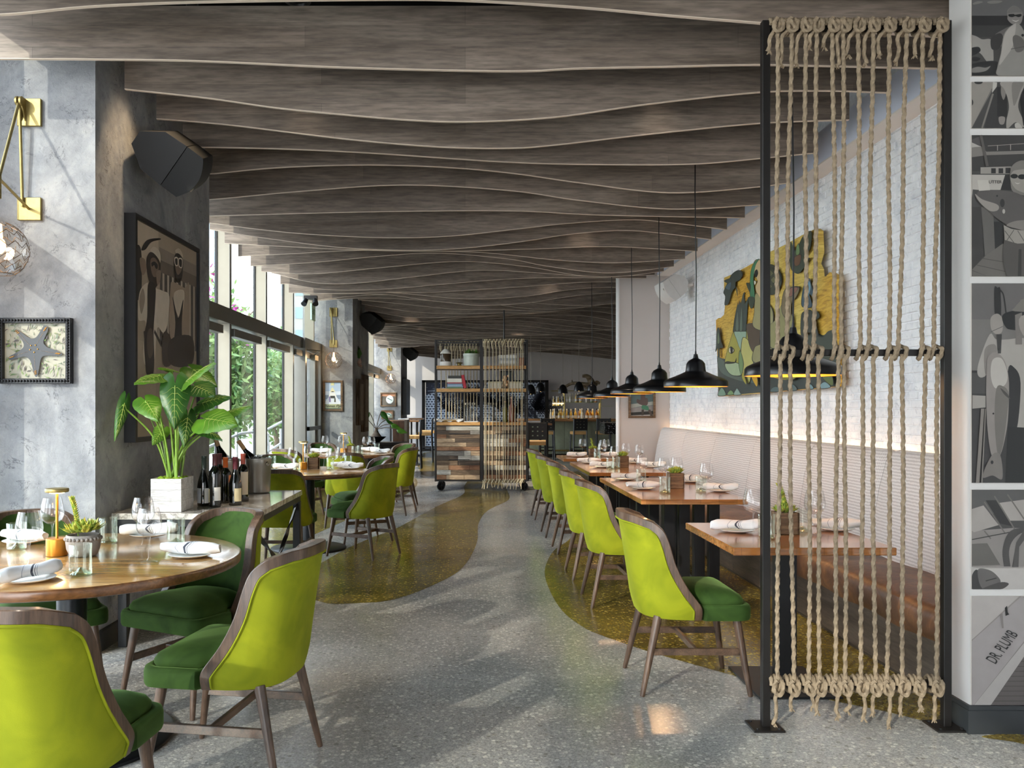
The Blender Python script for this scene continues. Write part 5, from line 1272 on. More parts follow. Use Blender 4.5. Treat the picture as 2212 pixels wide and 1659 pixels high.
# ---- planter on console
def zc(x, y, z=.76): q = onZ(x, y, z); return Vector((q.x, q.y, .7605))
PX0, PX1, PY0, PY1 = -1.80, -1.625, 4.90, 5.12; pcx, pcy = (PX0+PX1)/2, (PY0+PY1)/2
pl = thing('elephant_ear_plant', 'large leafy elephant ear plant in a whitewashed wooden box on the console', 'plant', (pcx, pcy, .761))
hw, hd, hh = (PX1-PX0)/2, (PY1-PY0)/2, .19
for (x0,x1,y0,y1) in ((-hw,hw,-hd,-hd+.012),(-hw,hw,hd-.012,hd),(-hw,-hw+.012,-hd+.012,hd-.012),(hw-.012,hw,-hd+.012,hd-.012)):
    for k in range(3):
        mb = MB(); mb.cbox(x0, x1, y0, y1, k*hh/3+.0005, (k+1)*hh/3-.0005, .001); mb.build('board', M['whitewood'], pl)
mb = MB(); mb.box(-hw+.012, hw-.012, -hd+.012, hd-.012, .01, hh-.02); mb.build('soil', M['soil'], pl)
mb = MB(); rm = random.Random(8)
for i in range(34): mb.ball((rm.uniform(-hw+.02,hw-.02), rm.uniform(-hd+.02,hd-.02), hh-.012), rm.uniform(.012,.024), 8)
mb.build('moss', M['moss'], pl, 60, kind='stuff')
def leaf(base, tip, nrm, width, mat, cup=.12, seed=0):
    """heart shaped leaf, stalk joins a quarter of the way in"""
    rr = random.Random(seed); base = Vector(base); tip = Vector(tip); d = tip-base; L = d.length; d.normalize()
    n = Vector(nrm); n = (n-d*n.dot(d)).normalized(); s_ = d.cross(n)
    mb = MB(); NU, NV = 18, 12; rows = []
    for i in range(NU+1):
        u = i/NU; v = -.28+1.28*u
        wv = max(0, (math.sin(PI*min(1, u*.98+.02)**.62))**.8)*width
        row = []
        for j in range(NV+1):
            s = -1+2*j/NV
            x = v*L
            if u < .25: x -= (.25-u)*0
            back = -abs(s)**1.2*.16*L*(1-u)
            notch = .18*L*max(0, 1-abs(s)*3)*max(0, 1-u*5)
            ed = abs(s)**4*.022*math.sin(i*1.9+j*.9+seed)*L*.6
            cupz = -cup*L*(s*s)*.55+ed-.18*L*max(0, u-.35)**2+.03*L*abs(math.sin(u*16-abs(s)*3))*abs(s)*(1-abs(s))*1.2
            row.append(base+d*(x+back+notch)+s_*(s*wv)+n*cupz)
        rows.append(row)
    mb.grid(rows); 
    vs = list(mb.v); nf = len(mb.f)
    o = mb.build('leaf', mat, pl, 60)
    vb = MB(); mid = [rows[i][NV//2]+n*.0015 for i in range(2, NU+1)]; vb.tube(mid, [.0024*(1-k/(len(mid)+2)) for k in range(len(mid))], 5)
    for i in (4,6,8,10,12,14):
        for j_ in (-1, 1):
            p_ = []
            for k in range(5):
                ii = min(NU, i+int(k*.8)); jj = NV//2+j_*int(k*1.3); p_.append(rows[ii][jj]+n*.001)
            vb.tube(p_, [.0014*(1-k/6) for k in range(5)], 4)
    vb.build('veins', M['leaf_vein'], o, 60)
def lp(x, y, Y): q = onY(x, y, Y); return q-Vector((pcx, pcy, .761))
LF = [  # stalk joint px, tip px, depth joint, depth tip, normal, width, material
 ((316,868,4.80),(340,905,4.70),(.35,-.85,.4),.075,'leaf'),
 ((345,812,4.88),(290,822,4.72),(.1,-.45,.9),.075,'leaf'),
 ((378,838,4.84),(376,925,4.76),(.2,-.9,.25),.085,'leaf_dark'),
 ((405,822,4.86),(458,778,4.78),(-.5,-.5,.75),.065,'leaf'),
 ((372,800,5.15),(345,790,5.0),(.1,-.4,.9),.08,'leaf'),
 ((425,835,5.05),(462,850,4.95),(.2,-.7,.7),.09,'leaf_dark'),
 ((440,870,5.10),(496,852,5.05),(.1,-.6,.8),.085,'leaf_dark'),
 ((448,905,4.86),(508,912,4.72),(.0,-.75,.65),.105,'leaf'),
 ((480,898,5.10),(538,872,5.0),(.1,-.6,.8),.07,'leaf'),
 ((440,930,5.0),(480,945,4.9),(.3,-.5,.8),.05,'leaf_dark'),
 ((268,875,4.82),(250,950,4.72),(.5,-.8,.1),.035,'leaf_dark'),
 ((405,905,4.95),(398,965,4.90),(.4,-.8,.3),.05,'leaf_dark'),
 ((350,930,4.95),(330,960,4.88),(.3,-.8,.3),.045,'leaf'),
 ((420,800,5.25),(470,830,5.2),(.1,-.5,.9),.085,'leaf')]
for i, (a_, b_, n_, w_, m_) in enumerate(LF):
    A = lp(*a_); B = lp(*b_); leaf(A, B, n_, w_, M[m_], seed=i)
    bx, by = (rm.uniform(-.045,.045), rm.uniform(-.05,.05))
    mid = Vector((bx*.6+A.x*.35, by*.6+A.y*.35, hh+(A.z-hh)*.55))
    pts = catmull([(bx, by, hh-.02), mid, A-Vector((0,0,.02))+Vector((A.x-mid.x, A.y-mid.y, 0))*-.05, A], 6)
    mb = MB(); mb.tube(pts, [.0075-.0045*k/len(pts) for k in range(len(pts))], 8); mb.build('stalk', M['stem'], pl, 60)
for i in range(6):
    a_ = rm.uniform(0, 6.28); mb = MB(); x, y = rm.uniform(-.04,.04), rm.uniform(-.04,.04)
    mb.tube(catmull([(x,y,hh-.02),(x+.05*math.cos(a_),y+.05*math.sin(a_),hh+.18),(x+.13*math.cos(a_),y+.1*math.sin(a_),hh+.36)],5), .0045, 6); mb.build('stalk', M['stem'], pl, 60)
# ---- wine bottles
def bottle(pos, label, caps, body, h=.305, burg=False, labs=(), g='dark wine bottles on the console'):
    t = thing('wine_bottle', label, 'bottle', pos, 0, g); k = h/.305
    if burg: prof = [(.034,0),(.0385,.004),(.04,.02),(.04,.12),(.036,.15),(.026,.185),(.0165,.215),(.0145,.235)]
    else: prof = [(.033,0),(.036,.004),(.037,.015),(.037,.185),(.034,.205),(.022,.222),(.0155,.235),(.0148,.245)]
    mb = MB(); mb.lathe([(r, z*k) for r, z in prof], 28); mb.build('body', body, t, 50)
    z1 = prof[-1][1]*k
    mb = MB(); mb.lathe([(.0152,z1-.02),(.0155,z1),(.0150,h-.018),(.0165,h-.016),(.0165,h-.001),(.0155,h)], 20); mb.build('capsule', caps, t, 40)
    for (a0, a1, z0, z1_, m_) in labs:
        mb = MB(); R = (.0405 if burg else .0375); rows = [[Vector((R*math.cos(math.radians(a0+(a1-a0)*i/10)), R*math.sin(math.radians(a0+(a1-a0)*i/10)), z)) for i in range(11)] for z in (z0, z1_)]
        mb.grid(rows); mb.build('label', m_, t, 60)
    return t
F1 = M['label_white']
bottle(zc(440.7,1093), 'leftmost dark bottle with a black-green capsule and pale grey label', fm('22302a'), M['bottle'], burg=True, labs=((175,262,.02,.11,fm('a9adb2')),(290,330,.02,.11,F1)))
bottle(zc(464.5,1095), 'frontmost dark bottle with maroon capsule and speckled white label', fm('4a1f24'), M['bottle'], .32, labs=((278,345,.04,.12,F1),(200,232,.03,.11,fm('c9bb94'))))
bottle(zc(474,1083), 'bottle with maroon capsule mostly hidden behind the speckled label bottle', fm('54232a'), M['bottle'], .305)
bottle(zc(487,1086.5), 'bottle with bright orange capsule and small orange label', fm('c45a14'), M['bottle'], .285, labs=((318,350,.13,.175,fm('d0784a')),(318,350,.03,.11,F1)))
bottle(zc(508.5,1091), 'sloping shouldered bottle with burgundy capsule and cream label', fm('571a26'), M['bottle'], .295, True, labs=((275,345,.025,.105,fm('cbbb93')),))
bottle(zc(525,1083), 'rightmost standing bottle with brick red capsule and tall beige label', fm('a04a3a'), M['bottle'], .305, labs=((262,340,.045,.19,fm('cdbfa8')),))
def bucket(pos, label):
    t = thing('ice_bucket', label, 'bucket', pos, 0, 'steel ice buckets on the console')
    mb = MB(); mb.lathe([(.066,0),(.078,.006),(.08,.02),(.088,.195),(.089,.198),(.0895,.235),(.093,.238),(.093,.243),(.087,.243),(.086,.235),(.084,.18),(.0,.175)], 44); mb.build('body', M['bucket'], t, 40)
    for s_ in (-.6, PI-.6):
        mb = MB(); mb.tube([(.094*math.cos(s_)+.012*math.cos(a)*-math.sin(s_), .094*math.sin(s_)+.012*math.cos(a)*math.cos(s_), .205+.012*math.sin(a)) for a in [2*PI*i/16 for i in range(16)]], .0035, 6, closed=True); mb.build('ring_handle', M['bucket'], t)
    mb = MB(); ri = random.Random(3)
    for i in range(46):
        a = ri.uniform(0, 6.28); r_ = ri.uniform(0,.066); s_ = ri.uniform(.010,.016); R = Matrix.Translation((r_*math.cos(a), r_*math.sin(a), .222+ri.uniform(0,.032))) @ Matrix.Rotation(ri.uniform(0,3), 4, (ri.random(), ri.random(), 1))
        mb.cbox(-s_,s_,-s_,s_,-s_,s_,.003,0,R)
    mb.build('ice', M['glass'], t, 30, kind='stuff'); return t
bk1 = zc(558.5,1064); bucket(bk1, 'steel ice bucket beside the brick red capsule bottle')
bk2 = Vector((-1.66, 5.95, .7605)); bucket(bk2, 'steel ice bucket standing behind the row of wine bottles')
def tilted(base, tip, label, caps):
    t = bottle((0,0,0), label, caps, M['bottle'], .30, True, g='chilling bottles in the ice buckets'); d = (Vector(tip)-Vector(base)).normalized()
    t.location = base; t.rotation_euler = d.to_track_quat('Z', 'Y').to_euler()
tilted(bk1+Vector((.03,0,.12)), onY(512, 948, bk1.y), 'dark bottle leaning left out of the front ice bucket', fm('b08a5a'))
tilted(bk2+Vector((.02,0,.12)), onY(468, 955, bk2.y), 'corked bottle leaning in the rear ice bucket', fm('a5825a'))
# ---- second and third column pictures
bp = thing('boat_picture', 'small wood framed picture of a sport fishing boat on the second column', 'picture', (0,0,0))
fr(698, 822, 741, 888, 14.4, .04, .035, 'frame_side', M['boxwood'], bp)
k1 = 110/2028.; G_ = lambda pts: [(690+x*k1, 810+y*k1) for x, y in pts]
art('print', bp, lambda u, v, t: Vector((onY(u,v,14.4).x, 14.4-.012-t, onY(u,v,14.4).z)), [('b5c9e2', G_([(190,260),(870,260),(870,1370),(190,1370)])), ('dce6f2', G_([(190,650),(870,650),(870,820),(190,820)])), ('8a9ab0', G_([(190,800),(870,800),(870,960),(190,960)])), ('e9edf3', G_([(210,1100),(380,860),(680,860),(860,1100),(860,1160),(210,1160)])), ('e6dfb8', G_([(430,680),(460,570),(520,470),(580,570),(640,680)])), ('f3f2ee', G_([(360,860),(430,700),(620,700),(690,860)])), ('3b3a30', G_([(440,830),(620,830),(640,930),(430,930)])), ('8c7fa6', G_([(380,860),(450,860),(460,1080),(390,1080)])), ('5c5c4a', G_([(600,930),(650,930),(660,1080),(590,1080)])), ('b9bd92', G_([(230,1160),(850,1160),(820,1330),(240,1330)])), ('5f7060', G_([(200,1310),(860,1310),(860,1370),(200,1370)])), ('4c4536', G_([(485,650),(580,650),(580,680),(485,680)])), ('d9d9a8', G_([(460,300),(590,300),(590,420),(460,420)]))], .0006)
q = onY(*G_([(545,1235)])[0], 14.4); text(bp, 'Thomas Flyer', fm('24281f'), .062, Matrix.Translation((q.x, 14.4-.024, q.z)) @ Matrix.Rotation(PI/2, 4, 'X'), shear=.4)
for i, (x0,y0,x1,y1,lab_) in enumerate(((822,848,856,878,'brown framed picture of a plate of fish on the third column'),(824,886,850,905,'lower framed picture half hidden by the plant on the third column'))):
    pc = thing('framed_picture', lab_, 'picture', (0,0,0)); fr(x0,y0,x1,y1,23.4,.05,.03,'frame_side',M['boxwood'],pc)
    cx_, cy_ = (x0+x1)/2, (y0+y1)/2
    art('print', pc, lambda u, v, t: Vector((onY(u,v,23.4).x, 23.4-.012-t, onY(u,v,23.4).z)), [('6a6258' if i == 0 else '9aa08a', rect(x0+2,y0+2,x1-2,y1-2)), ('c08a6a', rect(x0+2,y0+2,x1-2,y0+8)), ('e4ebe6' if i == 0 else 'dfe4cf', ell(cx_+3, cy_, 8 if i == 0 else 5, 9 if i == 0 else 4)), ('6f8a86', line(cx_-2, cy_-3, cx_+8, cy_+2, 2))], .0008)
for i, (Y0, Y1, z0, z1, nm, lb) in enumerate(((14.75,15.35,1.05,1.85,'wood_panel_art','dark carved driftwood panel on the second column side'),(15.37,15.95,.92,1.95,'wood_panel_art','second dark carved panel, farther back on the second column side'))):
    w_ = thing(nm, lb, 'artwork', (0,0,0)); mb = MB(); col_block(2.105, 2.05-.01*i, Y0, Y1, z0, z1, mb); mb.build('board', wood('carved_dark_%d' % i, '2b1e16', '54402f', '8a7a6c', .8, 2, 2), w_)
    mb = MB(); col_block(2.05-.01*i, 2.04-.01*i, Y0+.1, Y1-.1, z0+.08, z1-.08, mb); mb.build('relief', wood('carved_pale_%d' % i, '5a4a3e', '85766a', 'a3968a', .8, 2, 3), w_)
sh_ = thing('shell_flower', 'pale shell flower ornament with green leaf on the second column side', 'ornament', (lx(2.095,15.0), 15.0, 2.12)); mb = MB()
for i in range(9): a_ = i*.7; spike(mb, (0,0,0), (.5, math.cos(a_), math.sin(a_)), .11, .04)
mb.build('petals', fm('c9a99c'), sh_); mb = MB(); spike(mb, (0,0,.1), (.2,.1,1), .22, .05); spike(mb, (0,0,.1), (.2,-.6,.7), .2, .05); mb.build('leaf', M['leaf_dark'], sh_)
lp_ = thing('dark_panel', 'tall dark screen panel on the third column side', 'panel', (0,0,0)); mb = MB(); col_block(2.085, 1.98, 23.6, 24.9, 1.15, 2.15, mb); mb.build('board', M['steel'], lp_)
# exit sign and emergency light
ex = thing('exit_sign', 'green and white exit sign hanging by the door', 'sign', (-2.42, 13.6, 2.74)); mb = MB(); mb.box(-.012,.012,-.16,.16,0,.26); mb.build('acrylic_panel', fm('b9dcc4'), ex); mb = MB(); mb.box(-.02,.02,-.17,.17,.26,.31); mb.build('housing', M['alu'], ex)
for s_ in (-1, 1): text(ex, 'EXIT', fm('1f7a45'), .13, Matrix.Translation((s_*.0135, 0, .13)) @ Matrix.Rotation(s_*PI/2, 4, 'Z') @ Matrix.Rotation(PI/2, 4, 'X'))
em = thing('emergency_light', 'small black emergency light fixture above the exit sign', 'lamp', (-2.38, 13.2, 3.0)); mb = MB(); mb.box(-.1,.1,-.05,.05,.02,.08); mb.build('body', M['steel'], em)
for s_ in (-1, 1): mb = MB(); mb.cyl((s_*.07,-.02,.02),(s_*.09,-.10,-.06),.035,.045,14); mb.build('lamp_head', M['steel'], em)
# host stand and bonsai-like bowl plant
hs = thing('service_cabinet', 'dark and brown wooden service cabinet before the third column', 'cabinet', (0,0,0))
mb = MB(); mb.cbox(-2.1,-1.22,17.1,17.55,0,.62,.004); mb.build('body', M['steel_brown'], hs); mb = MB(); mb.cbox(-2.14,-1.2,17.06,17.6,.62,.66,.003); mb.build('top', M['steel_brown'], hs)
mb = MB(); mb.cbox(-1.50,-1.26,17.7,18.4,0,1.08,.004); mb.build('side_tower', wood('brown_panel', '4a3020', '6d4a32', '805a40', .4, 2, 1), hs); mb = MB(); mb.cbox(-1.255,-1.20,17.68,18.42,0,1.1,.003); mb.build('end_post', plain('taupe_post', '8a7a6c', .5), hs)
for i in range(2): mb = MB(); mb.cbox(-2.05+i*.42,-1.68+i*.42,17.07,17.1,.08,.58,.003); mb.build('door', M['steel'], hs)
bw = thing('bowl_plant', 'gnarled plant with broad leaves in a black bowl on the service cabinet', 'plant', (-1.80, 17.3, .662))
mb = MB(); mb.lathe([(.08,0),(.09,.01),(.19,.09),(.205,.11),(.195,.115),(.18,.10),(.0,.09)], 36); mb.build('bowl', M['iron'], bw, 50)
mb = MB(); mb.lathe([(.12,.09),(.10,.13),(.06,.18),(.035,.23),(.03,.27),(.0,.28)], 14); mb.build('root', M['trunk'], bw, 60)
for tip, nn in (((-.28,.02,.52),(0,-.3,1)),((-.13,-.05,.60),(0,-1,.3)),((.10,.0,.62),(.3,-1,.3)),((.30,-.05,.36),(.2,-.8,.6)),((.42,-.1,.26),(.2,-.8,.6)),((.2,.1,.45),(0,-.6,.8))):
    tp = Vector(tip); mb = MB(); mb.tube(catmull([(0,0,.25),tp*.5+Vector((0,0,.16)),tp], 5), .008, 6); mb.build('stalk', M['trunk'], bw)
    mb = MB(); dd = Vector((tp.x, tp.y, -.12)).normalized(); n_ = Vector(nn); n_ = (n_-dd*n_.dot(dd)).normalized(); s_ = dd.cross(n_)
    rows = [[tp+dd*(.24*i/8)+s_*(.065*math.sin(PI*(i/8)**.7+.02)*(j-2)/2)-n_*(.02*((j-2)/2)**2) for j in range(5)] for i in range(9)]; mb.grid(rows); mb.build('leaf', M['leaf_dark'] if tp.x < .25 else M['leaf'], bw, 60)

# ================================================================== PAINTING on the brick wall
pa = thing('wall_painting', 'large cut-edge yellow wooden painting of a fish, a figure and waves on the brick wall', 'picture', (0,0,0))
XP = 2.66
K4 = 310/1319.; Q_ = lambda pts: [(1530+x*K4, 480+y*K4) for x, y in pts]
def pw(u, v, t): q = onX(u, v, XP); return Vector((XP-t, q.y, q.z))
outl = Q_([(145,510),(250,465),(330,420),(480,340),(560,275),(700,210),(850,125),(985,60),(1010,80),(1018,280),(990,380),(1015,430),(1020,495),(1080,500),(1115,460),(1150,480),(1175,520),(1180,1000),(1195,1350),(1210,1440),(1190,1510),(900,1535),(480,1570),(92,1602),(85,1300),(70,900),(95,880),(105,888),(145,850),(160,700),(145,600)])
ywd = NT('gold_painted_wood'); co = ywd.coord((1, 1.2, 9)); nn_ = ywd.noise(co, 4, 5, .6, 1.5); cc2 = ywd.noise(ywd.coord(), 1.3, 2)
ywd.base(ywd.mix(ywd.ramp(cc2, [(.35,(0,0,0)),(.65,(1,1,1))]), ywd.ramp(nn_, [(.3, srgb('9c6a1e')), (.5, srgb('cc9a2c')), (.7, srgb('e2bc4c'))]), ywd.ramp(nn_, [(.3, srgb('b39a44')), (.6, srgb('dcc66c'))]))); ywd.set(Roughness=.5, Normal=ywd.bump(nn_, .7, .01)); YW = ywd.mat
mb = MB(); mb.prism(outl, pw, -.04, .0); mb.build('panel', YW, pa, None)
def z1(pts, c_, s_=1): return (c_, Q_(pts), s_)
sea = [(85,1230),(120,1250),(180,1260),(260,1320),(330,1340),(430,1440),(520,1400),(640,1440),(720,1450),(800,1380),(900,1420),(980,1380),(1100,1400),(1190,1380),(1190,1508),(900,1532),(480,1566),(94,1598)]
SP = [('39403c', Q_(sea)), z1([(560,1080),(700,1060),(850,1050),(930,1020),(1000,1020),(1060,1040),(1110,1000),(1168,1030),(1175,1380),(800,1380),(600,1300)], '3b4238'),
 z1([(90,1240),(160,1290),(260,1380),(400,1430),(480,1480),(300,1460),(120,1380)], '57645a'), z1([(94,1590),(110,1540),(130,1525),(155,1560),(158,1590)], '7f9c86'), z1([(180,1585),(195,1555),(215,1548),(235,1580)], '7f9c6a'), z1([(240,1585),(255,1545),(270,1530),(295,1570),(300,1583)], '8fa69a'), z1([(1030,1525),(1040,1490),(1075,1470),(1110,1490),(1120,1518)], '7f9ca0'), z1([(920,1532),(930,1500),(950,1492),(970,1528)], '7f9ca0'), z1([(580,1555),(600,1520),(640,1515),(660,1550)], '566a6a'), z1([(740,1545),(760,1500),(790,1495),(820,1540)], '566a6a'),
 z1([(160,1280),(180,1190),(210,1090),(250,1000),(360,990),(390,1060),(440,1150),(430,1280),(330,1400),(230,1400),(170,1320)], 'a09a44'), z1([(165,1300),(250,1290),(300,1320),(310,1400),(230,1405),(180,1360)], '9fb08a'), z1([(250,1000),(350,995),(340,1120),(310,1180),(270,1080)], '8fa892'), z1([(330,1060),(420,1160),(420,1300),(380,1480),(330,1400),(310,1250)], 'b5b068'), z1([(300,1180),(330,1300),(310,1400),(290,1300)], '6f8a5a'),
 z1([(165,1290),(190,1278),(250,1285),(262,1250),(255,1290),(190,1300)], '2c2c22'), ('e9e6c8', Q_([(203,1165),(215,1150),(238,1165),(240,1185),(225,1200),(205,1195)]), 1), ('161613', Q_([(216,1150),(232,1160),(230,1198),(218,1200)]), 1),
 ('3c463e', Q_([(240,1000),(255,880),(275,780),(285,740),(290,770),(300,720),(310,750),(330,660),(345,640),(335,740),(350,690),(345,760),(375,700),(365,840),(355,1000)])), z1([(262,980),(280,820),(290,980)], '5c6a5c'), z1([(300,980),(320,780),(325,980)], '5c6a5c'),
 z1([(365,950),(420,930),(480,960),(480,1120),(430,1190),(390,1120),(375,1020)], '4f3f30'), z1([(440,700),(470,660),(600,800),(600,960),(560,1000),(430,960),(440,820)], '9a9468'), z1([(440,1160),(480,1130),(560,1100),(600,1160),(580,1280),(430,1280)], '8f8a60'),
 z1([(435,380),(470,345),(520,400),(520,700),(470,660),(450,600),(470,540),(440,480)], 'cdb487'), z1([(400,560),(410,440),(440,370),(480,340),(450,400),(430,520),(440,640),(440,730),(420,780),(400,660)], '3f7a56'), z1([(380,560),(400,580),(395,640),(370,570)], '34402f'), z1([(385,700),(430,690),(440,730),(410,790)], '34402f'), ('161613', Q_([(448,455),(462,440),(470,470),(460,500),(448,490)]), 1), ('efe9cf', Q_([(440,540),(455,548),(445,575)]), 1),
 z1([(560,420),(620,400),(680,470),(690,560),(640,650),(560,640)], '3e4234'), ('6b6a4a', Q_([(590,440),(620,470),(590,500),(565,470)])), ('6b6a4a', Q_([(620,500),(650,530),(620,560),(595,530)])), ('6b6a4a', Q_([(580,560),(610,590),(580,620),(560,590)])), z1([(620,420),(690,500),(680,540),(640,480)], '2c3228'),
 z1([(560,980),(640,900),(700,760),(760,820),(800,880),(790,1020),(700,1120),(600,1150)], '8e8a5c'), z1([(700,780),(720,640),(770,600),(860,600),(830,690),(790,740),(780,900),(720,860)], '7a6c50'), z1([(780,610),(850,605),(800,670),(770,680)], '8a5f50'),
 z1([(165,640),(200,560),(240,480),(300,445),(335,480),(310,530),(270,560),(290,680),(280,600),(240,640),(210,740),(175,755),(180,680)], '363f38'), z1([(170,540),(230,520),(220,560)], '363f38'), z1([(180,600),(230,550),(220,620)], '4d6470'),
 z1([(755,370),(780,300),(790,180),(830,260),(900,130),(975,90),(960,250),(900,330),(960,330),(890,440),(850,470),(800,440),(780,390)], '3c4636'), z1([(820,330),(880,300),(870,380),(830,400)], '6a4a34'), z1([(840,240),(860,200),(870,280),(840,300)], '6f8a5a'),
 z1([(895,680),(920,560),(960,520),(985,600),(1005,700),(960,660),(985,770),(900,775)], '39505e'), z1([(915,660),(930,580),(960,540),(975,600),(950,680)], '6a94a8'), z1([(890,1040),(890,860),(930,820),(990,830),(1040,1045),(960,1010)], '2e332c'), z1([(990,830),(1030,820),(1055,860),(1030,890),(1000,880)], '2e332c'),
 z1([(100,1130),(105,1000),(125,980),(140,1090),(158,1150),(130,1160),(130,1230),(115,1230),(115,1160),(95,1190)], '2f372d'), z1([(110,1110),(118,1010),(130,1100)], '6a7a5a'), z1([(350,1380),(380,1490),(340,1430)], 'a59a3a'), z1([(430,1420),(480,1430),(480,1510),(450,1470)], 'c79a2a'), z1([(640,1420),(760,1400),(860,1410),(800,1450),(740,1440)], '8a8a3a'), z1([(1090,1400),(1170,1400),(1185,1500),(1110,1450)], '5f6a3a')]
def outl_(sh):
    c_, pts = sh[0], sh[1]; cx_ = sum(p[0] for p in pts)/len(pts); cy_ = sum(p[1] for p in pts)/len(pts); ex = max(abs(p[0]-cx_) for p in pts); ey = max(abs(p[1]-cy_) for p in pts)
    return ('23241c', [(cx_+(p[0]-cx_)*(1+1.3/max(ex, 3)), cy_+(p[1]-cy_)*(1+1.3/max(ey, 3))) for p in pts])+tuple(sh[2:])
SP = SP[:1]+[x for s_ in SP[1:] for x in (outl_(s_), s_)]
art('painted_figures', pa, pw, SP, .0003, t0=.0006)
# small picture on wing wall
sp2 = thing('framed_picture', 'small brown framed picture of a dancer in green on the wing wall', 'picture', (0,0,0)); fr(1357, 846, 1415, 903, 11.56, .035, .03, 'frame_side', M['boxwood'], sp2)
k2 = 80/1896.; J_ = lambda pts: [(1345+x*k2, 840+y*k2) for x, y in pts]
art('print', sp2, lambda u, v, t: Vector((onY(u,v,11.56).x, 11.56-.012-t, onY(u,v,11.56).z)), [('566a6a', J_([(400,150),(1580,150),(1580,1420),(400,1420)])), ('a5a8a0', J_([(420,780),(900,730),(1560,640),(1560,830),(900,900),(420,980)])), ('8c8986', J_([(420,980),(1560,850),(1560,1150),(420,1220)])), ('22241f', J_([(420,1210),(1560,1130),(1560,1330),(420,1380)])), ('b5b2ac', J_([(420,1360),(1560,1310),(1560,1420),(420,1420)])), ('5a4a44', J_([(900,560),(930,260),(1130,260),(1150,450),(1270,500),(1250,820),(1000,840),(720,700),(740,520)]), 1), ('3f7a5c', J_([(960,900),(1020,840),(1260,880),(1340,1050),(1260,1100),(980,1020)]), 1), ('3a322c', J_([(960,1050),(1080,1060),(1060,1350),(940,1350)])), ('4c4038', J_([(1280,1080),(1400,1050),(1540,1380),(1400,1380)]))], .0006)
# ================================================================== ROLLING SHELF UNIT
CY = 13.95; cs_ = F/CY
def cxp(x): return (x-VX)/cs_
def czp(y): return H+(VY-y)/cs_
ru = thing('rolling_shelf', 'tall rolling shelf divider of black steel, pale shelves and reclaimed wood drawers', 'shelf', (0,0,0))
x0, xm, x1 = cxp(939), cxp(1040.5), cxp(1140.5); zt_, zb = 2.46, .155; D = .46
for x in (x0+.014, xm, x1-.014):
    for y in (CY, CY+D):
        mb = MB(); mb.cbox(x-.014-.01*(x == xm), x+.014+.01*(x == xm), y-.014, y+.014, zb, zt_, .002); mb.build('post', M['steel_brown'], ru)
for z in (zt_-.012, zb+.012, 2.41):
    for y in (CY, CY+D): mb = MB(); mb.box(x0, x1, y-.012, y+.012, z-.011, z+.011); mb.build('rail', M['steel_brown'], ru)
for z in (zt_-.012, zb+.012):
    for x in (x0+.014, x1-.014): mb = MB(); mb.box(x-.011, x+.011, CY, CY+D, z-.01, z+.01); mb.build('side_rail', M['steel_brown'], ru)
for xa, xb in ((x0+.03, xm-.026), (xm+.026, x1-.03)):
    for ya, yb_ in ((789.8,797.3),(839.2,846.5),(911.9,918.8)):
        mb = MB(); mb.cbox(xa, xb, CY-.02, CY+D+.01, czp(yb_), czp(ya), .003); mb.build('shelf_board', M['shelfwood'], ru)
        mb = MB(); mb.box(xa, xb, CY-.01, CY+.01, czp(yb_)-.014, czp(yb_)); mb.build('shelf_support', M['steel_brown'], ru)
    mb = MB(); mb.box(xa, xb, CY+.02, CY+D, zb+.02, czp(918.8)-.015); mb.build('carcass', M['boxwood'], ru)
PW_ = [wood('reclaimed_%d' % i, *c_, .75, 0, 1.6) for i, c_ in enumerate((('4a3a2c','6f5a46','8a745c'),('8a7058','b3987a','cdb392'),('5c5650','7d776f','9a948a'),('6e4a34','946a4c','b28a68'),('a19a8e','beb8ac','d3cec4'),('3a2f26','54463a','6b5b4c')))]
rp_ = random.Random(21); nrow = 0
def drawer(xa, xb, z0, z1, nm='drawer'):
    dm = MB(); dm.box(xa, xb, CY-.002, CY+.02, z0, z1); d_ = dm.build(nm, M['steel_brown'], ru)
    n = 6; h_ = (z1-z0)/n
    for r_ in range(n):
        x = xa; 
        cuts = sorted([rp_.uniform(.2,.8)]+([rp_.uniform(.1,.9)] if rp_.random() < .5 else []))
        xs_ = [xa]+[xa+(xb-xa)*c_ for c_ in cuts]+[xb]
        for a, b in zip(xs_[:-1], xs_[1:]):
            if b-a < .04: continue
            mb = MB(); p = rp_.uniform(.006,.014); mb.cbox(a+.0015, b-.0015, CY-.002-p, CY-.002, z0+r_*h_+.0015, z0+(r_+1)*h_-.0015, .0015); mb.build('plank', rp_.choice(PW_), d_)
    mb = MB(); zc_ = z0+(z1-z0)*.70; w_ = (xb-xa); mb.box(xa+w_*.28, xa+w_*.76, CY-.040, CY-.032, zc_-.005, zc_+.005); 
    for u in (.29, .75): mb.box(xa+w_*u-.005, xa+w_*u+.005, CY-.036, CY-.008, zc_-.005, zc_+.005)
    mb.build('handle', M['steel'], d_)
for xa, xb in ((x0+.034, xm-.03), (xm+.03, x1-.034)):
    drawer(xa, xb, czp(973.7)+.002, czp(918.8)-.016); drawer(xa, xb, zb+.03, czp(973.7)-.002)
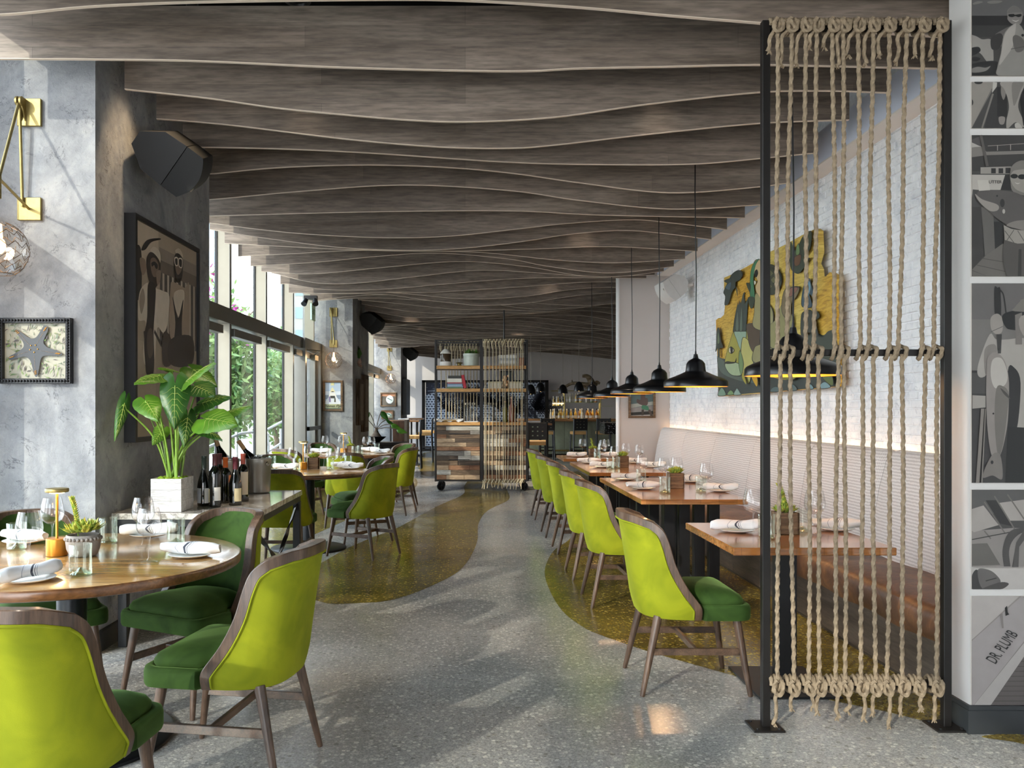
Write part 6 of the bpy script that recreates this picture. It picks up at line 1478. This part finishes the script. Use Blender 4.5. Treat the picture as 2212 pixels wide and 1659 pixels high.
for x in (x0+.10, x1-.06):
    for y in (CY+.03, CY+D-.03):
        w_ = thing('c', 'x', 'x') if False else None
        mb = MB(); mb.lathe([(.050,-.014),(.066,-.016),(.069,0),(.066,.016),(.050,.014),(.048,0),(.050,-.014)], 28); 
        for k in range(5): a_ = k*2*PI/5; mb.tube([(.012*math.cos(a_), .012*math.sin(a_), 0), (.052*math.cos(a_), .052*math.sin(a_), 0)], .007, 6)
        mb.cyl((0,0,-.018),(0,0,.018),.016,n=12); mb.xf(Matrix.Translation((x, y, .07)) @ Matrix.Rotation(.5, 4, 'Z') @ Matrix.Rotation(PI/2, 4, 'X')); wl = mb.build('caster_wheel', M['iron'], ru)
        mb = MB(); mb.box(x-.03,x+.03,y-.03,y+.03,.142,.155); mb.tube([(x-.022,y,.143),(x-.022,y,.07)], .006, 6); mb.tube([(x+.022,y,.143),(x+.022,y,.07)], .006, 6); mb.build('caster_fork', M['iron'], wl)
rsh = random.Random(6)
for i in range(14):
    px = 860+([815,828,858,893,927,958,988,1007,1043,1075,1103,1130,1160,1172][i])/4.366; x = cxp(px)
    mb = MB(); mb.tube([(x+rsh.uniform(-.006,.006), CY-.03, 2.43),(x, CY-.035, 1.3),(x+rsh.uniform(-.02,.01), CY-.03, .17)], .0068, 7)
    for z in (2.44, .165):
        mb.tube([(x+.026*math.cos(a), CY-.012-.03*math.sin(a*1.0), z+.035*math.sin(a*2)) for a in [2*PI*j/12 for j in range(13)]], .0085, 6)
        mb.tube([(x-.012, CY-.035, z), (x-.022, CY-.04, z-.05), (x-.02+rsh.uniform(-.02,.02), CY-.04, z-.09-rsh.uniform(0,.05))], .0075, 6)
    mb.build('front_rope', M['rope_pale'], ru, 60)
for i, px in enumerate((951,962,969,975,982,988,995,1003,1010,1017,1024,1031)):
    x = cxp(px); mb = MB(); mb.tube([(x, CY+D+.03, 2.43),(x, CY+D+.03, 1.3),(x, CY+D+.03, 1.0)], .008, 6)
    mb.tube([(x+.026*math.cos(a), CY+D+.02-.03*math.sin(a), 2.44+.04*math.sin(a*2)) for a in [2*PI*j/12 for j in range(13)]], .0085, 6)
    mb.tube([(x-.012, CY+D-.0, 2.44), (x-.02, CY+D-.02, 2.36), (x-.02+rsh.uniform(-.02,.02), CY+D-.02, 2.31)], .0075, 6); mb.build('rear_rope', M['rope_pale'], ru, 60)
# items on the shelves
S1, S2, S3 = czp(789.8)+.001, czp(839.2)+.001, czp(911.9)+.001
def sx(zx): return cxp(930+zx/8.295)
YI = CY+.14
la = thing('ship_lantern', 'old white and brown ship lantern on the top shelf', 'lantern', (sx(270), YI, S1))
mb = MB(); mb.lathe([(.098,0),(.098,.05),(.088,.07),(.0,.07)], 28); mb.build('base', fm('ddd8d0'), la); mb = MB(); mb.lathe([(.086,.07),(.086,.20),(.082,.205)], 28); mb.build('lens', fm('4a3c2c', .15), la, 40)
mb = MB(); mb.lathe([(.090,.20),(.092,.21),(.06,.25),(.03,.275),(.0,.28)], 28); mb.build('hood', fm('e2ddd2'), la, 40); mb = MB(); mb.tube(catmull([(-.05,0,.25),(-.045,0,.32),(0,0,.335),(.045,0,.32),(.05,0,.25)], 5), .005, 6); mb.build('bail', M['steel'], la)
sl = thing('brass_lamp', 'small brass oil lamp next to the ship lantern', 'lamp', (sx(515), YI, S1)); mb = MB(); mb.lathe([(.045,0),(.03,.02),(.03,.035),(.06,.045),(.05,.055),(.035,.06)], 20); mb.build('base', M['brass'], sl, 40); mb = MB(); mb.shell([(.035,.06),(.046,.09),(.04,.14),(.02,.16)], 20); mb.build('chimney', M['glass'], sl, 60); mb = MB(); mb.tube([(0,0,.155),(.0,0,.2)], .004, 6); mb.build('finial', M['brass'], sl)
cp = thing('ceramic_planter', 'sage grey ceramic pot of succulents on the top shelf', 'plant', (sx(730), YI, S1)); mb = MB(); mb.lathe([(.118,0),(.125,.008),(.127,.16),(.132,.165),(.132,.2),(.122,.203),(.118,.17),(.0,.17)], 36); mb.build('pot', fm('b5bcaf'), cp, 40)
mb = MB(); rq = random.Random(4)
for c_ in range(8):
    cx_, cy_ = rq.uniform(-.08,.08), rq.uniform(-.07,.05)
    for j in range(16): a = rq.uniform(0,6.28); e = rq.uniform(.1,1.3); spike(mb, (cx_,cy_,.19), (math.cos(a)*math.cos(e), math.sin(a)*math.cos(e), math.sin(e)), rq.uniform(.05,.10), .011, 0)
mb.build('succulent', M['leaf'], cp, None)
def book(x, z, w_, h_, d_, colr, label, tilt=0, g='books on the rolling shelf'):
    t = thing('book', label, 'book', (x, YI, z), 0, g); R = Matrix.Rotation(tilt, 4, 'Y')
    mb = MB(); mb.box(-w_/2, w_/2, -d_/2, d_/2, 0, .004, 0, R); mb.box(-w_/2, w_/2, -d_/2, d_/2, h_-.004, h_, 0, R); mb.box(-w_/2, w_/2, -d_/2, -d_/2+.004, .004, h_-.004, 0, R); mb.build('cover', fm(colr), t)
    mb = MB(); mb.box(-w_/2+.004, w_/2-.004, -d_/2+.004, d_/2-.006, .004, h_-.004, 0, R); mb.build('pages', fm('e9e2d2'), t)
z = S2
for i, (zh, c_, lb, dx_) in enumerate(((32,'5c7a5c','green book at the bottom of the stack on the middle shelf',0),(42,'8fa6bc','pale blue book second in the stack',2),(14,'5d7390','thin blue book in the middle of the stack',-2),(24,'a34a4c','thin red book lying under the cream book',4),(68,'dcd6c8','thick cream book near the stack top',-4),(52,'2e2c28','black book lying on top of the stack',3))):
    h_ = zh/8.295/cs_; book(sx(432+dx_), z, .245 if c_ != '2e2c28' else .22, h_-.001, .2, c_, lb); z += h_
t = thing('book', 'red book leaning against the stack on the middle shelf', 'book', (sx(622), YI, S2), 0, 'books on the rolling shelf'); mb = MB(); R = Matrix.Rotation(-.20, 4, 'Y'); mb.box(-.028,-.022,-.1,.1,.008,.225,0,R); mb.box(.022,.028,-.1,.1,.008,.225,0,R); mb.box(-.028,.028,-.1,-.094,.008,.225,0,R); mb.build('cover', fm('b3202f'), t); mb = MB(); mb.box(-.022,.022,-.094,.095,.012,.22,0,R); mb.build('pages', fm('e9e2d2'), t)
z = S1
for i, (h_, w_, c_, lb) in enumerate(((.035,.30,'b5aa96','beige book at the bottom of the right hand pile'),(.05,.28,'d9d6d0','white book second in the right hand pile'),(.04,.27,'a9a9a9','grey book third in the right hand pile'),(.05,.29,'e6e4e0','white book on top of the right hand pile'))): book(sx(1385), z, w_, h_-.001, .2, c_, lb); z += h_
t = thing('storage_box', 'orange leather box behind the ropes at the right of the top shelf', 'box', (sx(1640), YI, S1)); mb = MB(); mb.cbox(-.035,.035,-.07,.07,0,.12,.003); mb.build('body', fm('a8521f'), t); mb = MB(); mb.cbox(-.037,.037,-.072,.072,.12,.135,.002); mb.build('lid', fm('8f4418'), t)
for x_, w_, lb in ((1155,.22,'left cream box on the middle shelf behind the ropes'),(1530,.2,'right cream box on the middle shelf behind the ropes')):
    t = thing('storage_box', lb, 'box', (sx(x_), YI, S2)); mb = MB(); mb.cbox(-w_/2,w_/2,-.08,.08,0,.09,.003); mb.build('body', fm('d6cdb8'), t); mb = MB(); mb.cbox(-w_/2-.003,w_/2+.003,-.083,.083,.09,.115,.003); mb.build('lid', fm('cabf9f'), t)
t = thing('shell_sculpture', 'peach coral sculpture on the middle shelf', 'ornament', (sx(1365), YI-.02, S2)); mb = MB(); rq = random.Random(2)
for i in range(12): mb.ball((rq.uniform(-.05,.03), rq.uniform(-.03,.03), .03+.016*i), rq.uniform(.018,.038), 8)
mb.build('coral', fm('e8bd92'), t, 60); mb = MB(); mb.box(-.03,.04,-.03,.03,0,.03); mb.build('stand', M['boxwood'], t)
t = thing('black_frame', 'black picture frame standing behind the coral sculpture', 'picture', (sx(1370), YI+.12, S2)); mb = MB()
for a in ((-.12,-.09,0,.30),(.09,.12,0,.30),(-.09,.09,0,.03),(-.09,.09,.27,.30)): mb.box(a[0],a[1],-.01,.01,a[2],a[3])
mb.build('frame', M['steel'], t); mb = MB(); mb.box(-.09,.09,.0,.006,.03,.27); mb.build('print', fm('3a3f44'), t)
def carafe(x, y, z, s, lb):
    t = thing('glass_bottle', lb, 'bottle', (x, y, z), 0, 'clear bottles on the shelf counter'); mb = MB(); mb.shell([(.0,.002),(.034*s,.002),(.038*s,.01),(.038*s,.14),(.03*s,.17),(.014*s,.20),(.013*s,.27),(.016*s,.275)], 18); mb.build('body', M['glass'], t, 60)
    mb = MB(); mb.lathe([(.013*s,.27),(.014*s,.30),(.0,.305)], 12); mb.build('stopper', M['alu'], t)
for i, (x_, lb) in enumerate(((630,'first clear bottle from the cloth covered tray'),(672,'second clear bottle from the tray'),(715,'third clear bottle from the tray'),(760,'fourth clear bottle from the tray'),(795,'fifth clear bottle, beside the middle shelf post'))): carafe(sx(x_), YI-.05+.10*(i % 2), S3+.012, 1.05, lb)
for i, (x_, lb) in enumerate(((1040,'first clear bottle right of the middle shelf post'),(1085,'second clear bottle right of the middle shelf post'),(1130,'third clear bottle right of the middle shelf post'),(1190,'fourth clear bottle right of the middle shelf post'))): carafe(sx(x_), YI-.05+.10*(i % 2), S3+.012, 1.05, lb)
for xa, xb, lb in ((600,850,'white cloth under the left group of clear bottles'),(960,1265,'white cloth under the right group of clear bottles')): mb = MB(); mb.cbox(sx(xa), sx(xb), CY-.01, CY+.3, S3, S3+.011, .003); tag(mb.build('cloth', M['linen']), lb, 'cloth')
t = thing('serving_tray', 'oval wicker tray lined with crumpled white cloth on the shelf counter', 'tray', (sx(320), YI, S3)); mb = MB(); mb.lathe([(.15,0),(.20,.035),(.205,.04),(.19,.035),(.14,.01),(.0,.01)], 36, sy=.6); mb.build('tray', fm('c2a878'), t, 50)
mb = MB(); rows = [[Vector((.24*(i/12*2-1), .12*(j/5*2-1), .045+.018*math.sin(i*1.7+j*2.3)-.03*(abs(j/5*2-1)**3))) for j in range(6)] for i in range(13)]; mb.grid(rows); mb.build('lining', M['linen'], t, 80)
t = thing('copper_bottle', 'tall copper bottle on the right of the shelf counter', 'bottle', (sx(1460), YI, S3)); mb = MB(); mb.lathe([(.05,0),(.052,.01),(.05,.22),(.02,.3),(.016,.38),(.0,.385)], 20); mb.build('body', fm('8a4a2c', .2), t, 50); mb = MB(); mb.ball((0,0,.40),.022,10); mb.build('stopper', fm('d9b59c'), t, 60)
t = thing('olive_bottle', 'green gold bottle beside the copper bottle', 'bottle', (sx(1345), YI, S3)); mb = MB(); mb.lathe([(.036,0),(.038,.01),(.036,.2),(.015,.26),(.013,.32)], 20); mb.build('body', fm('6a6a2a', .15), t, 50); mb = MB(); mb.cyl((0,0,.32),(0,0,.345),.014,n=10); mb.build('cork', fm('b8935a'), t)
# thin stem above the shelf
t = thing('ceiling_stem', 'thin dark stem hanging from the ceiling above the rolling shelf', 'rod', (cxp(1092.5), CY+.6, 2.47)); mb = MB(); mb.cyl((0,0,0),(0,0,.95),.012,n=8); mb.build('rod', M['steel'], t)

# ================================================================== BAR AND BACK OF THE ROOM
BY = 23.0; bs = F/BY
def bx_(x): return (x-VX)/bs
def bz_(y): return H+(VY-y)/bs
br = thing('bar_counter', 'long bar with wooden top and weathered green concrete front', 'counter', (0,0,0))
M['barfront'] = NT('weathered_green_concrete'); mm = M['barfront']; co = mm.coord((1,1,.5)); mm.base(mm.ramp(mm.noise(co, 1.6, 6, .7, .8), [(.3, srgb('5a584a')), (.5, srgb('7b7f6c')), (.7, srgb('93a086'))])); mm.set(Roughness=.6); M['barfront'] = mm.mat
mb = MB(); mb.cbox(bx_(1141)-.3, 6.2, BY-.15, BY+.5, bz_(910), bz_(904.5), .004); mb.build('wooden_top', M['barwood'], br)
for i in range(9):
    xa = bx_(1141)-.2+i*.60; mb = MB(); mb.cbox(xa, xa+.595, BY+.15, BY+.2, .1, bz_(910), .004); mb.build('front_panel', M['barfront'], br)
mb = MB(); mb.box(bx_(1141)-.2, 6.2, BY+.2, BY+.45, 0, bz_(910)); mb.build('carcass', M['steel_brown'], br)
mb = MB(); mb.tube([(bx_(1141)-.2, BY+.02, .2), (5.2, BY+.02, .2)], .025, 10); mb.build('foot_rail', M['brass'], br)
sk = thing('granite_station', 'black speckled granite service block at the bar end', 'counter', (0,0,0))
g_ = NT('speckled_granite'); vo = g_.n('ShaderNodeTexVoronoi'); vo.inputs['Scale'].default_value = 30; g_.l(g_.coord(), vo.inputs['Vector']); g_.base(g_.ramp(vo.outputs['Distance'], [(.15, srgb('c9c9c9')), (.28, srgb('15161a'))])); g_.set(Roughness=.2); M['granite'] = g_.mat
Y_ = 19.0; ss = F/Y_; mb = MB(); mb.cbox((1306-VX)/ss, (1306-VX)/ss+1.2, Y_, Y_+.7, H-58/ss, H-33.5/ss, .004); mb.build('top_block', M['granite'], sk); mb = MB(); mb.box((1306-VX)/ss+.4, (1306-VX)/ss+1.0, Y_+.2, Y_+.6, 0, H-58/ss); mb.build('pedestal', M['steel'], sk)
def make_stool():
    t = thing('bar_stool', 'x', 'stool')
    mb = MB(); mb.cbox(-.19,.19,-.19,.19,.66,.74,.012); mb.build('seat', plain('tan_leather_seat', 'c0955c', .5), t)
    for x in (-.17,.17):
        mb = MB(); mb.tube([(x*1.1,-.22,0),(x,-.19,.66),(x,-.21,1.08)], .019, 4); mb.build('leg', M['steel'], t)
        mb = MB(); mb.tube([(x*1.1,.2,0),(x,.17,.66)], .019, 4); mb.build('leg', M['steel'], t)
    mb = MB()
    for z in (.80,.88,.96,1.04): mb.box(-.17,.17,-.225,-.205,z-.03,z+.03)
    for i in range(4): mb.box(-.17+.09*i,-.17+.09*i+.065,-.224,-.206,.78,1.07)
    mb.build('backrest', M['steel'], t)
    mb = MB(); mb.box(-.17,.17,.17,.19,.22,.25); mb.box(-.17,.17,-.21,-.19,.32,.35); mb.box(-.185,-.165,-.2,.18,.27,.3); mb.box(.165,.185,-.2,.18,.27,.3); mb.build('footrest', M['steel'], t)
    return t
ST = Kind(make_stool())
for x, y, rz, lb in ((1181,22.2,0,'black bar stool with tan seat at the left of the bar'),(1250,22.2,.1,'black bar stool with tan seat at the middle of the bar'),(1303,22.3,-.1,'bar stool half hidden by the granite block')): ST.put(((x-VX)*y/F, y, 0), rz, lb, 'black bar stools with tan seats')
for x, y, rz, lb in ((899,19.15,PI/2,'high stool nearest the viewer at the tall table by the third column'),(925,21.4,PI/2,'high stool behind, left of the rolling shelf'),(932,23.2,PI/2,'farthest high stool before the blue panel'),(1171,16.0,0.0,'high stool tucked at the table right of the rolling shelf')): ST.put(((x-VX)*y/F-.1, y, 0), rz, lb, 'black bar stools with tan seats')
def high_table(x, y, w_, lb):
    t = thing('high_table', lb, 'table', (x, y, 0)); mb = MB(); mb.cbox(-w_/2,w_/2,-.35,.35,1.02,1.06,.004); mb.build('tabletop', M['barwood'], t)
    for a in (-w_/2+.06, -w_/2+.2, w_/2-.2, w_/2-.06):
        mb = MB(); mb.cbox(a-.02,a+.02,-.03,.03,.02,1.02,.002); mb.build('leg_slat', M['steel'], t)
    mb = MB(); mb.cbox(-w_/2,w_/2,-.3,.3,0,.02,.002); mb.build('base_plate', M['steel'], t)
high_table(-1.45, 20.3, .75, 'high table by the third column'); high_table(-1.44, 24.05, .55, 'farther high table near the blue panel'); high_table(1.30, 16.6, .7, 'high wooden table just right of the rolling shelf')
for x, y, z, lb in ((-1.45,20.2,1.06,'white napkins on the near high table'),(1.32,16.5,1.06,'folded white napkins on the high table beside the rolling shelf')):
    mb = MB(); mb.cbox(x-.13,x+.13,y-.08,y+.08,z+.0005,z+.04,.012); tag(mb.build('folded_napkin', M['linen']), lb, 'napkin')
# blue patterned panel
pnl = thing('patterned_screen', 'large dark framed indigo panel with white lattice and printed palms', 'artwork', (0,0,0))
PYY = 27.0; ps = F/PYY; xa, xb, za, zb_ = (915-VX)/ps, (1181-VX)/ps, .0, H+(VY-822)/ps
m = NT('indigo_lattice'); co = m.coord(); bt = m.n('ShaderNodeTexBrick'); mp = m.coord((1,1,1), rot=(PI/2,0,0)); m.l(mp, bt.inputs['Vector']); bt.inputs['Scale'].default_value = 1; bt.inputs['Brick Width'].default_value = .10; bt.inputs['Row Height'].default_value = .075; bt.inputs['Mortar Size'].default_value = .02
bt.inputs['Color1'].default_value = srgb('232c46'); bt.inputs['Color2'].default_value = srgb('2e3a5a'); bt.inputs['Mortar'].default_value = srgb('c3cfe0')
nz = m.noise(m.coord(), 1.1, 5, .65, 1.2); m.base(m.mix(m.ramp(nz, [(.50,(0,0,0)),(.58,(1,1,1))]), bt.outputs[0], srgb('1c2338'))); m.set(Roughness=.4); M['indigo'] = m.mat
nP = 3
for i in range(nP):
    a_ = xa+.06+(xb-xa-.12)*i/nP; b_ = xa+.06+(xb-xa-.12)*(i+1)/nP
    mb = MB(); mb.box(a_+.01, b_-.01, PYY-.02, PYY+.02, za+.05, zb_-.05); mb.build('panel', M['indigo'], pnl)
for i in range(nP+1):
    a_ = xa+(xb-xa)*i/nP; mb = MB(); mb.box(a_-.05, a_+.05, PYY-.06, PYY+.04, za, zb_); mb.build('frame_post', M['steel_brown'], pnl)
for z in (za, zb_-.06): mb = MB(); mb.box(xa-.05, xb+.05, PYY-.06, PYY+.04, z, z+.07); mb.build('frame_rail', M['steel_brown'], pnl)
mb = MB(); rq = random.Random(12)
def frond(mb, x, z, ang, L, n=12):
    for i in range(n):
        u = i/n; px, pz = x+math.cos(ang)*L*u, z+math.sin(ang)*L*u-.25*L*u*u
        for s_ in (-1, 1):
            an = ang+s_*1.0-u*.4; l = L*.42*(1-u*.6); mb.add([(px,PYY-.024,pz),(px+math.cos(an)*l+.02,PYY-.024,pz+math.sin(an)*l-.12*l),(px+.035,PYY-.024,pz+.03)], [(0,1,2)])
for x, z in ((-.6,1.3),(.1,1.6),(.9,1.4),(1.6,1.2),(2.2,1.3),(-.1,.8),(1.3,.7)):
    for k in range(7): frond(mb, x, z, rq.uniform(.1,3.0), rq.uniform(.5,.9))
    mb.add([(x-.04,PYY-.024,za+.05),(x+.04,PYY-.024,za+.05),(x+.03,PYY-.024,z),(x-.03,PYY-.024,z)], [(0,1,2,3)])
mb.build('palm_print', fm('141a2c'), pnl, None)
# back bar shelves, bottles
sv = thing('bottle_shelf', 'hanging brass and glass bottle shelf above the bar', 'shelf', (0,0,0)); BBY = 24.2; b2 = F/BBY
gx = lambda zx: (1130+zx/7.9-VX)/b2; gz = lambda zy: H+(VY-(800+zy/7.9))/b2
for xa_, xb_, zy in ((710,1340,548),(500,715,602),(1330,1525,608)):
    mb = MB(); mb.cbox(gx(xa_), gx(xb_), BBY-.12, BBY+.12, gz(zy)-.012, gz(zy), .002); mb.build('glass_shelf', plain('pale_shelf_edge', 'aeb48c', .3), sv)
for zx in (700, 1310):
    for yy in (-.1, .1): mb = MB(); mb.cyl((gx(zx), BBY+yy, gz(840)), (gx(zx), BBY+yy, gz(355)), .018, n=8); mb.build('upright', M['brass'], sv)
mb = MB(); mb.tube([(gx(480), BBY, gz(352)), (gx(1400), BBY, gz(352))], .012, 6); mb.build('top_bar', M['brass'], sv)
bb = thing('back_counter', 'pale counter edge behind the bottles', 'counter', (0,0,0)); mb = MB(); mb.cbox(gx(395), gx(2200), BBY-.16, BBY+.3, gz(835)-.03, gz(835), .003); mb.build('ledge', fm('e2cfa8'), bb); mb = MB(); mb.box(gx(420), gx(2100), BBY-.1, BBY+.3, 0, gz(835)-.03); mb.build('cabinet', M['steel_brown'], bb)
LIQ = {'amber': plain('amber_spirit', 'b06a20', .1, spec=.8), 'gold': plain('golden_spirit', 'd9b45a', .1, spec=.8), 'clear': plain('pale_spirit', 'd8d3c0', .1, spec=.8), 'dark': plain('dark_spirit', '1d1a16', .1, spec=.8), 'green': plain('green_spirit', '5a7a2a', .1, spec=.8)}
def spirit_proto(kind, fat):
    t = thing('spirit_bottle', 'x', 'bottle'); r = .042 if fat else .031; mb = MB(); mb.lathe([(r*.95,0),(r,.01),(r,.15),(r*.8,.18),(.017,.21),(.015,.26)], 12); mb.build('body', LIQ[kind], t, 50)
    mb = MB(); mb.lathe([(.017,.255),(.019,.26),(.018,.295),(.0,.30)], 8); mb.build('cap', M['steel'] if kind in ('dark','amber') else fm('d9d2c2'), t)
    mb = MB(); mb.shell([(r*1.02,.04),(r*1.02,.11)], 12); mb.build('label', F1, t, 60); return Kind(t)
SPK_ = {}
LBN = {'amber': 'amber', 'gold': 'golden', 'clear': 'clear', 'dark': 'dark', 'green': 'green'}
low = [(470,'clear',0),(515,'gold',1),(535,'clear',0),(578,'dark',0),(612,'gold',1),(648,'gold',1),(682,'gold',1),(745,'gold',0),(772,'dark',0),(818,'gold',1),(850,'dark',0),(895,'gold',1),(945,'amber',0),(975,'gold',1),(1000,'clear',1),(1022,'dark',0),(1082,'amber',1),(1108,'gold',1),(1145,'amber',1),(1190,'gold',1),(1250,'amber',1),(1285,'gold',1)]
up = [(740,'clear',1),(775,'clear',0),(800,'clear',1),(845,'clear',1),(900,'gold',1),(940,'gold',0),(975,'gold',1),(1020,'clear',1),(1080,'clear',1),(1120,'clear',0),(1165,'green',1),(1195,'gold',0),(1235,'amber',1),(1290,'clear',1)]
sidb = [(515,'gold',0),(540,'dark',0),(572,'clear',0),(602,'gold',0),(625,'dark',0),(655,'clear',1),(680,'dark',0)]
for grp, zy, where in ((low, 835, 'back counter'), (up, 548, 'main hanging shelf'), (sidb, 602, 'small left shelf')):
    cnt = {}
    for i, (zx, kd, ft) in enumerate(grp):
        key = (kd, ft)
        if key not in SPK_: SPK_[key] = spirit_proto(kd, ft)
        lb = ('wide ' if ft else 'slim ')+LBN[kd]+' spirit bottle'
        ordn = ('leftmost','second from the left','third from the left','fourth from the left','fifth from the left','sixth from the left','seventh from the left','eighth from the left','ninth from the left','tenth from the left','eleventh from the left','twelfth from the left','thirteenth from the left','fourteenth from the left','fifteenth from the left','sixteenth from the left','seventeenth from the left','eighteenth from the left','nineteenth from the left','twentieth from the left','second from the right end','rightmost')[i]
        SPK_[key].put((gx(zx), BBY-.055+.085*(i % 2), gz(zy)+.001), 0, lb+', '+ordn+' on the '+where, 'spirit bottles on the '+where, .88 if where != 'back counter' else .95+.1*((i*7) % 3)/3)
wl_ = bpy.data.lights.new('bar_shelf_light', 'AREA'); wl_.shape = 'RECTANGLE'; wl_.size = 2.4; wl_.size_y = .1; wl_.energy = 5; wl_.color = (1,.75,.45)
lo = bpy.data.objects.new('bar_shelf_light', wl_); COL.objects.link(lo); lo.location = (gx(900), BBY-.05, gz(560))
# driftwood
dw = thing('driftwood', 'driftwood branch hanging above the bar bottles', 'ornament', (0,0,0)); DY = 23.6; d2 = F/DY
dx = lambda x, y, dy=0: Vector(((1130+x/7.9-VX)/d2, DY+dy, H+(VY-(800+y/7.9))/d2))
M['drift'] = wood('grey_driftwood', '4a3d2c', '7a6850', 'a3927a', .9, 0, 2)
mb = MB(); mb.tube(catmull([dx(595,330), dx(700,290), dx(830,225), dx(960,225), dx(1100,240), dx(1180,220)], 6), [.03+.03*i/30 for i in range(31)], 8); mb.tube(catmull([dx(840,225), dx(835,160)], 4), [.03,.028,.02,.015,.01], 6)
mb.tube(catmull([dx(960,220), dx(1040,270), dx(1090,310)], 6), .03, 6); mb.build('branch', M['drift'], dw, 60)
mb = MB(); mb.tube(catmull([dx(1170,240), dx(1150,160,.05), dx(1090,100), dx(1010,100)], 6), [.11-.004*i for i in range(19)], 8); mb.tube(catmull([dx(1170,240), dx(1230,250), dx(1260,200,.04), dx(1305,225)], 6), [.07-.002*i for i in range(19)], 8); mb.build('root_burl', M['drift'], dw, 60)
for x_, y_ in ((835,225),(1150,160)):
    q = dx(x_, y_); mb = MB(); mb.tube([q, (q.x, q.y, 3.79)], .004, 5); mb.build('hanging_wire', M['alu'], dw)
def bell(x, zr, Y, lb, lit=True):
    sc2 = F/Y; t = thing('bell_pendant', lb, 'lamp', ((x-VX)/sc2, Y, H+(VY-zr)/sc2), 0, 'small black bell pendants over the bar')
    mb = MB(); mb.shell([(.03,.24),(.08,.2),(.12,.1),(.135,.0),(.13,0),(.115,.1),(.07,.19)], 20); mb.build('shade', M['lampblack'], t, 50); mb = MB(); mb.tube([(0,0,.24),(0,0,3.79-(H+(VY-zr)/sc2))], .006, 5); mb.build('cord', M['alu'], t)
    mb = MB(); mb.ball((0,0,.05), .05, 10); mb.build('bulb', M['bulb'], t, 60)
bell(1146.5, 851.5, 21, 'bell pendant just right of the rolling shelf'); bell(1167.5, 846, 22.5, 'bell pendant before the blue panel'); bell(1250.5, 845, 21.5, 'bell pendant under the driftwood'); bell(1216, 850, 23, 'bell pendant above the left bottle shelf')
t = thing('track_spotlight', 'black spotlight on the ceiling near the wing wall', 'lamp', onY(1325, 700, 20)); mb = MB(); mb.box(-.35,.2,-.1,.1,-.02,.0); mb.build('canopy', M['steel'], t); mb = MB(); mb.cyl((0,0,0),(.05,-.05,.12),.08,n=12); mb.build('head', M['steel'], t)
# unseen fill spots with ring housings, added above the baffles to brighten the room
for i, (x, y) in enumerate([(a, b) for b in (1.6, 5.1, 8.6, 12.1, 15.6, 19.1, 22.6) for a in (-1.0, 1.2)]):
    mb = MB(); mb.shell([(.07,-.0),(.08,-.012),(.06,-.012),(.055,.0)], 20, (x, y+.01, 3.795)); mb.build('unseen_spot', M['steel'], ceiling)
    L_ = bpy.data.lights.new('unseen_spot_lamp', 'SPOT'); L_.energy = 110 if y < 14 else 520; L_.color = (1,.86,.7); L_.spot_size = .60 if y < 14 else .50; L_.spot_blend = .3; L_.shadow_soft_size = .12
    lo = bpy.data.objects.new('unseen_spot_lamp', L_); COL.objects.link(lo); lo.location = (x, y+.01, 3.74)

L_ = bpy.data.lights.new('unseen_spot_lamp', 'SPOT'); L_.energy = 60; L_.color = (1,.74,.46); L_.spot_size = .9; L_.spot_blend = .8; L_.shadow_soft_size = .06
lo = bpy.data.objects.new('unseen_spot_lamp', L_); COL.objects.link(lo); lo.location = (-1.62, 5.08, 3.70); lo.rotation_euler = (0, math.radians(14), 0)
mb = MB(); mb.cyl((-1.62, 5.08, 3.72), (-1.62, 5.08, 3.8), .035, n=16); mb.build('unseen_spot', M['steel'], ceiling)
